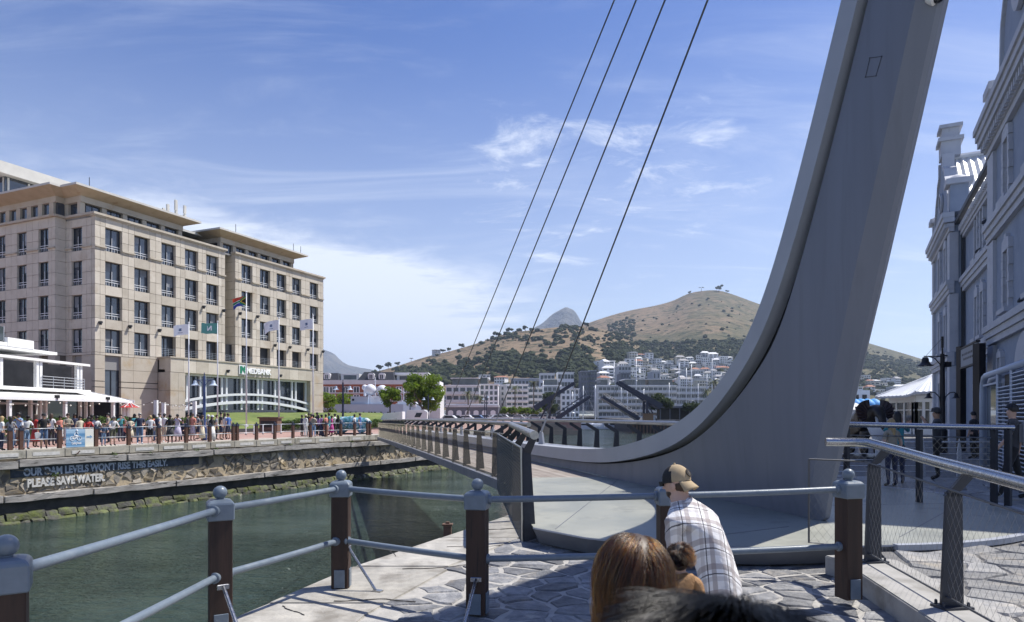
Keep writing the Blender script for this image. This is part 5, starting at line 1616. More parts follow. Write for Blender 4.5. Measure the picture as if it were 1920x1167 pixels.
def flagpole(px, top_y, base_y, d, kind, label, flabel, fw, fh, droop, wave, seed, drop=0.12):
    b = P(px, base_y, d); zt = Zat(top_y, d); b.z = min(b.z, 0.6)
    t = thing('flagpole', label, 'flagpole', b)
    MB().tube([(0,0,0),(0,0,(zt-b.z)*0.5),(0,0,zt-b.z)], [0.075,0.06,0.04], 8).build('shaft', 'pole_white', t, smooth='all')
    MB().ball((0,0,zt-b.z+0.04), 0.08, 8).build('finial', 'pole_white', t, smooth='all')
    MB().lathe([(0.17,0),(0.17,0.12),(0.09,0.2)], n=10).build('base', 'pole_white', t, smooth=True)
    rr = random.Random(seed); ph = rr.random()*6
    f = MB(); nu, nv = 30, 20
    def fp(u, v):
        return Vector((-u*fw*0.97 - 0.05, wave*math.sin(u*7+v*1.5+ph)*(0.2+u)*0.35 , zt-b.z-drop-fh + v*fh - droop*u*u*(1-0.3*v) + 0.05*math.sin(u*9+ph)*u))
    f.grid(fp, nu, nv)
    f.m = [flag_design(kind, (i+0.5)/nu, (j+0.5)/nv) for j in range(nv) for i in range(nu)]
    ms = {'harbour': ['flag_white','flag_ink'], 'bank': ['flag_teal','flag_white'], 'nation': ['flag_black','flag_red','flag_green','flag_gold','flag_blue','flag_white']}[kind]
    fo = f.build('flag', ms, None, smooth='all', normals=False)
    fo.location = b
    tag(fo, flabel, 'flag')
flagpole(354, 606, 782, 62, 'harbour', 'white flagpole nearest the entrance pier', 'white flag with dark blue emblem, leftmost in the row of flags', 1.45, 0.95, 0.22, 0.30, 1)
flagpole(408, 604, 779, 62.5, 'bank', 'white flagpole second from the left beside the tall lamp', 'teal bank flag with white mark', 1.55, 0.98, 0.0, 0.16, 2)
flagpole(462, 549, 796, 62, 'nation', 'tallest white flagpole in the middle of the row', 'crumpled red, blue and green national flag on the tallest pole', 1.25, 0.85, 0.35, 0.5, 3, 0.35)
flagpole(523, 597, 799, 64, 'harbour', 'white flagpole fourth in the row, standing at the hedge', 'white flag with dark emblem drooping steeply, fourth in the row', 1.40, 0.95, 0.40, 0.4, 4, 0.18)
flagpole(587, 593, 778, 66, 'harbour', 'rightmost white flagpole against the end of the office block', 'white flag with dark emblem, rightmost of the flags', 1.25, 0.98, 0.15, 0.3, 5, 0.3)
mat('lamp_navy', (0.018,0.025,0.055), None, rough=0.4)
mat('lamp_blue', (0.05,0.08,0.20), None, rough=0.4)
mat('lamp_shade_pale', (0.42,0.50,0.60), None, rough=0.4)
mat('lamp_glass', (0.7,0.7,0.66), None, rough=0.2)
bell = [(0.05,0.34),(0.09,0.33),(0.12,0.26),(0.13,0.16),(0.19,0.07),(0.30,0.0),(0.28,0.0),(0.17,0.05),(0.05,0.28)]
def lamp_post(px, base, h, label, arms=(-1,1), s=1.0, m='lamp_navy', shade='lamp_shade_pale', arm_z=0.86, arm_l=0.62, name='street_lamp', rz=0.0, finial=True):
    t = thing(name, label, 'street lamp', base, rz)
    MB().lathe([(0.17*s,0),(0.17*s,0.9*s),(0.13*s,0.95*s),(0.10*s,1.1*s),(0.095*s,h*0.6),(0.075*s,h)], n=10).build('post', m, t, smooth=True)
    if finial: MB().tube([(0,0,h),(0,0,h+0.25*s)], 0.03*s, 6).build('finial', m, t)
    for a in arms:
        z = h*arm_z
        mb = MB(); mb.tube([(0,0,z+0.35*s),(a*arm_l*s*1.08,0,z+0.35*s)], 0.022*s, 6)
        mb.tube([(0,0,z-0.25*s),(a*0.10*s,0,z+0.05*s),(a*arm_l*0.45*s,0,z+0.28*s),(a*arm_l*0.8*s,0,z+0.34*s)], 0.02*s, 6)
        ao = mb.build('arm', m, t, smooth=True)
        MB().lathe([(r*s, q*s) for r, q in bell], (a*arm_l*s,0,z-0.02*s), 14).build('lamp_shade', shade, ao, smooth=True)
        MB().ball((a*arm_l*s,0,z+0.04*s), 0.07*s, 6).build('bulb', 'lamp_glass', ao, smooth='all')
    return t
lamp_post(383, (G(383,826).x, G(383,826).y, 0.01), 4.35, 'tall navy double-armed street lamp on the promenade among the crowd', s=1.0, m='lamp_blue')
lamp_post(643, (P(643,800,60).x, 60, 0.01), 4.6, 'navy double-armed street lamp behind the group in bright dresses')
lamp_post(803, ((803-960)/F*92, 92, 0.0), 4.3, 'dark double-armed street lamp in front of the large tree')
lamp_post(909, ((909-960)/F*118, 118, 0.0), 5.4, 'dark slim lamp post beside the low arched building, left of a pair', arms=(1,), s=0.9)
lamp_post(912.5, ((912.5-960)/F*112, 112, 0.0), 4.8, 'dark slim lamp post, right of the pair by the arched building', arms=(-1,), s=0.9)
lamp_post(769, ((769-960)/F*96, 96, 0.0), 2.9, 'dark lamp post without arms behind the white trailer', arms=(), s=0.9)
# bollards between promenade and road
for k, p in enumerate((461,476,493,511,527)):
    x, y = (p-960)/F*(57+k*0.8), 57+k*0.8
    t = thing('white_bollard', f'thin white bollard at the lawn kerb, {("first","second","third","fourth","fifth")[k]} from the left', 'bollard', (x,y,0), group='white bollards along the lawn kerb')
    MB().lathe([(0.05,0),(0.05,0.8),(0.03,0.86)], n=8).build('post', 'white_paint', t, smooth=True); MB().lathe([(0.09,0),(0.09,0.05)], n=8).build('foot', 'frame_dark', t)
# brown kiosk box
t = thing('brown_kiosk', 'brown boxy kiosk with overhanging top behind the promenade railing', 'kiosk', (-23.0,63.5,0))
mb = MB(); mb.box(-0.85,0.85,-0.6,0.6,0,1.35); mat('kiosk_brown', (0.12,0.07,0.05), (0.16,0.10,0.07), 3, 0.7); mb.build('body', 'kiosk_brown', t)
mb = MB(); mb.box(-1.0,1.0,-0.72,0.72,1.352,1.48); mb.build('top', 'kiosk_brown', t)
mb = MB(); mb.box(-0.7,0.7,-0.62,-0.602,0.5,1.1); mb.build('hatch', 'interior_dark', t)

# ================================================================== ship, hotel, flats across the basin
mat('ship_white', (0.70,0.73,0.78), (0.64,0.67,0.73), 0.6, 0.45)
mat('ship_blue', (0.42,0.50,0.62), (0.38,0.46,0.58), 0.5, 0.45)
mat('port_dark', (0.02,0.025,0.04), None, rough=0.15)
def P2(px, d): return (px-960)/F*d
sd_ = 122.0
shp = thing('white_ship', 'moored white ship with arched ports and two large satellite domes beyond the lawn', 'ship', (P2(700,sd_), sd_, -0.5))
SO = Vector((P2(700,sd_), sd_, -0.5))
hull = MB()
xs_ = [P2(p, sd_)-SO.x for p in (612,640,700,760,792)]
hull.v = []
for x, w in zip(xs_, (2.2,2.6,2.8,2.4,0.4)):
    hull.v += [(x,-w,-2.5),(x,-w,3.95),(x,w,3.95),(x,w,-2.5)]
loft(hull, 4, 4); hull.build('hull', 'ship_blue', shp)
for p in (630,648,651,655,664,674,688,698,703,709,720,733,745):
    x = P2(p, sd_)-SO.x
    mb = MB(); mb.ext([(x-0.2,-2.9,1.6)]+[(x+0.2*math.cos(math.pi*k/6), -2.9, 2.35+0.25*math.sin(math.pi*k/6)) for k in range(7)][::-1][0:0]+[(x+0.2,-2.9,1.6)]+[(x+0.2*math.cos(math.pi*k/6), -2.9, 2.35+0.25*math.sin(math.pi*k/6)) for k in range(7)], (0,0.08,0)); mb.build('porthole', 'port_dark', shp)
x0, x1 = P2(663,sd_)-SO.x, P2(695,sd_)-SO.x
mb = MB(); mb.box(x0,x1,-2.2,2.2,3.952,5.35); mb.build('superstructure', 'ship_blue', shp)
mb = MB(); mb.lathe([(0.22,0),(0.22,0.05)], (0,0,0), 10); o_ = mb.build('porthole', 'port_dark', shp); o_.location = (P2(667.5,sd_)-SO.x,-2.22,4.75); o_.rotation_euler = (R(90),0,0)
x2, x3 = P2(694,sd_)-SO.x+0.02, P2(723,sd_)-SO.x
mb = MB(); mb.box(x2,x3,-1.6,1.6,3.952,4.6); mb.ext([(x2,-1.62,4.6),(x3,-1.62,4.6),(x3,-1.62,5.5),(x3-0.8,-1.62,5.5),(x3-1.2,-1.62,4.9),(x2+1.0,-1.62,4.9),(x2+0.3,-1.62,5.6),(x2,-1.62,5.6)], (0,0.1,0)); mb.box(x2+0.2,x3-0.2,-1.4,1.5,4.602,5.45); mb.build('wheelhouse', 'ship_white', shp)
for p, y_, r in ((694.5,731.5,1.06),(716.5,733,1.04),(684,727,0.55)):
    d_ = sd_ if r > 0.8 else sd_+2
    c = P(p, y_, d_)-SO
    dm = MB().ball(c, r, 14).build('satellite_dome', 'ship_white', shp, smooth='all')
    MB().lathe([(0.25,0),(0.2,1.2)], (c.x, c.y, c.z-r-1.0), 8).build('pedestal', 'ship_white', dm, smooth=True)
mb = MB(); mb.tube([(P2(701.5,sd_)-SO.x,1,5),(P2(701.5,sd_)-SO.x,1,9.0)],0.08,6); mb.box(P2(699,sd_)-SO.x,P2(703,sd_)-SO.x,0.9,1.1,8.3,8.5); mb.build('radar_mast', 'ship_white', shp)
mb = MB(); xx = P2(757,sd_)-SO.x; mb.tube([(xx,0,3.5),(xx,0,7.2)],0.07,6); mb.tube([(xx-1.0,0,6.9),(xx+0.4,0,6.0),(xx+1.2,0,5.2)],0.07,6); mb.box(xx-0.3,xx+1.3,-0.3,0.3,4.4,4.7); mb.build('crane_arm', 'ship_white', shp)
mb = MB(); mb.box(P2(748,sd_)-SO.x,P2(782,sd_)-SO.x,-1.5,1.5,3.55,4.4); mb.build('deck_house', 'ship_white', shp)
# white trailer by the bridge head
tl = thing('white_trailer', 'white box trailer with raked front parked beyond the bridge landing', 'trailer', (P2(736,86),86,0))
mb = MB(); mb.ext([(-1.65,-1.1,0.55),(1.45,-1.1,0.55),(1.45,-1.1,2.05),(-0.95,-1.1,1.82)], (0,2.2,0)); mb.build('body', 'white_paint', tl, bevel=0.03)
mb = MB(); mb.box(-0.3,1.2,-1.108,-1.101,0.62,0.72); mb.build('stripe', 'rail_pale', tl)
for x in (-0.5, 0.5): o_ = MB().lathe([(0.32,-0.1),(0.32,0.1)], n=14).build('wheel', 'black', tl, smooth=True); o_.location = (x,-1.0,0.32); o_.rotation_euler = (R(90),0,0)
mb = MB(); mb.tube([(-1.6,0,0.6),(-2.4,0,0.55)],0.06,6); mb.build('tow_bar', 'frame_dark', tl)
cv = thing('caravan', 'white caravan with slanted window behind the white trailer', 'caravan', (P2(783,92),92,0))
mb = MB(); mb.ext([(-1.5,-1.1,0.5),(1.4,-1.1,0.5),(1.5,-1.1,2.0),(1.0,-1.1,2.3),(-1.3,-1.1,2.3)], (0,2.2,0)); mb.build('body', 'white_paint', cv, bevel=0.05)
mb = MB(); mb.ext([(-0.3,-1.11,1.3),(0.5,-1.11,1.3),(0.8,-1.11,1.9),(0.0,-1.11,1.9)], (0,-0.02,0)); mb.build('window', 'port_dark', cv)
o_ = MB().lathe([(0.3,-0.1),(0.3,0.1)], n=14).build('wheel', 'black', cv, smooth=True); o_.location = (0,-1.05,0.3); o_.rotation_euler = (R(90),0,0)
# hotel
mat('brick_red', (0.27,0.095,0.055), (0.34,0.13,0.08), 2, 0.85)
mat('render_pale', (0.62,0.63,0.64), (0.55,0.56,0.57), 0.6, 0.75)
mat('render_white', (0.80,0.81,0.82), (0.74,0.75,0.77), 0.6, 0.7)
mat('render_grey', (0.42,0.44,0.47), (0.36,0.38,0.42), 0.6, 0.75)
mat('render_dark', (0.12,0.135,0.17), (0.16,0.17,0.20), 0.5, 0.7)
mat('slate_roof', (0.030,0.034,0.045), (0.045,0.05,0.06), 2, 0.6)
mat('far_glass', (0.045,0.06,0.08), (0.09,0.11,0.13), 0.4, 0.15, spec=0.8)
ht = thing('brick_hotel', 'red brick hotel with pale stone bands, dark mansard roof and white dormers behind the ship', 'building', (-48,168,0))
HO = Vector((-48,168,0)); hd = 168.0
def hb(name, m, p0, p1, y0, y1, dd0=0.0, dd1=6.0, parent=None):
    a, b = P2(p0,hd)-HO.x, P2(p1,hd)-HO.x
    return ubox(name, m, ht, a, b, dd0, dd1, Zat(y0,hd), Zat(y1,hd))
hb('brick_wall', 'brick_red', 560, 768, 786, 721, 0.3, 12); hb('stone_band', 'render_pale', 558, 770, 721, 713, 0.0, 12.3); hb('stone_band', 'render_pale', 560, 769, 738.2, 736.2, 0.1, 0.29); hb('stone_band', 'render_pale', 560, 769, 753.5, 751.5, 0.1, 0.29)
hb('parapet', 'render_white', 768.2, 822, 722, 714, 3, 12); hb('brick_wall', 'brick_red', 768.3, 786, 786, 722.2, 2.2, 12); hb('side_wing', 'render_pale', 786.2, 822, 786, 722.2, 4, 14)
wm_ = MB().box(-0.55,0.55,-0.12,0,0,1.5).mesh('window', 'far_glass'); fm_ = MB()
for b_ in ((-0.7,-0.55,-0.16,0,-0.1,1.6),(0.55,0.7,-0.16,0,-0.1,1.6),(-0.05,0.05,-0.16,-0.121,0,1.5),(-0.55,0.55,-0.16,0,1.5,1.62),(-0.55,0.55,-0.16,0,-0.12,0)): fm_.box(*b_)
fm_ = fm_.mesh('window_frame', 'render_white')
for row in (735.5, 750.5, 767):
    for p in (567,580,595,611,623,647,668,690,706,726,748,762):
        o_ = obj('window', wm_, ht, (P2(p,hd)-HO.x, 0.295, Zat(row,hd)-0.15), scale=(1.15,1,0.95)); obj('window_frame', fm_, o_)
def mansard(p0, p1, ridge0, ridge1, ytop, ybot):
    mb = MB(); a, b, c, d = [P2(x,hd)-HO.x for x in (p0,p1,ridge0,ridge1)]
    z0, z1 = Zat(ybot,hd), Zat(ytop,hd)
    mb.v = [(a,0.4,z0),(b,0.4,z0),(b,9,z0),(a,9,z0),(c,1.8,z1),(d,1.8,z1),(d,8,z1),(c,8,z1)]
    mb.f = [(0,1,5,4),(1,2,6,5),(2,3,7,6),(3,0,4,7),(4,5,6,7)]; mb.m = [0]*5
    mb.build('mansard_roof', 'slate_roof', ht)
mansard(669, 739, 680, 734.5, 697, 712.8); mansard(556, 634, 570, 630, 699, 712.8)
hb('roof_storey', 'render_pale', 634.2, 669, 712.9, 700, 2.5, 9); hb('roof_storey', 'render_pale', 739.2, 790, 712.9, 702, 3.5, 9); hb('roof_slab', 'render_white', 736, 800, 702, 697.5, 3, 10)
hb('roof_glass', 'far_glass', 640, 664, 711, 703, 2.4, 2.48); hb('roof_glass', 'far_glass', 745, 786, 711, 704, 3.4, 3.48)
for p in (612, 695, 715):
    x = P2(p,hd)-HO.x
    mb = MB(); z0 = Zat(711,hd); mb.ext([(x-0.75,0.45,z0),(x+0.75,0.45,z0)]+[(x+0.85*math.cos(math.pi*k/8),0.45,z0+1.05+0.55*math.sin(math.pi*k/8)) for k in range(9)], (0,1.4,0)); mb.build('dormer', 'render_pale', ht)
    o_ = obj('window', wm_, ht, (x,0.44,z0+0.05), scale=(0.75,1,0.7)); obj('window_frame', fm_, o_)

_apw = {}
def flats(label, p0, p1, ytop, d, rows, cols, wall_m, dep=14, balc=False, base=0.0, top=None, gm='far_glass', name='apartment_block', fill=0.72, rz=0.0, hfill=0.55):
    x0, x1 = P2(p0,d), P2(p1,d); zt = Zat(ytop,d)
    t = thing(name, label, 'apartment block', ((x0+x1)/2, d, base), rz)
    w = x1-x0; h = zt-base
    ubox('wall', wall_m, t, -w/2, w/2, 0, dep, 0, h)
    ph, cw = h/rows, w/cols
    key = (round(cw*fill,1), round(ph*hfill,1), gm)
    if key not in _apw: _apw[key] = MB().box(-key[0]/2,key[0]/2,-0.06,0.0,0,key[1]).mesh('window', gm)
    for r in range(rows):
        for c in range(cols):
            obj('window', _apw[key], t, (-w/2+cw*(c+0.5), -0.005, r*ph+ph*0.22))
        if balc:
            ubox('balcony_slab', 'render_white', t, -w/2-0.2, w/2+0.2, -1.3, -0.08, r*ph-0.1, r*ph+0.12)
            ubox('balcony_rail', 'render_pale', t, -w/2+0.1, w/2-0.1, -1.3, -1.24, r*ph+0.2, r*ph+ph*0.30)
    ubox('parapet', 'render_white' if wall_m != 'render_dark' else 'render_grey', t, -w/2-0.25, w/2+0.25, -0.35, dep+0.2, h, h+0.35)
    if top:
        ubox('penthouse', gm, t, -w/2+w*top[0], -w/2+w*top[1], 1.5, dep-1, h+0.36, h+2.6); ubox('penthouse_roof', 'render_pale', t, -w/2+w*top[0]-0.6, -w/2+w*top[1]+0.6, 0.8, dep-0.5, h+2.61, h+2.9)
    return t
flats('pale balconied flats with glazed penthouse left of the white gridded flats', 836, 899, 724, 232, 4, 5, 'render_pale', balc=True, top=(0.18,0.95))
flats('white gridded flats with square windows beyond the arched building', 900, 934, 722, 236, 6, 4, 'render_white', fill=0.62, hfill=0.66, top=(0.0,0.4))
flats('blank pale grey gable block between the white flats', 935.5, 949, 723, 250, 6, 1, 'render_pale', fill=0.25)
flats('white flats with dark balconies behind the palm trees', 949.5, 990, 722, 246, 6, 4, 'render_white', balc=True, fill=0.8)
flats('grey stepped flats behind the tallest palm', 990.5, 1018, 728, 256, 5, 3, 'render_pale', balc=True, fill=0.8)
flats('blue-grey flats with dark flat roof behind the left lifting beam', 1018.5, 1052, 724, 264, 5, 4, 'render_grey', balc=False, fill=0.75, top=(0.1,0.8))
flats('white rendered flats between the lifting bridge beams', 1052.5, 1086, 730, 258, 5, 4, 'render_white', fill=0.55, hfill=0.6)
flats('slate-coloured tower block on the slope above the lifting bridge', 1090, 1104, 697, 330, 8, 3, 'render_dark', fill=0.6, base=3)
flats('dark glass-fronted tower joined to the slate tower', 1104.5, 1119, 696, 334, 8, 3, 'render_dark', fill=0.75, base=3)
flats('long grey waterfront block with recessed balconies left of the tall mast', 1122, 1168, 724, 268, 5, 6, 'render_grey', balc=True, fill=0.82, top=(0.1,0.4))
flats('long grey waterfront block with white floor bands in the middle of the marina', 1168.5, 1216, 724, 269, 5, 6, 'render_pale', balc=True, fill=0.84, top=(0.1,0.9))
flats('grey waterfront block under a broad brown roof', 1216.5, 1268, 724, 270, 5, 6, 'render_pale', balc=True, fill=0.84, top=(0.02,0.9))
flats('grey waterfront block at the right end behind the palm', 1268.5, 1330, 727, 272, 5, 7, 'render_grey', balc=True, fill=0.82)
flats('blue-windowed tower with flat top behind the marina flats', 1160, 1183, 687, 372, 9, 4, 'render_grey', fill=0.7, base=4)
flats('narrow blue-grey tower with rounded look beside the tall mast', 1164, 1180, 700, 352, 7, 3, 'render_dark', fill=0.6, base=2)
flats('plain grey lift tower rising over the marina flats', 1224, 1238, 697, 340, 5, 2, 'render_grey', fill=0.3, base=2)
flats('white terraced villa block on the slope, left of two', 1013, 1040, 701, 356, 4, 4, 'render_white', fill=0.85, base=7)
flats('white terraced villa block on the slope, right of two', 1046, 1076, 699, 360, 4, 5, 'render_white', fill=0.85, base=7)
flats('long low grey housing row below the wooded slope', 958, 1012, 711, 372, 3, 8, 'render_grey', fill=0.6, base=6)
# low arched waterfront building
la = thing('arched_building', 'low dark stone building with pale arched doors beside the car park', 'building', (P2(885,196),196,0))
w = P2(934,196)-P2(836,196)
ubox('wall', 'render_dark', la, -w/2, w/2, 0, 9, 0, 3.6); ubox('cornice', 'render_pale', la, -w/2-0.2, w/2+0.2, -0.5, 9.2, 3.6, 4.25); ubox('roof_edge', 'render_white', la, -w/2, w/2, -0.1, 9, 4.26, 4.6)
for k in range(6):
    x = -w/2+1.4+k*(w-2.4)/5.2
    mb = MB(); mb.ext([(x-0.75,-0.06,0.1),(x+0.75,-0.06,0.1)]+[(x+0.75*math.cos(math.pi*q/8),-0.06,2.2+0.5*math.sin(math.pi*q/8)) for q in range(9)], (0,0.05,0)); mb.build('arched_door', 'render_white', la)
# far quay walls
mat('far_stone', (0.30,0.27,0.22), (0.22,0.20,0.17), 0.5, 0.9, bump=0.5, bscale=2)
st = thing('stone_pier', 'pale layered stone pier beyond the bridge on the far side of the basin', 'pier', (10.5,165,-4))
for k in range(5):
    ubox('stone_course', 'far_stone', st, -11.5+0.08*k, 6.6-0.35*k, -1.2+0.25*k, 5, 0.3+0.66*k, 0.9+0.66*k)
dq = thing('timber_pier', 'dark slatted timber pier face at the right of the basin', 'pier', (40,177,-4))
ubox('deck', 'render_dark', dq, -8.2, 12, -0.6, 6, 3.55, 4.02)
for k in range(22): ubox('pile', 'kiosk_brown', dq, -8+k*0.9, -7.6+k*0.9, -0.5, -0.1, -1.5, 3.54)
# quayside pavilion with dark roof
qp = thing('quay_pavilion', 'dark-roofed open quayside pavilion behind the right lifting beam', 'pavilion', (P2(1283,183),183,0))
w = 14.0
ubox('roof', 'render_dark', qp, -w/2, w/2, -0.5, 7, 3.3, 3.75); ubox('back_wall', 'interior_dark', qp, -w/2+0.3, w/2-0.3, 3.5, 3.9, 0, 3.29)
for k in range(6): ubox('post', 'render_dark', qp, -w/2+0.3+k*2.65, -w/2+0.5+k*2.65, -0.2, 0.0, 0, 3.29)
wc = thing('timber_cabin', 'small brown timber cabin at the foot of the right lifting bridge', 'cabin', (P2(1219,172),172,-0.2))
mat('cabin_wood', (0.20,0.12,0.07), (0.27,0.17,0.10), 3, 0.8, stretch=(4,4,0.3))
ubox('wall', 'cabin_wood', wc, -1.4, 1.4, 0, 2, 0, 1.75); ubox('roof', 'cabin_wood', wc, -1.7, 1.7, -0.25, 2.2, 1.76, 1.95); ubox('door', 'render_grey', wc, 0.85, 1.36, -0.03, 0, 0.1, 1.6)

# lifting bridge: portals, balance beams, raised leaves
mat('bridge_navy', (0.016,0.021,0.045), (0.025,0.03,0.055), 1, 0.5)
for side, D in ((-1, 176.0), (1, 174.0)):
    lab = 'left half of the navy drawbridge, balance beam and leaf raised to the right' if side < 0 else 'right half of the navy drawbridge, balance beam and leaf raised to the left'
    piv = P(1030.5 if side < 0 else 1213, 752, D)
    t = thing('drawbridge', lab, 'drawbridge', (piv.x, D, -0.2))
    O_ = Vector((piv.x, D, -0.2))
    q = (P(1002,766.5,D), P(1077,718.5,D)) if side < 0 else (P(1240.5,763,D), P(1160,716.5,D))
    l_ = (P(1045,785,D), P(1107,744,D)) if side < 0 else (P(1199,786,D), P(1130,744.5,D))
    for dy_ in (0, 4.2):
        off = Vector((0, dy_, 0))
        bm2 = MB(); mid = q[0].lerp(q[1], 0.42)
        bm2.bar(q[0]+off, mid+off, 0.5, 1.5, h2=1.25); bm2.bar(mid+off, q[1]+off, 0.45, 1.05, h2=0.75); bm2.build('balance_beam', 'bridge_navy', t, world=True)
        ps = MB(); ps.bar((piv.x, D+dy_, -0.2), (piv.x, D+dy_, piv.z), 0.55, 0.6); ps.bar((piv.x+side*2.6, D+dy_, -0.2), (piv.x, D+dy_, piv.z-0.4), 0.3, 0.3); ps.build('portal_post', 'bridge_navy', t, world=True)
        cbm = MB(); tip = q[1].lerp(q[0], 0.03)+off; cbm.tube([tip, l_[0].lerp(l_[1], 0.75)+off], 0.05, 4); cbm.build('lifting_chain', 'bridge_navy', t, world=True)
        rl_ = MB(); n_ = Vector((-(l_[1]-l_[0]).z, 0, (l_[1]-l_[0]).x)).normalized()*(1.1 if side < 0 else -1.1)
        rl_.tube([l_[0]+off+n_, l_[1]+off+n_], 0.07, 4); rl_.build('leaf_railing', 'bridge_navy', t, world=True)
        gb = MB(); gb.bar(l_[0]+off, l_[1]+off, 0.4, 1.0, h2=0.7); gb.build('leaf_girder', 'bridge_navy', t, world=True)
    bm2 = MB(); bm2.bar(q[0]+Vector((0,2.1,0)), q[0].lerp(q[1],0.16)+Vector((0,2.1,0)), 3.7, 1.45); bm2.build('counterweight', 'bridge_navy', t, world=True)
    mb = MB(); n2 = Vector((-(l_[1]-l_[0]).z, 0, (l_[1]-l_[0]).x)).normalized()*0.4
    mb.bar(l_[0]+Vector((0,2.1,0))-n2*side*-1, l_[1]+Vector((0,2.1,0))-n2*side*-1, 3.7, 0.16); mb.build('leaf_deck', 'render_grey', t, world=True)
    mb = MB(); mb.bar(piv+Vector((0,-0.3,0.2)), piv+Vector((0,4.5,0.2)), 0.5, 0.5); mb.build('portal_head', 'bridge_navy', t, world=True)

# yachts
mat('alu_mast', (0.55,0.58,0.62), None, rough=0.4, metal=0.4)
YC = [(1018,714,238),(1075,735,224),(1096,724,232),(1119,722,226),(1166,722,250),(1176,728,246),(1191,673,236),(1252,718,240),(1271,681,252),(1286,690,244),(1297,683,238),(1311,720,250),(1328,702,258),(1337,672,262),(1208,730,255)]
hullm = MB()
for x, w, zt_ in ((-6,0.6,1.25),(-5.6,1.5,1.2),(0,1.8,1.05),(4,1.2,1.2),(6.4,0.05,1.5)): hullm.v += [(x,-w,zt_),(x,-w*0.55,-0.4),(x,w*0.55,-0.4),(x,w,zt_)]
loft(hullm, 4, 4); hull_me = hullm.mesh('hull', 'ship_white', smooth=30)
cab = MB(); cab.ext([(-3.2,-0.9,1.05),(1.8,-0.9,1.05),(1.0,-0.9,1.6),(-2.8,-0.9,1.65)], (0,1.8,0)); cab_me = cab.mesh('cabin', 'ship_white')
order = sorted(range(len(YC)), key=lambda i: YC[i][0])
words_ = ['first','second','third','fourth','fifth','sixth','seventh','eighth','ninth','tenth','eleventh','twelfth','thirteenth','fourteenth','fifteenth']
for i, (p, yt, d) in enumerate(YC):
    rank = order.index(i)
    t = thing('sailing_yacht', f'moored white sailing yacht with bare mast, {words_[rank]} mast from the left', 'yacht', (P2(p,d), d, WATER_Z+0.4), R(80+37*i), group='yachts in the marina')
    zt_ = Zat(yt, d)-(WATER_Z+0.4)
    obj('hull', hull_me, t); obj('cabin', cab_me, t)
    MB().tube([(0.5,0,1.0),(0.5,0,zt_)], 0.13, 6).build('mast', 'alu_mast', t, smooth='all')
    MB().tube([(0.4,0,2.2),(-4.6,0,2.3)], 0.14, 6).build('boom', 'alu_mast', t, smooth='all')
    rg_ = MB()
    for a in ((6.2,0,1.4),(-5.8,0,1.2),(0.2,1.7,1.1),(0.2,-1.7,1.1)): rg_.tube([(0.5,0,zt_*0.97),a], 0.022, 3, cap=False)
    for f in (0.42, 0.68): rg_.tube([(0.5,-1.0*(1.2-f),zt_*f),(0.5,1.0*(1.2-f),zt_*f)], 0.05, 4)
    rg_.build('rigging', 'alu_mast', t)
# motor cruisers along the pontoon
for i, (p, d) in enumerate(((1075,226),(1098,214),(1140,222),(1152,216))):
    t = thing('motor_cruiser', f'low white motor boat at the marina pontoon, {words_[i]} from the left', 'motor boat', (P2(p,d),d,WATER_Z), group='motor boats in the marina')
    mb = MB(); mb.ext([(-3.2,-1,0.1),(3.0,-1,0.1),(4.2,-1,1.3),(-3.3,-1,1.1)], (0,2,0)); mb.build('hull', 'ship_white', t, bevel=0.08)
    mb = MB(); mb.ext([(-2.0,-0.8,1.2),(2.2,-0.8,1.2),(1.0,-0.8,2.2),(-1.8,-0.8,2.3)], (0,1.6,0)); mb.build('cabin', 'ship_white', t, bevel=0.05)
    mb = MB(); mb.ext([(-1.5,-0.81,1.5),(1.6,-0.81,1.5),(0.9,-0.81,2.0),(-1.5,-0.81,2.0)], (0,-0.02,0)); mb.build('window', 'port_dark', t)

# parked cars
mat('tyre', (0.02,0.02,0.02), None, rough=0.8)
def car_meshes(m):
    b = MB(); b.ext([(-2.1,-0.85,0.3),(2.1,-0.85,0.3),(2.15,-0.85,0.7),(1.2,-0.85,0.85),(-1.9,-0.85,0.9),(-2.15,-0.85,0.65)], (0,1.7,0))
    r = MB(); r.ext([(-1.75,-0.75,0.91),(1.1,-0.75,0.87),(0.45,-0.72,1.42),(-1.2,-0.72,1.45)], (0,1.5,0))
    return b.mesh('body', m, bevel=0.05), r.mesh('cabin', m, bevel=0.06)
cg_me = []
for s_ in (-1, 1):
    cg = MB(); cg.ext([(-1.45,s_*0.76,0.95),(0.85,s_*0.76,0.93),(0.38,s_*0.745,1.34),(-1.1,s_*0.745,1.37)], (0,s_*0.02,0)); cg_me.append(cg.mesh('side_window', 'port_dark'))
wh_me = MB().lathe([(0.31,-0.1),(0.31,0.1)], n=12).mesh('wheel', 'tyre', smooth=True)
cols_ = [('car_white',(0.7,0.7,0.7),'white'),('car_silver',(0.42,0.43,0.45),'silver'),('car_dark',(0.03,0.03,0.035),'dark'),('car_blue',(0.05,0.10,0.22),'blue')]
cm_ = {}
for n_, c, _ in cols_: mat(n_, c, None, rough=0.3, coat=0.6); cm_[n_] = car_meshes(n_)
cars = [(846,128,0),(856,136,2),(871,150,0),(884,156,1),(897,152,3),(912,168,0),(922,172,0),(935,160,1),(946,176,0),(958,182,2),(969,180,1),(980,186,0),(992,188,2),(1003,186,1),(1014,189,3),(1026,184,0)]
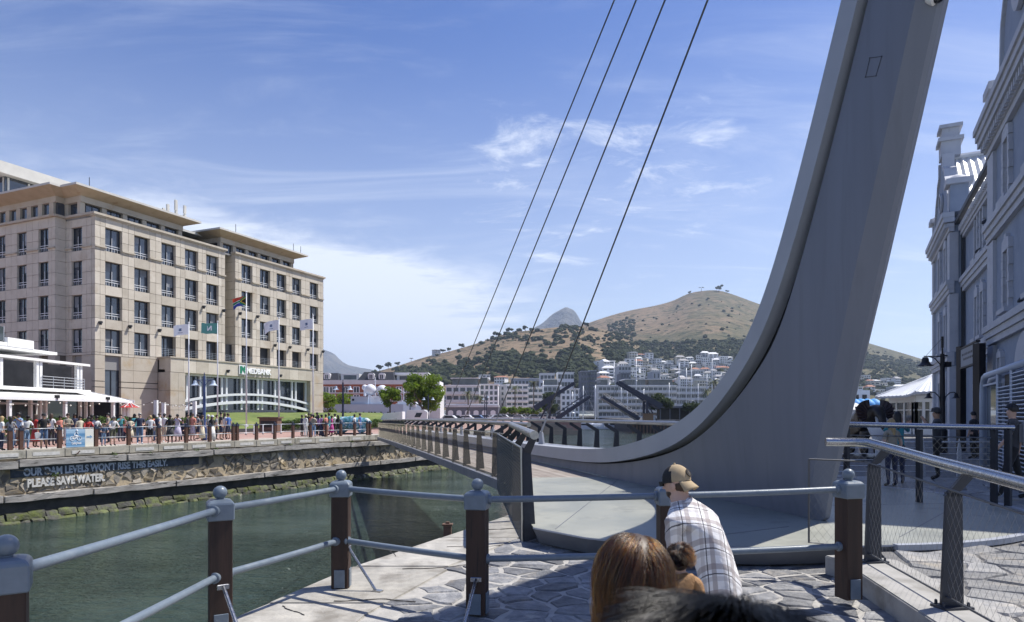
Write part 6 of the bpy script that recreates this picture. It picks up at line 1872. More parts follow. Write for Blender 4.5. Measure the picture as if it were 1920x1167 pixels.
for i, (p, d, k) in enumerate(cars):
    n_, c, word = cols_[k]
    t = thing('parked_car', f'{word} parked car in the lot beyond the bridge, number {i+1} from the left' if False else f'{word} parked car in the lot beyond the bridge, {words_[i] if i < 15 else "last"} from the left', 'car', (P2(p,d),d,0.0), R((-12,8,170,15)[i % 4]), group='cars parked beyond the bridge')
    obj('body', cm_[n_][0], t); obj('cabin', cm_[n_][1], t); obj('side_window', cg_me[0], t); obj('side_window', cg_me[1], t)
    for x in (-1.3, 1.3):
        for y in (-0.78, 0.78): obj('wheel', wh_me, t, (x,y,0.31), rot=(R(90),0,0))
# ================================================================== blue Victorian building on the right
mat('blue_render', (0.23,0.275,0.36), (0.27,0.315,0.40), 1.1, 0.8, bump=0.1, bscale=14, c3=(0.19,0.23,0.30), scale3=0.5, lo3=0.58, hi3=0.75)
mat('trim', (0.47,0.49,0.54), (0.41,0.43,0.48), 1.4, 0.7, c3=(0.30,0.315,0.34), scale3=3.0, lo3=0.62, hi3=0.75)
mat('roof_sheet', (0.66,0.68,0.70), (0.58,0.60,0.63), 1.2, 0.45, metal=0.2)
mat('gutter', (0.04,0.045,0.055), None, rough=0.6)
D2 = Vector((-0.456,-0.89,0)).normalized()
TB = thing('gabled_building', 'tall blue-grey Victorian building with pale trim, string courses and curved gables', 'building', (28.5,45,0.15), math.atan2(D2.y, D2.x))
def tb(name, m, x0, x1, y0, y1, z0, z1, parent=None): return ubox(name, m, parent or TB, x0, x1, y0, y1, z0, z1)
XA, XM, XC = 9.1, 20.9, 36.0
tb('wall', 'blue_render', 0, XA, 0, 12, 0, 12.5); tb('wall', 'blue_render', XA+0.002, XM, 0.6, 12, 0, 12.1); tb('wall', 'blue_render', XM+0.002, XC, 0, 12, 0, 12.6)
# pilasters
for x0, x1 in ((-0.06,0.75),(XA-1.0,XA+0.05),(XM-0.05,XM+1.15)):
    for z0, z1 in ((0,4.3),(5.1,8.3),(9.0,11.7)): tb('pilaster', 'trim', x0, x1, -0.12, 0.3, z0, z1)
def course(x0, x1, y, z, h, n=3, out=0.16):
    for k in range(n):
        tb('string_course', 'trim', x0-0.02*k, x1+0.02*k, y-out-0.07*k, y+0.1, z+h*k/n+0.004, z+h*(k+1)/n)
for z in (4.35, 8.35):
    course(-0.1, XA+0.1, 0, z, 0.72); course(XA+0.14, XM-0.1, 0.6, z, 0.72); course(XM-0.06, XC, 0, z, 0.72)
course(-0.15, XA+0.12, 0, 11.75, 0.45, 2); course(-0.3, XA+0.2, 0, 12.25, 0.55, 2, 0.42); course(XM-0.15, XC, 0, 11.75, 0.5, 2); course(XM-0.3, XC, 0, 12.3, 0.75, 3, 0.42)
course(XA+0.16, XM-0.2, 0.6, 11.3, 0.35, 2)
dn = unit_box('trim')
def dentils(x0, x1, y, z, step=0.34):
    x = x0
    while x < x1:
        obj('dentil', dn, TB, (x, y-0.20, z), scale=(0.17,0.30,0.26)); x += step
dentils(0.2, XA, 0, 12.10); dentils(XA+0.5, XM-0.4, 0.6, 11.78); dentils(XM+0.1, 31, 0, 12.16)
tb('gutter', 'gutter', XA+0.06, XM-0.35, 0.12, 0.34, 12.1, 12.32); tb('downpipe', 'gutter', XA+0.12, XA+0.28, 0.40, 0.56, 0, 12.1)
# windows: recessed dark glass in a toothed pale surround with sill and apron
ws = MB()
for s_ in (-1, 1):
    for k in range(7):
        w_ = 0.30 if k % 2 else 0.22
        a, b = s_*0.36, s_*(0.36+w_)
        ws.box(min(a,b), max(a,b), -0.09, 0.12, 0.005+k*0.29, (k+1)*0.29-0.005)
ws.ext([(-0.62,-0.09,2.04),(0.62,-0.09,2.04),(0.55,-0.09,2.42),(0.16,-0.09,2.50),(0.16,-0.09,2.62),(-0.16,-0.09,2.62),(-0.16,-0.09,2.50),(-0.55,-0.09,2.42)], (0,0.2,0))
ws_me = ws.mesh('window_surround', 'trim')
sl_ = MB(); sl_.box(-0.72,0.72,-0.24,0.1,-0.16,0.0); sl_.ext([(-0.58,-0.07,-0.165),(0.58,-0.07,-0.165),(0.58,-0.07,-0.62),(0.40,-0.07,-0.52),(0.2,-0.07,-0.70),(0,-0.07,-0.56),(-0.2,-0.07,-0.70),(-0.40,-0.07,-0.52),(-0.58,-0.07,-0.62)], (0,0.1,0))
sill_me = sl_.mesh('window_sill', 'trim')
gl_ = MB(); gl_.box(-0.36,0.36,0.02,0.04,0.0,2.05); gl_.box(-0.36,-0.30,0.0,0.019,0,2.05); gl_.box(0.30,0.36,0.0,0.019,0,2.05); gl_.box(-0.30,0.30,0.0,0.019,0.98,1.05)
gl_.m = [0]*6+[1]*18
gl_me = gl_.mesh('window', ['port_dark', 'trim'])
def vwin(x, y, z, sx=1.0, sz=1.0):
    o = obj('window', gl_me, TB, (x, y-0.045, z), scale=(sx,1,sz)); obj('window_surround', ws_me, o); obj('window_sill', sill_me, o)
for z in (5.35, 9.25):
    vwin(3.9, 0, z); vwin(6.9, 0, z); vwin(13.6, 0.6, z, 0.85); vwin(15.2, 0.6, z, 0.85); vwin(24.4, 0, z); vwin(28.4, 0, z); vwin(32.0, 0, z)
for x, y in ((4.0,0),(6.9,0),(13.4,0.6),(15.3,0.6)): vwin(x, y, 1.0, 1.1, 1.25)
vwin(23.2, 0, 2.6, 0.7, 0.55)
# tall arched niches
for z0, h_ in ((5.3,2.7),(9.1,2.5),(1.0,3.0)):
    mb = MB(); x = 18.6
    mb.ext([(x-0.62,0.52,z0),(x-0.40,0.52,z0)]+[(x-0.40*math.cos(math.pi*k/8),0.52,z0+h_-0.5+0.40*math.sin(math.pi*k/8)) for k in range(9)]+[(x+0.40,0.52,z0),(x+0.62,0.52,z0),(x+0.62,0.52,z0+h_),(x,0.52,z0+h_+0.35),(x-0.62,0.52,z0+h_)], (0,0.2,0)); mb.build('niche_surround', 'trim', TB)
    tb('niche_glass', 'port_dark', x-0.39, x+0.39, 0.57, 0.59, z0, z0+h_-0.45)
# cross gable, its finial and roof over the far wing
def gable(x0, x1, zb, zt, y, name='gable', curl=0.16):
    xm = (x0+x1)/2; w = (x1-x0)/2; h = zt-zb; pr = []
    prof = [(1.0,0),(1.0,0.06),(0.90,0.12),(0.86,0.30),(0.72,0.42),(0.66,0.52),(0.50,0.62),(0.44,0.74),(0.26,0.80),(0.24,1.0)]
    pts_ = [(xm+w*a, y, zb+h*b) for a, b in prof] + [(xm-w*a, y, zb+h*b) for a, b in reversed(prof)]
    mb = MB(); mb.ext(pts_, (0,0.45,0)); g = mb.build(name, 'blue_render', TB)
    half = [(xm+w*a, zb+h*b) for a, b in prof]
    for s_ in (1, -1):
        cp = MB(); q = [(xm+s_*(px_-xm), z_) for px_, z_ in half]
        for a, b in zip(q, q[1:]): cp.bar((a[0], y+0.2, a[1]), (b[0], y+0.2, b[1]), 0.62, 0.20)
        cp.build('gable_coping', 'trim', g)
    return g
gA = gable(0.4, 8.4, 12.8, 17.3, 0.02)
fin = MB(); fin.box(3.75,5.05,-0.1,0.9,17.3,18.2); fin.box(3.6,5.2,-0.25,1.05,18.2,18.42); fin.box(3.8,5.0,-0.05,0.85,18.42,19.0); fin.box(3.65,5.15,-0.2,1.0,19.0,19.2); fin.build('gable_finial', 'trim', gA)
o_ = MB().lathe([(0.62,0),(0.62,0.12),(0.45,0.12),(0.45,0.05)], n=20).build('oculus_frame', 'trim', gA, smooth=True); o_.location = (4.4,-0.01,14.6); o_.rotation_euler = (R(90),0,0)
o_ = MB().lathe([(0.46,0),(0.46,0.06)], n=20).build('oculus', 'port_dark', gA); o_.location = (4.4,0.0,14.6); o_.rotation_euler = (R(90),0,0)
# corrugated near slope, ribs standing proud
rib = MB(); L_ = math.hypot(4.6, 4.4)
n = 26
for k in range(n):
    y0 = 0.5+k*0.36
    a = [(4.4,y0,17.2),(4.4,y0+0.18,17.32),(4.4,y0+0.36,17.2)]; b = [(9.0,y0,12.75),(9.0,y0+0.18,12.87),(9.0,y0+0.36,12.75)]
    q = MB(); q.add(a+b, [(0,1,4,3),(1,2,5,4)]); q.add([(a[0][0],a[0][1],a[0][2]-0.04),(a[2][0],a[2][1],a[2][2]-0.04),(b[2][0],b[2][1],b[2][2]-0.04),(b[0][0],b[0][1],b[0][2]-0.04)], [(0,1,2,3)])
    q.build('roof_sheet', 'roof_sheet', TB, normals=False)
mb = MB(); mb.add([(4.4,0.5,17.2),(4.4,9.9,17.2),(0,9.9,12.75),(0,0.5,12.75)], [(0,1,2,3)]); mb.build('roof_back_slope', 'roof_sheet', TB, normals=False)
mb = MB(); mb.tube([(4.4,0.4,17.36),(4.4,9.9,17.36)], 0.16, 6); mb.build('ridge_cap', 'roof_sheet', TB)
for x in (0.3, 8.85): 
    tb('pinnacle', 'blue_render', x-0.4, x+0.45, -0.1, 0.75, 12.81, 14.3); tb('pinnacle_cap', 'trim', x-0.6, x+0.65, -0.3, 0.95, 14.301, 14.6); tb('pinnacle_panel', 'trim', x-0.2, x+0.25, -0.13, -0.101, 12.95, 14.2)
    o_ = MB().lathe([(0.55,0),(0.45,0.15),(0.15,0.32),(0,0.35)], n=12).build('pinnacle_dome', 'trim', TB, smooth=True); o_.location = (x, 0.3, 14.6)
gC = gable(22.6, 33.2, 13.06, 22.0, 0.02)
o_ = MB().lathe([(1.25,0),(1.25,0.14),(0.9,0.14),(0.9,0.03)], n=28).build('oculus_frame', 'trim', gC, smooth=True); o_.location = (26.3,-0.0,16.4); o_.rotation_euler = (R(90),0,0); o_.scale = (0.8,1.25,1)
o_ = MB().lathe([(0.92,0),(0.92,0.06)], n=28).build('oculus', 'port_dark', gC); o_.location = (26.3,0.0,16.4); o_.rotation_euler = (R(90),0,0); o_.scale = (0.8,1.25,1)
tb('pinnacle', 'blue_render', XM+0.1, XM+0.9, 0.0, 0.8, 13.06, 14.1); tb('pinnacle_cap', 'trim', XM-0.15, XM+1.15, -0.25, 1.05, 14.101, 14.4)
o_ = MB().lathe([(0.55,0),(0.45,0.15),(0.15,0.32),(0,0.35)], n=12).build('pinnacle_dome', 'trim', TB, smooth=True); o_.location = (XM+0.5,0.4,14.4)
# curved shell ornament over the ground floor
mb = MB(); mb.ext([(27.2+1.5*math.cos(math.pi*k/12),-0.1,3.1+1.5*math.sin(math.pi*k/12)*0.8) for k in range(13)], (0,0.2,0)); mb.build('shell_ornament', 'trim', TB)
# pigeons on the ledges
mat('pigeon_grey', (0.05,0.055,0.065), None, rough=0.8)
def pigeon(loc, label, rz):
    t = thing('pigeon', label, 'bird', loc, rz)
    MB().lathe([(0.0,-0.13),(0.05,-0.08),(0.075,0.0),(0.06,0.08),(0.03,0.13),(0.035,0.16),(0.02,0.19),(0,0.20)], n=8).build('body', 'pigeon_grey', t, smooth='all').rotation_euler = (R(50),0,0)
def tbw(x, y, z): return Vector((28.5,45,0.15)) + D2*x + Vector((0.89,-0.456,0))*y + Vector((0,0,z))
pigeon(tbw(27.6,-0.25,5.2), 'dark pigeon perched on the lower string course', 1.0)
pigeon(tbw(21.3,-0.30,9.2), 'dark pigeon perched at the pilaster on the upper string course', 2.0)
pigeon(tbw(15.0,0.35,9.35), 'dark pigeon on a window sill of the middle bay', 0.4)
# ---- sign frame against the wall
sg = thing('sign_frame', 'tall black sign frame with pale lettered board against the blue building', 'sign', (P2(1802,29),29,0.2))
mat('sign_black', (0.012,0.012,0.016), None, rough=0.5); mat('sign_pale', (0.27,0.29,0.33), None, rough=0.6)
so_ = Vector((P2(1802,29),29,0.2)); e_ = P(1836,780,25.4); dv = Vector((e_.x-so_.x, e_.y-so_.y, 0))
mb = MB(); mb.bar(so_, so_+Vector((0,0,4.55)), 0.28, 0.25); mb.build('post', 'sign_black', sg, world=True)
mb = MB(); mb.bar(so_+dv, so_+dv+Vector((0,0,4.3)), 0.36, 0.25); mb.build('post', 'sign_black', sg, world=True)
mb = MB(); mb.bar(so_+dv*0.04+Vector((0,0,4.0)), so_+dv*0.92+Vector((0,0,4.0)), 0.08, 0.75); mb.build('board', 'sign_pale', sg, world=True)
for z in (4.42, 3.58): mb = MB(); mb.bar(so_+dv*0.04+Vector((0,0,z)), so_+dv*0.95+Vector((0,0,z)), 0.14, 0.07); mb.build('board_edge', 'sign_black', sg, world=True)
for z, a, b in ((4.12,0.12,0.8),(3.92,0.2,0.7)):
    x = a
    while x < b:
        w_ = rnd.uniform(0.03, 0.08); mb = MB(); mb.bar(so_+dv*x+Vector((-0.052,-0.03,z)), so_+dv*(x+w_)+Vector((-0.052,-0.03,z)), 0.02, 0.09); mb.build('lettering', 'sign_black', sg, world=True); x += w_+0.03
# ---- glazed porch with pipe frame and louvres
mat('pipe_blue', (0.42,0.48,0.58), None, rough=0.4)
pr_ = thing('glazed_porch', 'glass porch with pale blue pipe frame and louvred screens beside the blue building', 'porch', (13.4,19.0,0.2))
q0, q1 = Vector((13.42,19.0,0)), Vector((9.6,11.8,0))
un = (q1-q0).normalized(); inn = Vector((0.89,-0.456,0))
def pq(s, y, z): return q0 + un*s + inn*y + Vector((0,0,z))
for s0, y0 in ((0.0,0.0), (-1.4,0.35)):
    mb = MB(); mb.tube([pq(s0,y0,0.2),pq(s0,y0,2.4),pq(s0+0.08,y0,2.68),pq(s0+0.3,y0,2.84),pq(s0+0.6,y0,2.88),pq(8.0,y0,2.92)], 0.085, 12); mb.build('pipe_frame', 'pipe_blue', pr_, world=True, smooth='all')
mb = MB(); mb.ext([pq(0.3,0.05,0.2),pq(2.5,0.05,0.2),pq(2.5,0.05,2.6),pq(0.3,0.05,2.6)], inn*0.02); mb.build('glass', 'clear_glass', pr_, world=True)
mb = MB(); mb.bar(pq(0.2,0,2.62), pq(2.6,0,2.62), 0.06, 0.05); mb.build('glass_rail', 'pipe_blue', pr_, world=True)
for s in (2.55, 4.35, 6.2): mb = MB(); mb.bar(pq(s,0.0,0.2), pq(s,0.0,2.9), 0.08, 0.08); mb.build('louvre_post', 'pipe_blue', pr_, world=True)
for s0, s1, zt in ((2.62,4.30,2.55),(4.42,6.15,2.75)):
    z = 0.35
    while z < zt: mb = MB(); mb.bar(pq(s0,0.0,z), pq(s1,0.0,z), 0.11, 0.022, up=(0.3,-0.15,1)); mb.build('louvre', 'pipe_blue', pr_, world=True); z += 0.088
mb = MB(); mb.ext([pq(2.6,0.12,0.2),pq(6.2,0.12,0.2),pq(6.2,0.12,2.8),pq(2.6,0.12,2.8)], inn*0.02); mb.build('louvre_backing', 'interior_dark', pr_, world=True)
# ---- street lamp
lp = lamp_post(1767, (P2(1767,27),27,0.2), 4.05, 'dark street lamp with one large bell shade and small arms by the blue building', arms=(-1,), s=1.05, m='sign_black', shade='sign_black', arm_z=0.885, arm_l=0.66)
mb = MB(); mb.tube([(0,0,4.3),(0,0,4.75)], 0.045, 6); mb.tube([(0,0,4.7),(-0.66,0,3.98)], 0.008, 3); mb.tube([(0.0,0,3.98),(0.2,0,3.98)], 0.03, 6); mb.build('mast_tip', 'sign_black', lp)
mb = MB(); mb.box(0.06,0.28,-0.14,0.10,3.52,3.72); mb.build('control_box', 'sign_black', lp)
for a in (-1, 1):
    mb = MB(); mb.tube([(a*0.08,0,2.0),(a*0.12,0,2.3),(a*0.3,0,2.48),(a*0.46,0,2.50),(a*0.56,0,2.44)], 0.02, 6); ao = mb.build('small_arm', 'sign_black', lp, smooth=True)
    MB().lathe([(r*0.6, q*0.6) for r, q in bell], (a*0.56,0,2.25), 12).build('lamp_shade', 'sign_black', ao, smooth=True)
# ---- corrugated-roof pavilion
pv = thing('garden_pavilion', 'white glazed pavilion under a sunlit ribbed metal hip roof beside the blue building', 'pavilion', (33.0,54,0.2))
PVO = Vector((33.0,54,0.2))
K_ = 1.36
ev = [P(1641,745,40*K_), P(1700,742,37.6*K_), P(1716,735.5,36.9*K_), P(1762,734,36.0*K_), P(1880,735,39*K_), P(1790,735,45*K_), P(1650,745,44*K_)]
pk = P(1748,703.5,40.2*K_); pk2 = P(1830,703,42*K_)
for i in range(len(ev)):
    a, b = ev[i], ev[(i+1) % len(ev)]
    n = max(2, int((b-a).length/0.40)); 
    top_a = pk if i < 3 or i == 6 else pk2; top_b = top_a
    if i == 3: top_a, top_b = pk, pk2
    for k in range(n):
        p0, p1 = a.lerp(b, k/n), a.lerp(b, (k+1)/n); t0, t1 = top_a.lerp(top_b, k/n), top_a.lerp(top_b, (k+1)/n)
        m0, mt = (p0+p1)/2+Vector((0,0,0.05)), (t0+t1)/2+Vector((0,0,0.03))
        q = MB(); q.add([p0,m0,mt,t0], [(0,1,2,3)]); q.add([m0,p1,t1,mt], [(0,1,2,3)]); q.build('roof_sheet', 'roof_sheet', pv, world=True, normals=False)
    mb = MB(); mb.bar(a-Vector((0,0,0.06)), b-Vector((0,0,0.06)), 0.06, 0.14); mb.build('eave_board', 'trim', pv, world=True)
    mb = MB(); mb.tube([a+Vector((0,0,0.06)), top_a+Vector((0,0,0.04))], 0.06, 5); mb.build('hip_cap', 'roof_sheet', pv, world=True)
wl2 = [P(1668,780,41.2*K_), P(1712,780,38.4*K_), P(1718,780,37.8*K_), P(1760,780,37.0*K_)]
for i, (a, b) in enumerate(zip(wl2, wl2[1:])):
    a = Vector((a.x,a.y,0.2)); b = Vector((b.x,b.y,0.2)); n = (3, 1, 3)[i]
    mb = MB(); mb.bar(a+Vector((0,0,0.3)), b+Vector((0,0,0.3)), 0.12, 0.6); mb.build('sill_wall', 'white_paint', pv, world=True)
    mb = MB(); mb.bar(a+Vector((0,0,2.75)), b+Vector((0,0,2.75)), 0.14, 0.5); mb.build('head_beam', 'white_paint', pv, world=True)
    mb = MB(); mb.ext([a+Vector((0,0.06,0.6)), b+Vector((0,0.06,0.6)), b+Vector((0,0.06,2.5)), a+Vector((0,0.06,2.5))], (0.02,0.02,0)); mb.build('glass', 'clear_glass', pv, world=True)
    for k in range(n+1): c = a.lerp(b, k/n); mb = MB(); mb.bar(c, c+Vector((0,0,2.5)), 0.16, 0.16); mb.build('column', 'white_paint', pv, world=True)
    mb = MB(); mb.bar(a+Vector((0,-0.01,1.9)), b+Vector((0,-0.01,1.9)), 0.06, 0.07); mb.build('transom', 'white_paint', pv, world=True)
# ---- blue barrel awning and low buildings behind
mat('awning_blue', (0.06,0.28,0.62), (0.09,0.34,0.68), 1, 0.6)
aw = thing('blue_awning_shop', 'low shop with bright blue scalloped awning beyond the elephant sculpture', 'shop', (P2(1622,72),72,0.1))
ubox('wall', 'kiosk_brown', aw, -2.2, 1.9, 1.2, 6, 0, 2.4); ubox('upper_storey', 'render_white', aw, -1.4, 1.6, 2, 6, 2.7, 4.3)
for x in (-0.6, 0.1, 1.0): ubox('window', 'port_dark', aw, x-0.25, x+0.25, 1.97, 2.0, 3.1, 3.8)
for k in range(6):
    mb = MB(); x0 = -2.4+k*0.72; pts_ = []
    mb.grid(lambda u, v: (x0+0.72*u, 1.2-1.2*math.sin(v*math.pi/2), 2.35+0.85*math.cos(v*math.pi/2)*1.0+0.16*math.sin(u*math.pi)), 6, 5); mb.build('awning_bay', 'awning_blue', aw, smooth='all', normals=False)
wt = thing('white_kiosk_tent', 'small white peaked kiosk tent left of the elephant sculpture', 'tent', (P2(1604,48),48,0.1))
mb = MB(); mb.v = [(-0.7,-0.7,2.0),(0.7,-0.7,2.0),(0.7,0.7,2.0),(-0.7,0.7,2.0),(0,0,2.5),(-0.7,-0.7,1.0),(0.7,-0.7,1.0)]; mb.f = [(0,1,4),(1,2,4),(2,3,4),(3,0,4),(5,6,1,0)]; mb.m = [0]*5; mb.build('canopy', 'awning', wt, normals=False)
for sx in (-0.68, 0.68):
    for sy in (-0.68, 0.68): MB().tube([(sx,sy,0),(sx,sy,2.0)], 0.03, 6).build('leg', 'white_paint', wt)
# ---- white cable railing and riveted plate
wr = thing('white_cable_railing', 'white railing of pointed flat posts and horizontal cables across the plaza', 'railing', (10.8,17.5,0.18))
WX = [8.4,9.6,10.8,11.75,12.8,13.25,14.6]
for x in WX:
    mb = MB(); mb.ext([(x-0.06-10.8,0,0),(x+0.06-10.8,0,0),(x+0.05-10.8,0,0.7),(x-10.8,0,1.0),(x-0.05-10.8,0,0.7)], (0,0.03,0)); mb.build('post', 'white_paint', wr)
for k in range(6):
    z = 0.14+k*0.155
    MB().tube([(8.4-10.8,0.015,z),(14.6-10.8,0.015,z)], 0.010 if k < 5 else 0.024, 5).build('cable', 'white_paint', wr)
rp_ = thing('riveted_plate', 'white painted riveted steel plate leaning behind the curved railing', 'steel plate', (P2(1650,15.2),15.2,0.2))
mb = MB(); mb.ext([(-0.28,0,1.35),(-0.02,0,1.35),(0.30,0,0.98),(0.30,0,0.02),(0.02,0,0.0),(0.0,0,0.75)], (0,0.06,0)); mb.build('plate', 'white_paint', rp_)
for k in range(10):
    for x in (0.05, 0.26): MB().ball((x,-0.005,0.1+k*0.09), 0.017, 5).build('rivet', 'white_paint', rp_, smooth='all')
# ---- elephant sculpture
mat('bronze_dark', (0.030,0.027,0.026), (0.055,0.048,0.042), 5, 0.38, metal=0.3, bump=0.3, bscale=12)
mat('ear_panel', (0.050,0.036,0.036), (0.075,0.05,0.048), 4, 0.5)
mat('tusk', (0.55,0.52,0.45), None, rough=0.4)
el = thing('elephant_sculpture', 'dark metal elephant sculpture with fan-shaped ears and pale tusks facing the bridge', 'sculpture', (P2(1645,24),24,0.2))
s_ = MB()
def ell(mb, c, rx, ry, rz_, n=12):
    mb.lathe([(math.sin(math.pi*i/n), -rz_*math.cos(math.pi*i/n)) for i in range(n+1)], c, 16, 0, rx, ry)
TMP = bpy.data.scenes.new('tmp')
def skin_mesh(name, verts, edges, radii, root, m, sub=2):
    me = bpy.data.meshes.new(name); me.from_pydata([tuple(v) for v in verts], edges, [])
    o = bpy.data.objects.new(name, me); TMP.collection.objects.link(o)
    o.modifiers.new('s', 'SKIN').use_smooth_shade = True
    for i, r in enumerate(radii):
        sv = me.skin_vertices[0].data[i]; sv.radius = (r, r) if not isinstance(r, tuple) else r; sv.use_root = (i == root)
    if sub: o.modifiers.new('u', 'SUBSURF').levels = sub
    vl = TMP.view_layers[0]; vl.update()
    out = bpy.data.meshes.new_from_object(o.evaluated_get(vl.depsgraph))
    out.materials.clear(); out.materials.append(MAT(m)); out.name = name
    out.polygons.foreach_set('use_smooth', [True]*len(out.polygons))
    bpy.data.objects.remove(o); bpy.data.meshes.remove(me)
    return out
ev_ = [(0,0.9,1.25),(0,0.35,1.45),(0,-0.02,1.80),(0,-0.16,1.62),(0,-0.30,1.30),(0,-0.36,0.95),(0,-0.42,0.65),(0,1.5,1.2),(-0.24,0.45,0.8),(-0.24,0.42,0.1),(0.24,0.45,0.8),(0.24,0.42,0.1),(-0.24,1.4,0.75),(-0.24,1.4,0.1),(0.24,1.4,0.75),(0.24,1.4,0.1)]
ee_ = [(0,1),(1,2),(2,3),(3,4),(4,5),(5,6),(0,7),(1,8),(8,9),(1,10),(10,11),(7,12),(12,13),(7,14),(14,15)]
er_ = [0.50,0.38,0.27,0.22,0.14,0.10,0.075,0.42,0.17,0.14,0.17,0.14,0.18,0.15,0.18,0.15]
obj('body', skin_mesh('body', ev_, ee_, er_, 0, 'bronze_dark'), el)
for sx in (-1, 1):
    pts_ = [(sx*(0.16+0.0), 0.10, 1.55)] + [(sx*(0.20+0.48*math.sin(R(a))), 0.18, 1.72+0.42*math.cos(R(a))) for a in range(0, 176, 22)]
    for k in range(1, len(pts_)-1):
        mb = MB(); c = Vector(pts_[0]); a, b = Vector(pts_[k]), Vector(pts_[k+1]); m_ = (a+b)/2+Vector((sx*0.03,-0.07,0))
        mb.ext([c, a, m_], (0,0.02,0)); mb.ext([c, m_, b], (0,0.02,0)); mb.build('ear_panel', 'ear_panel', el)
    MB().tube([(sx*0.14,-0.20,1.50),(sx*0.20,-0.38,1.28),(sx*0.19,-0.58,1.20),(sx*0.12,-0.72,1.28)], [0.055,0.05,0.035,0.008], 8).build('tusk', 'tusk', el, smooth='all')
    MB().ball((sx*0.15,-0.14,1.78), 0.03, 6).build('eye', 'glass_dome', el, smooth='all')
ubox('plinth', 'dark_steel', el, -0.7, 0.7, -0.6, 1.9, -0.02, 0.1)
# ================================================================== people
def cloth(name, c, c2=None): 
    if name not in _M: mat(name, c, c2 or tuple(x*0.82 for x in c), 9, 0.85, sheen=0.15, bump=0.15, bscale=25)
    return name
for nm, c in (('skin_light',(0.56,0.36,0.27)),('skin_tan',(0.40,0.24,0.16)),('skin_brown',(0.18,0.095,0.06)),('skin_dark',(0.075,0.042,0.03))): mat(nm, c, tuple(x*0.9 for x in c), 12, 0.5)
for nm, c in (('hair_black',(0.012,0.010,0.010)),('hair_brown',(0.06,0.035,0.02)),('hair_blonde',(0.42,0.30,0.14)),('hair_grey',(0.35,0.34,0.32))): mat(nm, c, tuple(x*0.7 for x in c), 40, 0.5)
CL = {'white':(0.72,0.72,0.72),'black':(0.015,0.015,0.017),'navy':(0.022,0.03,0.07),'denim':(0.10,0.17,0.30),'paleblue':(0.22,0.34,0.52),'blue':(0.07,0.15,0.42),'red':(0.45,0.035,0.03),'coral':(0.68,0.27,0.20),'beige':(0.50,0.44,0.34),'khaki':(0.30,0.27,0.21),'grey':(0.25,0.26,0.28),'magenta':(0.45,0.06,0.26),'purple':(0.35,0.20,0.42),'teal':(0.04,0.25,0.30),'cream':(0.60,0.55,0.42),'charcoal':(0.05,0.05,0.055),'lilac':(0.52,0.48,0.62),'orange':(0.65,0.22,0.12),'olive':(0.12,0.12,0.08)}
for k, c in CL.items(): cloth('cloth_'+k, c)
POSES = {   # elbows and hands (left, right), torso lean, head turn
 'stand': dict(le=(-.24,.03,1.14), lh=(-.23,-.06,.88), re=(.24,.03,1.14), rh=(.23,-.06,.88)),
 'lean': dict(le=(-.27,-.22,1.10), lh=(-.12,-.46,1.09), re=(.27,-.22,1.10), rh=(.12,-.46,1.09), lean=0.30),
 'onehand': dict(le=(-.26,-.02,1.15), lh=(-.42,-.28,1.05), re=(.24,.03,1.14), rh=(.15,-.20,1.10)),
 'crossed': dict(le=(-.26,-.06,1.16), lh=(.10,-.19,1.19), re=(.26,-.06,1.16), rh=(-.10,-.20,1.22)),
 'photo': dict(le=(-.27,-.16,1.30), lh=(-.06,-.30,1.52), re=(.27,-.16,1.30), rh=(.06,-.30,1.52)),
 'bag': dict(le=(-.24,.02,1.14), lh=(-.25,-.04,.86), re=(.25,-.10,1.15), rh=(.14,-.28,1.14)),
 'walk': dict(le=(-.23,.14,1.15), lh=(-.22,.10,.90), re=(.23,-.10,1.14), rh=(.21,-.24,.97), step=0.22),
 'sit': dict(le=(-.24,-.08,1.14), lh=(-.14,-.30,1.02), re=(.24,-.08,1.14), rh=(.14,-.30,1.02)),
}
_body = {}
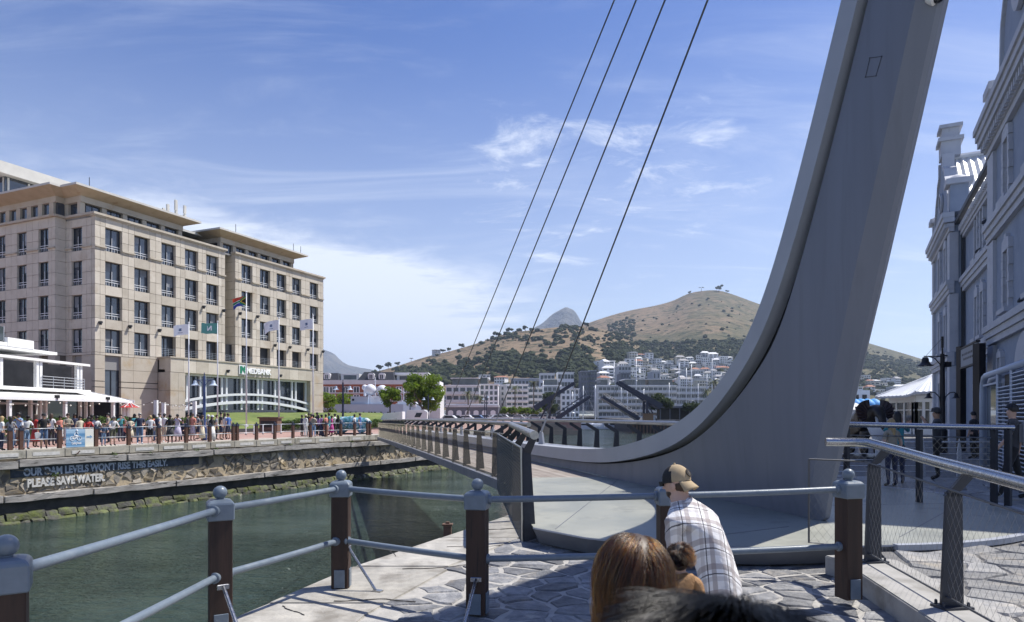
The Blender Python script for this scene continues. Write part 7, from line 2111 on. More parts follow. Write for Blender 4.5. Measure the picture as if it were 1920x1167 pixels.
def person_mesh(pose, top, bottom, sleeves, legs, skin, shoes, sub=1, build=1.0, lean=None):
    key = (pose, top, bottom, sleeves, legs, skin, shoes, sub, build, lean)
    if key in _body: return _body[key]
    q = POSES[pose]; ln = q.get('lean', 0.0) if lean is None else lean; st = q.get('step', 0.0)
    def tilt(v):
        x, y, z = v
        if z <= 0.95 or ln == 0: return Vector(v)
        h = z-0.95
        return Vector((x, y - math.sin(ln)*h + 0.10*ln, 0.95+math.cos(ln)*h))
    V, Rr, E, tagb = [], [], [], []
    def add(v, r): V.append(Vector(v)); Rr.append(r); return len(V)-1
    b = build
    pel = add((0,0.02*0,0.95), (0.15*b,0.115*b)); spi = add(tilt((0,0.0,1.13)), (0.135*b,0.105*b)); che = add(tilt((0,0,1.33)), (0.165*b,0.115*b)); upc = add(tilt((0,0.005,1.44)), (0.12,0.085)); nek = add(tilt((0,0.0,1.51)), 0.052); hd = add(tilt((0,-0.025,1.60)), (0.072,0.088)); hd2 = add(tilt((0,-0.02,1.69)), (0.074,0.092))
    for a, c, t in ((pel,spi,'t'),(spi,che,'t'),(che,upc,'t'),(upc,nek,'h'),(nek,hd,'h'),(hd,hd2,'h')): E.append((a,c)); tagb.append(t)
    for s, e, h_ in ((-1, q['le'], q['lh']), (1, q['re'], q['rh'])):
        sh = add(tilt((s*0.175*b,0.0,1.42)), 0.062*b); el = add(tilt(e) if pose != 'lean' else Vector(e), 0.043); wr = add(tilt(h_) if pose != 'lean' else Vector(h_), 0.030)
        d = (V[wr]-V[el]).normalized(); hn = add(V[wr]+d*0.09, (0.040,0.022))
        E += [(upc,sh),(sh,el),(el,wr),(wr,hn)]; tagb += ['t','u','f','k']
    for s in (-1, 1):
        hp = add((s*0.088,0,0.90), 0.098*b); kn = add((s*0.10,-0.02-s*st*0.5,0.50), 0.062*b); an = add((s*0.105,0.03-s*st,0.10), 0.043); to = add((s*0.12,-0.13-s*st,0.035), (0.042,0.03))
        E += [(pel,hp),(hp,kn),(kn,an),(an,to)]; tagb += ['p','p','s','o']
    me = skin_mesh('body', V, E, Rr, 0, 'skin_light', sub)
    mats_ = [skin, top, bottom, shoes]
    me.materials.clear()
    for m in mats_: me.materials.append(MAT(m))
    mi = []
    segs = [(V[a], V[c], t) for (a, c), t in zip(E, tagb)]
    for f in me.polygons:
        c = f.center; best = None
        for a, e, t in segs:
            d = e-a; u = max(0, min(1, (c-a).dot(d)/d.length_squared)); dist = (c-(a+d*u)).length
            if t == 't': dist *= 0.72
            if best is None or dist < best[0]: best = (dist, t, u, a, e)
        t, u = best[1], best[2]
        if t == 't': m = 1 if c.z > 0.97 or legs == 'dress' else 2
        elif t == 'u': m = 1 if (sleeves == 'long' or u < 0.62) and sleeves != 'none' else 0
        elif t == 'f': m = 1 if sleeves == 'long' else 0
        elif t == 'p': m = 2 if legs != 'shorts' or c.z > 0.48 else 0
        elif t == 's': m = 2 if legs == 'trousers' else 0
        elif t == 'o': m = 3
        else: m = 0
        mi.append(m)
    me.polygons.foreach_set('material_index', mi)
    head = tilt((0,-0.02,1.65))
    _body[key] = (me, head, ln)
    return _body[key]
_hairs = {}
def hair_cap(style, m):
    if (style, m) in _hairs: return _hairs[(style, m)]
    mb = MB(); n = 9
    def pt(u, v):
        a = u*2*math.pi; th = v*(0.60 if style == 'short' else 0.72)*math.pi
        face = max(0, -math.sin(a))                         # -y is the face
        th *= 1 - 0.42*face**0.8
        r = 1.10 if style != 'bun' else 1.06
        x, y, z = 0.083*r*math.sin(th)*math.cos(a), 0.102*r*math.sin(th)*math.sin(a), 0.115*r*math.cos(th)
        if style == 'long' and v > 0.55 and face < 0.35: z -= (v-0.55)*0.55; y += (v-0.55)*0.08
        return (x, y, z+0.015)
    mb.grid(pt, 14, n)
    if style == 'bun': mb.ball((0,0.09,0.07), 0.05, 6)
    _hairs[(style, m)] = mb.mesh('hair', m, smooth='all', normals=False)
    return _hairs[(style, m)]
hat_me = {}
def hat(kind, m):
    if (kind, m) in hat_me: return hat_me[(kind, m)]
    mb = MB()
    if kind == 'cap': mb.lathe([(0.098,0.02),(0.098,0.06),(0.085,0.11),(0.05,0.135),(0.0,0.14)], n=14, sy=1.12); mb.ext([(-0.07,-0.09,0.025),(0.07,-0.09,0.025),(0.05,-0.18,0.015),(-0.05,-0.18,0.015)], (0,0,0.012))
    else: mb.lathe([(0.19,0.03),(0.19,0.04),(0.10,0.05),(0.095,0.11),(0.06,0.14),(0,0.145)], n=16)
    hat_me[(kind, m)] = mb.mesh('hat', m, smooth=True); return hat_me[(kind, m)]
def person(label, pos, face, top, bottom, pose='stand', h=1.72, sleeves='short', legs='trousers', skin='skin_light', hair=('short','hair_brown'), shoes='cloth_black', extra=(), build=1.0, sub=1, group=None, sit_clip=None):
    """face: heading in degrees, 0 looks towards the camera, 90 towards the right of the picture, 180 away"""
    top, bottom = 'cloth_'+top, 'cloth_'+bottom
    me, head, ln = person_mesh(pose, top, bottom, sleeves, legs, skin, shoes, sub, build)
    s = h/1.76
    t = thing('person', label, 'person', pos, R(face), group)
    t.scale = (s, s, s)
    obj('body', me, t)
    rot = (ln*0.5, 0, 0)
    if hair: obj('hair', hair_cap(*hair), t, head + Vector((0,0.004,0.012)), rot=rot)
    nose = MB(); nose.add([(-0.012,-0.098,-0.02),(0.012,-0.098,-0.02),(0,-0.118,-0.018),(0,-0.098,0.02)], [(0,1,2),(0,2,3),(1,3,2)])
    for x in extra:
        if x[0] in ('cap','sunhat'): obj('hat', hat(x[0], x[1]), t, head+Vector((0,0,0.01)))
        elif x[0] == 'skirt':
            z1, z0, r0, r1, m = x[1:]
            mb = MB(); mb.lathe([(r1, z0),( (r0+r1)*0.52, (z0+z1)*0.5),(r0, z1)], n=18, sy=0.78)
            mb.v = [(a*(1+0.05*math.sin(7*math.atan2(b, a))), b*(1+0.05*math.sin(7*math.atan2(b, a))), c) for a, b, c in mb.v]
            mb.build('skirt', m, t, smooth='all')
        elif x[0] == 'backpack':
            mb = MB(); mb.box(-0.15,0.15,0.09,0.24,1.02,1.46); mb.build('backpack', x[1], t, bevel=0.05)
        elif x[0] == 'bag':
            mb = MB(); px_, py_, pz_ = x[2]; mb.ext([(px_-0.10,py_,pz_-0.34),(px_+0.10,py_,pz_-0.34),(px_+0.13,py_,pz_-0.05),(px_,py_,pz_),(px_-0.13,py_,pz_-0.05)], (0,-0.10,0)); mb.build('carrier_bag', x[1], t, bevel=0.02)
        elif x[0] == 'glasses':
            mb = MB(); mb.box(-0.07,0.07,-0.105,-0.085,0.005,0.035); o = mb.build('sunglasses', 'black', t); o.location = head
    return t
def q_(px, out, z=0.012):     # a spot on the far promenade, 'out' metres inside the quay edge
    r = (px-960)/F
    y = (42.23 + out/0.875)/(0.554 - r)
    return Vector((r*y, y, z))
def promenader(px, out, *a, **k):
    lab = a[0]; return person(lab, q_(px, out), *a[1:], **k)
FW = 60   # leaning over the rail towards the water
promenader(3, 0.9, 'woman with curly blonde hair in a white top at the left end of the promenade', 150, 'white', 'navy', hair=('long','hair_blonde'), h=1.66)
promenader(48, 0.75, 'man in white T-shirt and pale jeans leaning on the rail left of the route board', 62, 'white', 'paleblue', 'lean', skin='skin_dark', hair=('short','hair_black'), h=1.74, build=1.12)
promenader(82, 0.8, 'man in black T-shirt and grey-blue shorts holding a white bag', 40, 'black', 'denim', 'bag', skin='skin_tan', hair=('short','hair_black'), legs='shorts', h=1.80, build=1.1, extra=(('bag','cloth_white',(-0.26,-0.06,0.86)),('cap','cloth_black')))
promenader(127, 3.2, 'man in tan jacket with folded arms and sunglasses behind the route board', 55, 'khaki', 'white', 'crossed', sleeves='long', h=1.80, extra=(('glasses',),))
promenader(150, 3.0, 'woman in pale pink top standing between the tan jacket and the red top', 60, 'cream', 'coral', h=1.66, hair=('long','hair_black'), skin='skin_tan')
promenader(163, 0.75, 'woman in red long-sleeved top leaning on the rail beside the board', 60, 'red', 'black', 'lean', sleeves='long', hair=('long','hair_black'), skin='skin_tan', h=1.66)
promenader(178, 0.8, 'man in white shirt and white trousers leaning on the rail', 58, 'white', 'white', 'lean', skin='skin_brown', hair=('short','hair_black'), h=1.70)
promenader(194, 0.7, 'child in blue shirt and jeans behind the rail', 50, 'denim', 'paleblue', 'lean', h=1.28)
promenader(211, 0.8, 'man in sleeveless white vest and olive shorts with sunglasses leaning on the rail', 55, 'white', 'olive', 'lean', legs='shorts', h=1.68, hair=('short','hair_grey'), extra=(('glasses',),))
promenader(226, 6.0, 'person in teal shirt raising a camera beside the white columns', 60, 'teal', 'navy', 'photo', h=1.75)
promenader(262, 0.9, 'white-haired man in navy polo shirt and blue jeans with one hand on the rail', 35, 'navy', 'denim', 'onehand', hair=('short','hair_grey'), h=1.82, build=1.15, shoes='cloth_white')
promenader(282, 1.3, 'blonde woman in white T-shirt and black shorts seen from behind', 210, 'white', 'black', hair=('short','hair_blonde'), legs='shorts', h=1.68, shoes='cloth_white')
promenader(299, 2.3, 'man with navy backpack, white T-shirt and beige shorts', 140, 'white', 'beige', 'walk', legs='shorts', h=1.82, shoes='cloth_white', extra=(('backpack','cloth_navy'),))
promenader(319, 0.8, 'person in black top and dark patterned skirt holding the rail', 20, 'black', 'charcoal', 'onehand', skin='skin_dark', hair=('short','hair_black'), legs='dress', h=1.72, extra=(('skirt',1.0,0.45,0.15,0.26,'cloth_charcoal'),))
promenader(352, 3.0, 'person in dark clothes half behind the coral shirt', 130, 'charcoal', 'black', h=1.74, sleeves='long')
promenader(361, 2.8, 'man in coral shirt and pale shorts turned away', 170, 'coral', 'lilac', legs='shorts', h=1.80, build=1.1)
promenader(379, 2.4, 'woman in dark top and cream skirt beside the navy lamp', 100, 'charcoal', 'cream', legs='dress', h=1.68, extra=(('skirt',1.0,0.2,0.15,0.27,'cloth_cream'),), hair=('long','hair_brown'))
promenader(390, 3.4, 'woman with white sun hat behind the navy lamp', 80, 'grey', 'cream', h=1.70, extra=(('sunhat','cloth_white'),))
promenader(397.5, 1.0, 'woman in black top and long white skirt by the rail', 60, 'black', 'white', 'stand', legs='dress', h=1.68, hair=('long','hair_black'), skin='skin_tan', extra=(('skirt',1.02,0.12,0.15,0.27,'cloth_white'),('cap','cloth_white')))
promenader(406, 3.2, 'person in grey patterned top behind the black T-shirt', 120, 'grey', 'charcoal', h=1.70)
promenader(414, 2.4, 'tall man in black T-shirt and navy shorts', 130, 'black', 'navy', legs='shorts', h=1.88, hair=('short','hair_black'), build=1.1)
promenader(428, 2.9, 'man in blue T-shirt and navy shorts standing apart', 250, 'blue', 'navy', legs='shorts', h=1.80)
promenader(573, 2.2, 'woman in white trouser suit with sun hat, left of the bright group', 150, 'white', 'white', sleeves='long', h=1.72, skin='skin_brown', extra=(('sunhat','cloth_cream'),))
promenader(579, 4.0, 'man in black behind the woman in white', 170, 'black', 'black', h=1.84, sleeves='long', skin='skin_brown', hair=('short','hair_black'))
promenader(588, 1.3, 'woman in cream top and pale jeans with shoulder bag', 190, 'cream', 'paleblue', h=1.70, hair=('bun','hair_black'), skin='skin_brown', extra=(('backpack','cloth_khaki'),))
promenader(594.5, 4.2, 'tall man in dark shirt at the back of the bright group', 150, 'charcoal', 'black', h=1.88, skin='skin_brown', hair=('short','hair_black'))
promenader(597, 2.0, 'woman in lilac top and dark trousers in the bright group', 200, 'purple', 'black', h=1.68, hair=('long','hair_black'), skin='skin_brown')
promenader(603, 1.5, 'woman in purple top and long navy skirt', 120, 'purple', 'navy', legs='dress', h=1.70, hair=('bun','hair_black'), skin='skin_brown', extra=(('skirt',1.0,0.08,0.15,0.28,'cloth_navy'),))
promenader(611, 1.2, 'woman in orange-pink dress in the bright group', 250, 'coral', 'coral', legs='dress', h=1.72, hair=('short','hair_black'), skin='skin_brown', extra=(('skirt',1.0,0.40,0.15,0.25,'cloth_coral'),))
promenader(622, 1.2, 'woman in magenta dress carrying white bags', 300, 'magenta', 'magenta', 'bag', legs='dress', h=1.62, hair=('short','hair_black'), skin='skin_brown', extra=(('skirt',1.0,0.32,0.15,0.28,'cloth_magenta'),('bag','cloth_white',(-0.27,-0.08,0.84)),('bag','cloth_white',(0.16,-0.32,1.02))))
promenader(634, 1.9, 'person in black turned toward the turquoise sculpture', 220, 'black', 'black', h=1.66, sleeves='long', hair=('long','hair_black'), skin='skin_brown')
promenader(664.5, 1.0, 'person in white patterned top and pale trousers before the turquoise sculpture', 80, 'white', 'beige', h=1.72, hair=('short','hair_black'), skin='skin_brown')
for p, o_, lab, c in ((25,6.5,'diner with dark hair seated behind the hedge, first from the left','grey'),(88,6.3,'diner with fair hair seated behind the hedge left of the tan jacket','white'),(108,6.8,'bald diner seated behind the hedge','cream'),(138,6.4,'dark-haired diner seated behind the red top','black'),(186,6.6,'dark-haired diner under the canopy near the far columns','charcoal'),(236,7.0,'fair-skinned diner at the corner of the terrace','coral'),(343,5.2,'dark-haired person bending behind the planter by the entrance pier','navy')):
    person(lab, q_(p, o_, -0.32), rnd.uniform(-30, 120), c, 'navy', 'sit', h=1.70, hair=('short', rnd.choice(('hair_black','hair_brown'))), group='diners behind the hedge')
# plaza on the right
person('woman in teal top raising a phone behind the plaza railing', (P2(1683,15.5),15.5,0.2), 160, 'teal', 'navy', 'photo', h=1.66, sleeves='long', hair=('long','hair_black'), sub=2)
person('fair-haired child in front of the woman in teal', (P2(1672,14.9),14.9,0.2), 185, 'khaki', 'navy', h=1.50, hair=('long','hair_blonde'), sub=2)
person('man in dark cap and black T-shirt raising a hand by the street lamp', (P2(1757,16.5),16.5,0.2), 235, 'charcoal', 'black', 'photo', h=1.76, skin='skin_tan', hair=('short','hair_black'), extra=(('cap','cloth_charcoal'),), sub=2)
person('person with grey backpack and dark hair at the right beside the louvres', (P2(1899,12.8),12.8,0.2), 238, 'charcoal', 'black', 'walk', h=1.80, hair=('short','hair_black'), extra=(('backpack','cloth_grey'),), sub=2)
person('person in charcoal under the sign frame', (P2(1826,24),24,0.2), 200, 'charcoal', 'black', h=1.68, hair=('short','hair_black'))
# more of the crowd, standing further back
rc = random.Random(33)
for px, out, lab, top, bot in ((20,2.2,'woman in grey top behind the first rail post','grey','denim'),(36,4.4,'man in pale blue shirt behind the leaning man','paleblue','khaki'),(66,2.6,'woman in red dress behind the rail left of the board','red','red'),(96,3.8,'man in white shirt behind the black T-shirt','white','charcoal'),(113,5.0,'woman in coral top near the hedge','coral','white'),(140,4.8,'man in navy shirt near the hedge behind the board','navy','grey'),(172,3.4,'woman in black top behind the white shirts','black','denim'),(203,4.6,'man in khaki shirt behind the vest','khaki','navy'),
    (244,3.6,'woman in cream dress behind the navy polo','cream','cream'),(252,5.2,'man in teal shirt near the planters','teal','charcoal'),(289,4.4,'woman in orange top behind the blonde woman','orange','denim'),(308,4.0,'man in white shirt right of the backpack','white','beige'),(333,2.4,'girl in lilac dress right of the black top','lilac','lilac'),(371,4.8,'man in grey shirt behind the coral shirt','grey','navy'),(421,4.0,'woman in white top between black and blue T-shirts','white','grey'),(566,3.2,'man in navy shirt at the left of the bright group','navy','black'),(584,3.0,'woman in orange scarf within the bright group','orange','charcoal'),(617,2.8,'woman in teal dress behind the magenta dress','teal','teal'),(628,3.4,'man in white shirt right of the bright group','white','black'),(675,2.0,'man in blue shirt at the right of the turquoise sculpture','blue','denim')):
    promenader(px, out, lab, rc.uniform(0,360), top, bot, rc.choice(('stand','walk','bag','crossed','photo','onehand')), h=rc.uniform(1.58,1.86), skin=rc.choice(('skin_light','skin_tan','skin_brown','skin_dark')), hair=(rc.choice(('short','long','bun')), rc.choice(('hair_black','hair_brown','hair_black'))), legs=rc.choice(('trousers','shorts')) if top != bot else 'dress', extra=(('skirt',1.0,0.35,0.15,0.26,'cloth_'+bot),) if top == bot else (), build=rc.uniform(0.92,1.12) if False else 1.0)
# turquoise covered sculpture on the promenade
mat('turquoise', (0.03,0.17,0.20), (0.16,0.36,0.50), 3.5, 0.7, c3=(0.55,0.58,0.58), scale3=2.6, lo3=0.55, hi3=0.60, lo=0.45, hi=0.55)
bs = q_(664, 3.4)
sc_ = thing('turquoise_sculpture', 'large turquoise and white painted animal-like sculpture on the promenade', 'sculpture', bs)
sv = [(-1.3,0,0.95),(-0.5,0,1.15),(0.4,0,1.15),(1.1,0,1.05),(1.55,0,0.85),(-1.0,-0.3,0.1),(-0.9,0.3,0.1),(0.7,-0.3,0.1),(0.8,0.3,0.1)]
obj('body', skin_mesh('body', sv, [(0,1),(1,2),(2,3),(3,4),(0,5),(0,6),(2,7),(2,8)], [0.42,0.50,0.50,0.42,0.25,0.26,0.26,0.26,0.26], 1, 'turquoise'), sc_)
mb = MB(); mb.box(-1.6,1.5,-0.6,0.6,0,0.1); mb.build('plinth', 'planter', sc_)

# ------------------------------------------------------------------ the group at the fence
def hair_material(name, mel, red, rnd_c=0.25, rough=0.28):
    m = bpy.data.materials.new(name); m.use_nodes = True
    N, L = m.node_tree.nodes, m.node_tree.links; N.clear()
    h = N.new('ShaderNodeBsdfHairPrincipled'); h.parametrization = 'MELANIN'
    h.inputs['Melanin'].default_value = mel; h.inputs['Melanin Redness'].default_value = red
    h.inputs['Roughness'].default_value = rough; h.inputs['Radial Roughness'].default_value = 0.35
    h.inputs['Random Color'].default_value = rnd_c; h.inputs['Random Roughness'].default_value = 0.3
    o = N.new('ShaderNodeOutputMaterial'); L.new(h.outputs[0], o.inputs[0]); _M[name] = m
hair_material('strand_brown', 0.64, 0.48, 0.6); hair_material('strand_black', 1.0, 0.15, 0.0, 0.22); hair_material('strand_dark_brown', 0.82, 0.5, 0.4)
def strands(name, m, parent, paths, r0=0.00035):
    n = len(paths); k = len(paths[0])
    hc = bpy.data.hair_curves.new(name)
    hc.add_curves([k]*n)
    flat = [c for p in paths for v in p for c in v]
    hc.attributes['position'].data.foreach_set('vector', flat)
    ra = hc.attributes.get('radius') or hc.attributes.new('radius', 'FLOAT', 'POINT')
    ra.data.foreach_set('value', [r0*(1.0 - 0.7*j/(k-1)) for _ in range(n) for j in range(k)])
    hc.materials.append(MAT(m))
    o = bpy.data.objects.new(name, hc); COL.objects.link(o); o.parent = parent
    return o
def scalp_paths(c, rad, n, seed, flow, k=12, zmin=-0.35, face=None):
    """roots spread over the head ellipsoid (not over the face), each strand grown by flow(root, normal, step, rr)"""
    rr = random.Random(seed); out = []
    while len(out) < n:
        v = Vector((rr.gauss(0,1), rr.gauss(0,1), rr.gauss(0,1))).normalized()
        if v.z < zmin: continue
        if face is not None and v.dot(face) > 0.62 and v.z < 0.55: continue
        root = Vector((c[0]+v.x*rad[0], c[1]+v.y*rad[1], c[2]+v.z*rad[2]))
        out.append(flow(root, v, rr, k))
    return out
# woman with long brown hair, back to us
W_at = Vector((0.292,1.60,0))
wmn = person('woman with long golden-brown hair standing with her back to the viewer', W_at, 178, 'lilac', 'denim', 'stand', h=1.545, sleeves='short', hair=None, sub=2, skin='skin_light')
hc_ = Vector((0.0,0.0,1.655)); hr = (0.084,0.104,0.118)
mb = MB(); mb.ball((0,0,0), 1.0, 16); sc_me = mb.mesh('scalp', 'hair_brown', smooth='all')
sc_bk = mb.mesh('scalp', 'hair_black', smooth='all')
sp = obj('scalp', sc_me, wmn, hc_+Vector((0,0.006,0.004)), scale=(hr[0]*1.03,hr[1]*1.02,hr[2]*1.02))
face_d = Vector((0,-1,-0.25)).normalized()
def long_flow(root, v, rr, k):
    pts_ = [root]; side = 1 if v.x + rr.uniform(-0.05,0.05) > -0.12 else -1
    p = Vector(root); u = Vector((v.x, v.y, v.z))
    wave = rr.uniform(0,6); amp = rr.uniform(0.0,0.012); L_ = rr.uniform(0.36,0.52)
    off1 = rr.random()**0.7*0.30
    for j in range(1, k):
        f = j/(k-1); off = 1.03 + off1*min(1, f*1.6)
        step = L_/(k-1)
        q = p - hc_
        nn = Vector((q.x/hr[0]**2, q.y/hr[1]**2, q.z/hr[2]**2)).normalized()
        down = Vector((side*0.30*max(0,nn.z), 0.45*max(0,nn.z), -1.0))
        t_ = down - nn*down.dot(nn) if q.z > -0.06 else Vector((-(q.x)*0.9, -(q.y-0.02)*0.5, -1))
        t_ = t_.normalized()
        p = p + t_*step
        q = p - hc_
        e = math.sqrt((q.x/(hr[0]*off))**2 + (q.y/(hr[1]*off))**2 + (q.z/(hr[2]*off))**2) if q.z > -0.03 else math.sqrt((q.x/(hr[0]*off))**2 + (q.y/(hr[1]*off))**2)
        if e < 1 and e > 1e-3:
            p = hc_ + Vector((q.x/e, q.y/e, q.z/e if q.z > -0.03 else q.z))
        pts_.append(p + Vector((amp*math.sin(wave+f*9), amp*math.cos(wave*1.3+f*8), 0)))
    return pts_
strands('hair', 'strand_brown', wmn, scalp_paths(hc_, hr, 13000, 3, long_flow, 14, -0.55, face_d), 0.0006)
# dark-haired person directly in front of the viewer
B_at = Vector((0.252,0.76,0))
blk = person('person with glossy black hair right in front of the viewer, only the crown showing', B_at, 172, 'charcoal', 'navy', 'stand', h=1.606, hair=None, sub=2, skin='skin_tan')
obj('scalp', sc_bk, blk, hc_+Vector((0,0.004,0.003)), scale=(hr[0]*1.06,hr[1]*1.05,hr[2]*1.03))
def short_flow_factory(whorl, L0, L1, lift, mess):
    def fl(root, v, rr, k):
        L_ = rr.uniform(L0, L1); t_ = (v - whorl*v.dot(whorl))
        if t_.length < 1e-3: t_ = Vector((1,0,0))
        t_.normalize(); tw = v.cross(t_)*0.35
        cl = mnoise.noise_vector(root*32.0)*mess*3.0 + mnoise.noise_vector(root*90.0)*mess*1.2
        d = (v*lift + t_ + tw*0.5 + cl + Vector((rr.gauss(0,mess*0.35), rr.gauss(0,mess*0.35), rr.gauss(0,mess*0.35)))).normalized()
        pts_ = [root]; p = Vector(root)
        for j in range(1, k):
            p = p + d*L_/(k-1)
            d = (d + Vector((0,0,-0.16)) + t_*0.05).normalized()
            q = p-hc_; e = math.sqrt((q.x/(hr[0]*1.09))**2+(q.y/(hr[1]*1.08))**2+(q.z/(hr[2]*1.06))**2)
            if e < 1: p = hc_ + q/e
            pts_.append(Vector(p))
        return pts_
    return fl
strands('hair', 'strand_black', blk, scalp_paths(hc_, hr, 15000, 5, short_flow_factory(Vector((-0.35,-0.62,0.70)).normalized(), 0.08, 0.13, 0.02, 0.09), 9, -0.5, face_d), 0.0006)
# child
K_at = Vector((1.02,4.05,0))
mat('cloth_tan', (0.34,0.19,0.085), (0.27,0.15,0.065), 14, 0.8, bump=0.7, bscale=16, bdist=0.03)
kid = person('small child with short brown hair in a tan hooded jacket beside the man', K_at, 150, 'tan', 'denim', 'stand', h=1.03, sleeves='long', hair=None, sub=2, build=1.1)
kid.children[0].scale = (1,1,1)
obj('scalp', sc_bk, kid, hc_+Vector((0,0.005,0.01)), scale=(hr[0]*1.32,hr[1]*1.28,hr[2]*1.18))
hr_save = hr; hr = (0.108,0.130,0.137)
strands('hair', 'strand_dark_brown', kid, scalp_paths(hc_, hr, 11000, 8, short_flow_factory(Vector((0,0.45,0.89)).normalized(), 0.03, 0.07, 0.35, 0.25), 6, -0.35, face_d), 0.0007)
hr = hr_save
mb = MB()
mb.grid(lambda u, v: (0.155*(1+0.5*v*(1-v))*math.cos(math.pi*(0.02+0.96*u)), 0.05+0.20*math.sin(math.pi*(0.02+0.96*u))*(0.55+0.6*v), 1.50-0.19*v+0.035*math.sin(u*9)+0.05*math.sin(math.pi*v)), 16, 8)
mb.build('hood', 'cloth_tan', kid, smooth='all', normals=False)
for s in (-1, 1): mb = MB(); mb.ball((0,0,0), 0.028, 8); o = mb.build('ear', 'skin_light', kid, smooth='all'); o.location = hc_+Vector((s*0.112,-0.01,-0.02)); o.scale = (0.4,0.7,1.1)
# man in the plaid shirt, bending forward over the rail, head turned left
def plaid():
    m = bpy.data.materials.new('plaid_shirt'); m.use_nodes = True
    N, L = m.node_tree.nodes, m.node_tree.links; b = N['Principled BSDF']; b.inputs['Roughness'].default_value = 0.85; b.inputs['Sheen Weight'].default_value = 0.2
    tc_ = N.new('ShaderNodeTexCoord'); mp = N.new('ShaderNodeMapping'); mp.inputs['Rotation'].default_value = (R(38),0,R(8)); L.new(tc_.outputs['Object'], mp.inputs[0])
    sp_ = N.new('ShaderNodeSeparateXYZ'); L.new(mp.outputs[0], sp_.inputs[0])
    def mth(op, a, c=None):
        n = N.new('ShaderNodeMath'); n.operation = op
        for i, x in enumerate((a, c)):
            if x is None: continue
            if isinstance(x, float): n.inputs[i].default_value = x
            else: L.new(x, n.inputs[i])
        return n.outputs[0]
    def band(co, period, phase, width):
        f = mth('FRACT', mth('ADD', mth('DIVIDE', co, period), phase)); return mth('LESS_THAN', f, width/period)
    def mix(f, a, c):
        n = N.new('ShaderNodeMix'); n.data_type = 'RGBA'; L.new(f, n.inputs[0])
        if isinstance(a, tuple): n.inputs[6].default_value = (*a,1)
        else: L.new(a, n.inputs[6])
        n.inputs[7].default_value = (*c,1); return n.outputs[2]
    col = (0.76,0.75,0.75)
    for co in (sp_.outputs[0], sp_.outputs[2]):
        col = mix(mth('MULTIPLY', band(co, 0.15, 0.1, 0.034), 0.62), col, (0.26,0.21,0.20))
        col = mix(mth('MULTIPLY', band(co, 0.15, 0.55, 0.026), 0.45), col, (0.36,0.33,0.33))
    for co in (sp_.outputs[0], sp_.outputs[2]):
        col = mix(mth('MULTIPLY', band(co, 0.15, 0.30, 0.007), 0.9), col, (0.03,0.03,0.04))
    L.new(col, b.inputs['Base Color'])
    nz = N.new('ShaderNodeTexNoise'); nz.inputs['Scale'].default_value = 9; nz.inputs['Detail'].default_value = 4; L.new(tc_.outputs['Object'], nz.inputs[0])
    bp_ = N.new('ShaderNodeBump'); bp_.inputs['Strength'].default_value = 0.6; bp_.inputs['Distance'].default_value = 0.03; L.new(nz.outputs[0], bp_.inputs['Height']); L.new(bp_.outputs[0], b.inputs['Normal'])
    _M['plaid'] = m; _M['cloth_plaid'] = m
plaid()
MD = 5.0
man = thing('person', 'man in white plaid shirt and backwards tan and black cap leaning on the fence', 'person', (1.55, 5.05, 0.0))
MO = Vector((1.55,5.05,0.0))
def mp_(px, py, d): return P(px, py, d) - MO
J = {'pel': mp_(1352,1120,4.98), 'spi': mp_(1343,1060,5.0), 'che': mp_(1318,1003,5.02), 'upc': mp_(1292,955,5.06), 'nek': mp_(1276,938,5.10), 'hd': mp_(1268,912,5.13), 'hd2': mp_(1268,893,5.13),
     'lsh': mp_(1264,980,4.95), 'lel': mp_(1266,1048,5.05), 'lwr': mp_(1262,1030,5.35), 'lhn': mp_(1256,1018,5.45),
     'rsh': mp_(1324,986,5.14), 'rel': mp_(1310,1010,5.55), 'rwr': mp_(1275,965,5.85), 'rhn': mp_(1262,950,5.95),
     'lhp': mp_(1340,1145,4.98), 'lkn': mp_(1300,1210,5.3), 'lan': Vector((-0.18,0.12,0.09)), 'lto': Vector((-0.30,0.26,0.04)),
     'rhp': mp_(1372,1142,5.1), 'rkn': mp_(1340,1205,5.55), 'ran': Vector((0.02,0.35,0.09)), 'rto': Vector((-0.10,0.50,0.04))}
names = list(J); ix = {n: i for i, n in enumerate(names)}
rad = {'pel':(0.18,0.15),'spi':(0.185,0.15),'che':(0.20,0.16),'upc':(0.15,0.115),'nek':0.06,'hd':(0.075,0.088),'hd2':(0.075,0.088),'lsh':0.078,'lel':0.056,'lwr':0.036,'lhn':(0.042,0.025),'rsh':0.078,'rel':0.056,'rwr':0.036,'rhn':(0.042,0.025),'lhp':0.11,'lkn':0.075,'lan':0.05,'lto':(0.045,0.03),'rhp':0.11,'rkn':0.075,'ran':0.05,'rto':(0.045,0.03)}
ME = [('pel','spi','t'),('spi','che','t'),('che','upc','t'),('upc','nek','h'),('nek','hd','h'),('hd','hd2','h'),('upc','lsh','t'),('lsh','lel','u'),('lel','lwr','f'),('lwr','lhn','k'),('upc','rsh','t'),('rsh','rel','u'),('rel','rwr','f'),('rwr','rhn','k'),('pel','lhp','p'),('lhp','lkn','p'),('lkn','lan','s'),('lan','lto','o'),('pel','rhp','p'),('rhp','rkn','p'),('rkn','ran','s'),('ran','rto','o')]
bme = skin_mesh('body', [J[n] for n in names], [(ix[a],ix[b]) for a, b, _ in ME], [rad[n] for n in names], 0, 'skin_light', 2)
bme.materials.clear()
for m in ('skin_light','plaid','cloth_denim','cloth_charcoal'): bme.materials.append(MAT(m))
mi = []
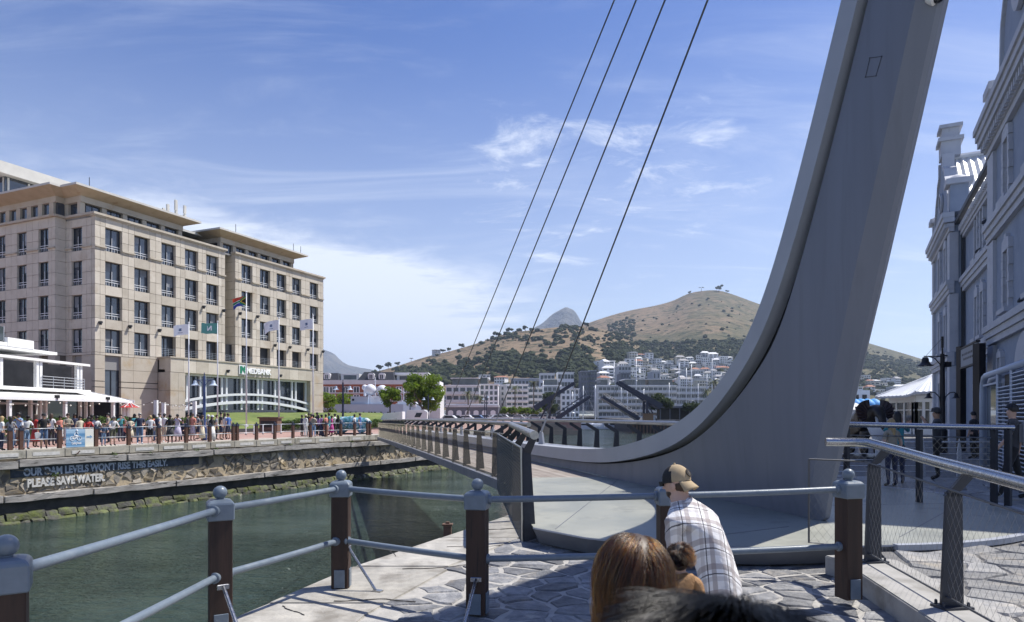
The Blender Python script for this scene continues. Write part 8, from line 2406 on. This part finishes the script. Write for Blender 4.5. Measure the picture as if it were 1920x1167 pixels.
for f in bme.polygons:
    c = f.center; best = None
    for a, b, t in ME:
        A_, B_ = J[a], J[b]; d = B_-A_; u = max(0,min(1,(c-A_).dot(d)/d.length_squared)); ds = (c-(A_+d*u)).length*(0.72 if t == 't' else 1)
        if best is None or ds < best[0]: best = (ds, t, u, a)
    t = best[1]; mi.append({'t':1,'u':1 if best[2] < 0.95 else 0,'f':0,'k':0,'h':0 if not (best[3] == 'upc' and best[2] < 0.45) else 1,'p':2,'s':2,'o':3}[t])
bme.polygons.foreach_set('material_index', mi)
for v in bme.vertices:
    n_ = mnoise.fractal(v.co*9, 0.9, 2.0, 3)
    if v.co.z > 0.55 and v.co.z < 1.25: v.co += v.normal*n_*0.010
obj('body', bme, man)
# shirt collar and sleeve cuff
cl_ = MB(); ck = J['nek']; cl_.lathe([(0.078,-0.035),(0.088,0.0),(0.082,0.03),(0.074,0.028),(0.072,-0.03)], (0,0,0), 18); o = cl_.build('collar', 'plaid', man, smooth='all'); o.location = ck+Vector((0.005,-0.01,-0.015)); o.rotation_euler = (R(12), R(-22), 0)
# head, ear, glasses, cap
HF = Vector((-0.80,0.60,-0.10)).normalized()                 # where he looks
hang = math.atan2(HF.y, HF.x)
hcen = mp_(1269,905,5.13)
hroot = bpy.data.objects.new('head', MB().ball((0,0,0), 1.0, 18).mesh('head', 'skin_light', smooth='all')); COL.objects.link(hroot); hroot.parent = man
hroot.location = hcen; hroot.rotation_euler = (0, R(8), hang); hroot.scale = (0.104,0.080,0.125)
def on_head(name, mb, m, loc=(0,0,0), **k):
    o = mb.build(name, m, man, **k); M_ = Matrix.Rotation(hang, 4, 'Z') @ Matrix.Rotation(R(8), 4, 'Y')
    o.rotation_euler = (0, R(8), hang); o.location = hcen + (M_ @ Vector(loc)); return o
def part_lathe(c, n=24, rows=9, r=(0.112,0.092,0.118), keep=None, th0=0.0, th1=0.5):
    mb = MB()
    for j in range(rows+1):
        th = (th0+(th1-th0)*j/rows)*math.pi
        for i in range(n): a = 2*math.pi*i/n; mb.v.append((c[0]+r[0]*math.sin(th)*math.cos(a), c[1]+r[1]*math.sin(th)*math.sin(a), c[2]+r[2]*math.cos(th)))
    for j in range(rows):
        for i in range(n):
            a, b = j*n+i, j*n+(i+1)%n; q = [mb.v[x] for x in (a,b,b+n,a+n)]; cx = sum(x[0] for x in q)/4
            if keep(cx): mb.f.append((a,b,b+n,a+n)); mb.m.append(0)
    return mb
cap_c = (0,0,0.022)
mat('cap_tan', (0.36,0.27,0.165), (0.40,0.31,0.19), 30, 0.85); mat('cap_black', (0.014,0.014,0.016), (0.022,0.022,0.025), 120, 0.8); mat('patch', (0.022,0.018,0.016), None, rough=0.6); mat('patch_mark', (0.25,0.22,0.18), None, rough=0.6)
capo = on_head('cap', part_lathe(cap_c, keep=lambda x: x < 0.012, th1=0.53), 'cap_tan', smooth='all', normals=False)
cb_ = part_lathe(cap_c, keep=lambda x: x >= 0.012, r=(0.1115,0.0915,0.1175), th1=0.53).build('cap_mesh_panel', 'cap_black', capo, smooth='all', normals=False)
bm3 = MB()
bm3.grid(lambda u, v: (-(0.10+0.060*v)*math.cos((u-0.5)*2.0)-0.006*v, 0.094*math.sin((u-0.5)*2.2)*(1+0.10*v), 0.012-0.022*v-0.30*v*(((u-0.5)*2)**2)*0.10 - 0.035*v), 16, 5)
bo = bm3.build('cap_brim', 'cap_tan', capo, smooth='all', normals=False); bo.modifiers.new('t', 'SOLIDIFY').thickness = 0.004
MB().ball((0,0,0.142), 0.010, 8).build('cap_button', 'cap_tan', capo, smooth='all')
pdir = Vector((-0.93,0.0,0.36)).normalized()
pa_ = MB(); pa_.lathe([(0.033,0),(0.033,0.004),(0.0,0.005)], n=24); po = pa_.build('cap_patch', 'patch', capo, smooth=True); po.location = Vector(cap_c)+Vector((pdir.x*0.111,0,pdir.z*0.117)); po.rotation_euler = pdir.to_track_quat('Z','Y').to_euler()
pk_ = MB(); pk_.box(-0.003,0.003,-0.017,0.017,0.005,0.0062); pk2_ = pk_.build('patch_mark', 'patch_mark', capo); pk2_.location = po.location; pk2_.rotation_euler = po.rotation_euler
for s in (-1, 1):
    e_ = MB(); e_.ball((0,0,0), 0.033, 10); o = on_head('ear', e_, 'skin_light', (0.0,s*0.082,-0.025), smooth='all'); o.scale = (0.62,0.35,1.0)
g_ = MB(); g_.box(0.088,0.112,-0.074,-0.012,-0.018,0.020); g_.box(0.088,0.112,0.012,0.074,-0.018,0.020); g_.box(0.10,0.112,-0.012,0.012,0.006,0.014); g_.box(0.0,0.10,0.078,0.084,0.004,0.014); g_.box(0.0,0.10,-0.084,-0.078,0.004,0.014)
on_head('sunglasses', g_, 'black')
n_ = MB(); n_.add([(0.094,-0.014,-0.045),(0.094,0.014,-0.045),(0.128,0,-0.040),(0.10,0,0.005)], [(0,1,2),(0,2,3),(1,3,2),(0,3,1)]); on_head('nose', n_, 'skin_light')
sb_ = MB(); sb_.ball((0,0,0), 1.0, 12); o = on_head('beard', sb_, 'hair_brown', (0.028,0,-0.078), smooth='all'); o.scale = (0.066,0.066,0.050)
nh_ = MB(); nh_.ball((0,0,0), 1.0, 12); o = on_head('nape_hair', nh_, 'hair_brown', (-0.022,0,-0.022), smooth='all'); o.scale = (0.088,0.080,0.072)
# ================================================================== hillside: houses, trees, woods
def hill_pos(p, d): return Vector(((p-960)/F*d, d, hill_h(p, d)-0.6))
def hill_y(p, d): return HOR - (hill_h(p, d)-0.6-CAMZ)/d*F
mat('tile_red', (0.30,0.13,0.085), (0.36,0.18,0.12), 1, 0.8)
mat('tile_grey', (0.25,0.25,0.26), (0.32,0.31,0.31), 1, 0.8)
mat('tile_white', (0.62,0.63,0.64), None, rough=0.6)
mat('house_cream', (0.55,0.52,0.44), None, rough=0.8)
rh = random.Random(21)
hw_me = {}
def house_parts(wm, rm, kind):
    k = (wm, rm, kind)
    if k in hw_me: return hw_me[k]
    w = MB().box(-0.5,0.5,-0.5,0.5,0,1).mesh('wall', wm)
    if kind == 'flat':
        r = MB().box(-0.54,0.54,-0.56,0.54,1.0,1.06).mesh('roof', rm)
    else:
        q = MB(); q.v = [(-0.58,-0.6,0.98),(0.58,-0.6,0.98),(0.58,0.6,0.98),(-0.58,0.6,0.98),(-0.30,0,1.20),(0.30,0,1.20)]
        q.f = [(0,1,5,4),(1,2,5),(2,3,4,5),(3,0,4),(3,2,1,0)]; q.m = [0]*5; r = q.mesh('roof', rm)
    hw_me[k] = (w, r); return hw_me[k]
hwin = MB().box(-0.5,0.5,-0.06,0,0,1).mesh('window', 'port_dark')
hbal = MB().box(-0.5,0.5,-0.12,0,0,1).mesh('balcony', 'render_white')
WALLS = [('render_white','white'),('render_white','white'),('render_white','white'),('house_cream','cream'),('render_pale','pale grey'),('render_grey','grey')]
ROOFS = [('tile_white','flat','flat white roof'),('tile_grey','flat','flat grey roof'),('tile_white','flat','flat white roof'),('tile_grey','flat','flat grey roof'),('tile_grey','hip','grey hipped roof'),('tile_white','flat','flat white roof'),('tile_red','hip','red tiled roof'),('tile_white','hip','pale hipped roof')]
placed = []
def hill_house(p, d, rank=''):
    wm, wc = rh.choice(WALLS); rm, kind, rw = rh.choice(ROOFS)
    pos = hill_pos(p, d)
    sz_ = rh.uniform(7, 14); st = rh.choice((2,2,3,3,4)); h_ = st*2.9
    where = 'right of the mast' if p > 1500 else 'behind the marina'
    t = thing('hillside_house', f'{wc} {st}-storey house with {rw}{rank} {where}', 'house', pos - Vector((0,0,1.5)), rh.uniform(-0.5, 0.5), group='houses on the hillside')
    w_, r_ = house_parts(wm, rm, kind)
    dep = rh.uniform(8, 11); h2 = h_+1.5
    obj('wall', w_, t, scale=(sz_, dep, h2)); obj('roof', r_, t, scale=(sz_, dep, h2))
    n = rh.randint(2, 4)
    for s in range(st):
        for k in range(n):
            obj('window', hwin, t, (-sz_/2+sz_*(k+0.5)/n, -dep/2, 1.9+s*2.9), scale=(sz_/n*rh.uniform(0.45,0.75), 1, 1.5))
        if rh.random() < 0.4: obj('balcony', hbal, t, (0, -dep/2, 1.3+s*2.9), scale=(sz_*0.9, 9, 0.5))
tries = 0
while len(placed) < 190 and tries < 9000:
    tries += 1
    if rh.random() < 0.72: p = rh.uniform(1120, 1420); lo, hi = 668, 735
    else: p = rh.uniform(1585, 1770); lo, hi = 688, 745
    d = rh.uniform(500, 980)
    y = hill_y(p, d)
    if p < 1180 and y < 690: continue
    if not lo < y < hi: continue
    if any(abs(p-a) < 7.5 and abs(y-b) < 5.0 for a, b, _ in placed): continue
    placed.append((p, y, d))
def nth(k): return f'{k}' + ('th' if 10 < k % 100 < 14 else {1:'st',2:'nd',3:'rd'}.get(k % 10, 'th'))
for side in (0, 1):
    row = sorted(q for q in placed if (q[0] > 1500) == bool(side))
    for k, (p, y, d) in enumerate(row): hill_house(p, d, f', {nth(k+1)} from left')
for k, (p, d) in enumerate(((818,1120),(912,700),(888,640),(870,560),(940,660),(1000,520),(850,520),(905,520))):
    hill_house(p, d, ', ' + ('by the ridge pines','above the palms','above gridded flats','above the penthouse','right of gridded flats','above stepped flats','above the arches','low by gridded flats')[k])
# woods: low-poly crowns with broken outline, one mass
mat('wood_far', (0.026,0.036,0.017), (0.056,0.066,0.032), 0.03, 0.95, bump=1.0, bscale=0.8, bdist=1.5, spec=0.1, c3=(0.085,0.09,0.045), scale3=0.09, lo3=0.55, hi3=0.7)
_ico = None
def crown_template(rr):
    bm = bmesh.new(); bmesh.ops.create_icosphere(bm, subdivisions=2, radius=1.0)
    vs = []
    s = rr.random()*50
    for v in bm.verts:
        n_ = mnoise.noise(v.co*1.9 + Vector((s,0,0)))*0.6 + mnoise.noise(v.co*4.3 + Vector((0,s,0)))*0.42
        vs.append(v.co*(1+n_))
    fs = [tuple(v.index for v in f.verts) for f in bm.faces]
    bm.free(); return vs, fs
TPL = [crown_template(rh) for _ in range(7)]
wood = MB()
def add_crown(mb, pos, r, squash=0.8):
    vs, fs = rh.choice(TPL); a = rh.random()*6.28; ca, sa = math.cos(a), math.sin(a)
    mb.add([(pos.x+r*(v.x*ca-v.y*sa), pos.y+r*(v.x*sa+v.y*ca), pos.z+r*squash*(v.z+0.75)) for v in vs], fs)
def wood_zone(p, y, d):
    n_ = mnoise.noise(Vector((p*0.02, y*0.05, 3.1)))
    q = 0.0
    if 860 < p < 1150 and 640 < y < 708:                       # belt behind the flats
        q = 0.62 if y > 668+10*math.sin(p*0.045)-0.03*(p-1000) else 0.05
        if 1110 < p and y > 640: q = 0.10
    if p <= 870 and 690 < y < 722 and p > 740: q = 0.8
    if 1130 < p < 1440 and 636+ (1440-p)*0.03 < y < 672: q = 0.85
    if 1120 <= p < 1430 and 672 <= y < 735: q = 0.30
    if p > 1500 and 668 < y < 700: q = 0.35
    if p > 1580 and 690 < y < 742: q = 0.35
    if 880 < p < 1020 and 618 < y < 640: q = 0.28
    if 1040 < p < 1190 and 600 < y < 640: q = 0.30
    if q == 0: q = 0.02
    return rh.random() < q*(0.75+n_*1.2)
cnt = 0
for _ in range(46000):
    p = rh.uniform(700, 1800); d = rh.uniform(480, 1750)
    y = hill_y(p, d)
    if y > 760 or not wood_zone(p, y, d): continue
    if p < 1140 and d > 1160: continue
    add_crown(wood, hill_pos(p, d)-Vector((0,0,0.6)), (rh.uniform(1.5, 3.0) if rh.random() < 0.55 else rh.uniform(3.0, 6.0))*(1.0 if d < 900 else 0.8)); cnt += 1
    if cnt > 7500: break
tag(wood.build('hillside_wood', 'wood_far', normals=False), 'dark green woods and scattered scrub over the lower hillside', 'woods', kind='stuff')
# trees that stand out against the sky
sky_trees = [(1315,546,9,'flat-topped thin tree on the hill summit',True),(1348,548,10,'round dark tree on the hill summit',False),(1293,552,5,'low bush left of the summit trees',False),(1363,554,5,'small bush right of the summit trees',False),
  (712,694,11,'dark round tree left of the brown slope',False),(728,690,11,'tall dark tree on the low ridge behind the hotel',False),(745,679,8,'wind-shaped tree on the ridge skyline',False),(771,673,7,'flat-topped little tree on the ridge skyline',True),
  (830,657,8,'dark pine on the ridge near the yellow house',False),(842,650,7,'pointed pine left on the upper ridge',False),(866,646,9,'dark pine clump on the upper ridge',False),(930,630,10,'broad dark pine on the spur below the far peak',False),(955,622,10,'dark pine group on the spur crest',False),(985,620,9,'round pine on the spur crest',False),(1100,618,9,'dark pine against the hill right of the far peak',False)]
for p, y, h_, lab, thin in sky_trees:
    d = DA if p > 1200 else DB
    k = d/1150.0
    pos = hill_pos(p, d*0.985)
    t = thing('skyline_tree', lab, 'tree', pos)
    H_ = h_*k
    MB().tube([(0,0,-1),(0,0,H_*0.7)], [0.5*k,0.3*k], 6).build('trunk', 'bark', t)
    c = MB()
    for q in range(9 if not thin else 4):
        add_crown(c, Vector((rh.uniform(-0.42,0.42)*H_, rh.uniform(-0.4,0.4)*H_, H_*(rh.uniform(0.35,0.8) if not thin else 0.8))), H_*rh.uniform(0.16,0.30)*(1 if not thin else 0.9), 0.7 if not thin else 0.35)
    c.build('crown', 'wood_far', t, normals=False, smooth='all')
# pylon post on the slope
t = thing('power_pole', 'thin dark power pole with crossarm on the brown slope', 'pole', hill_pos(815,560))
MB().tube([(0,0,0),(0,0,17)], [0.35,0.2], 6).build('shaft', 'bark', t); MB().tube([(-4,0,16),(4,0,16)], 0.18, 4).build('crossarm', 'bark', t)
# ---- air
def haze_box():
    mb = MB(); mb.box(-9000,9000,-60,9500,-7.5,760)
    m = bpy.data.materials.new('air'); m.use_nodes = True
    N, L = m.node_tree.nodes, m.node_tree.links; N.clear()
    v = N.new('ShaderNodeVolumePrincipled'); v.inputs['Color'].default_value = (0.62,0.76,1.0,1); v.inputs['Density'].default_value = 0.000115; v.inputs['Anisotropy'].default_value = 0.25
    o = N.new('ShaderNodeOutputMaterial'); L.new(v.outputs[0], o.inputs['Volume'])
    _M['air'] = m
    b = mb.build('haze', 'air'); tag(b, kind='stuff')
haze_box()
bpy.data.scenes.remove(TMP)
bpy.context.view_layer.update()
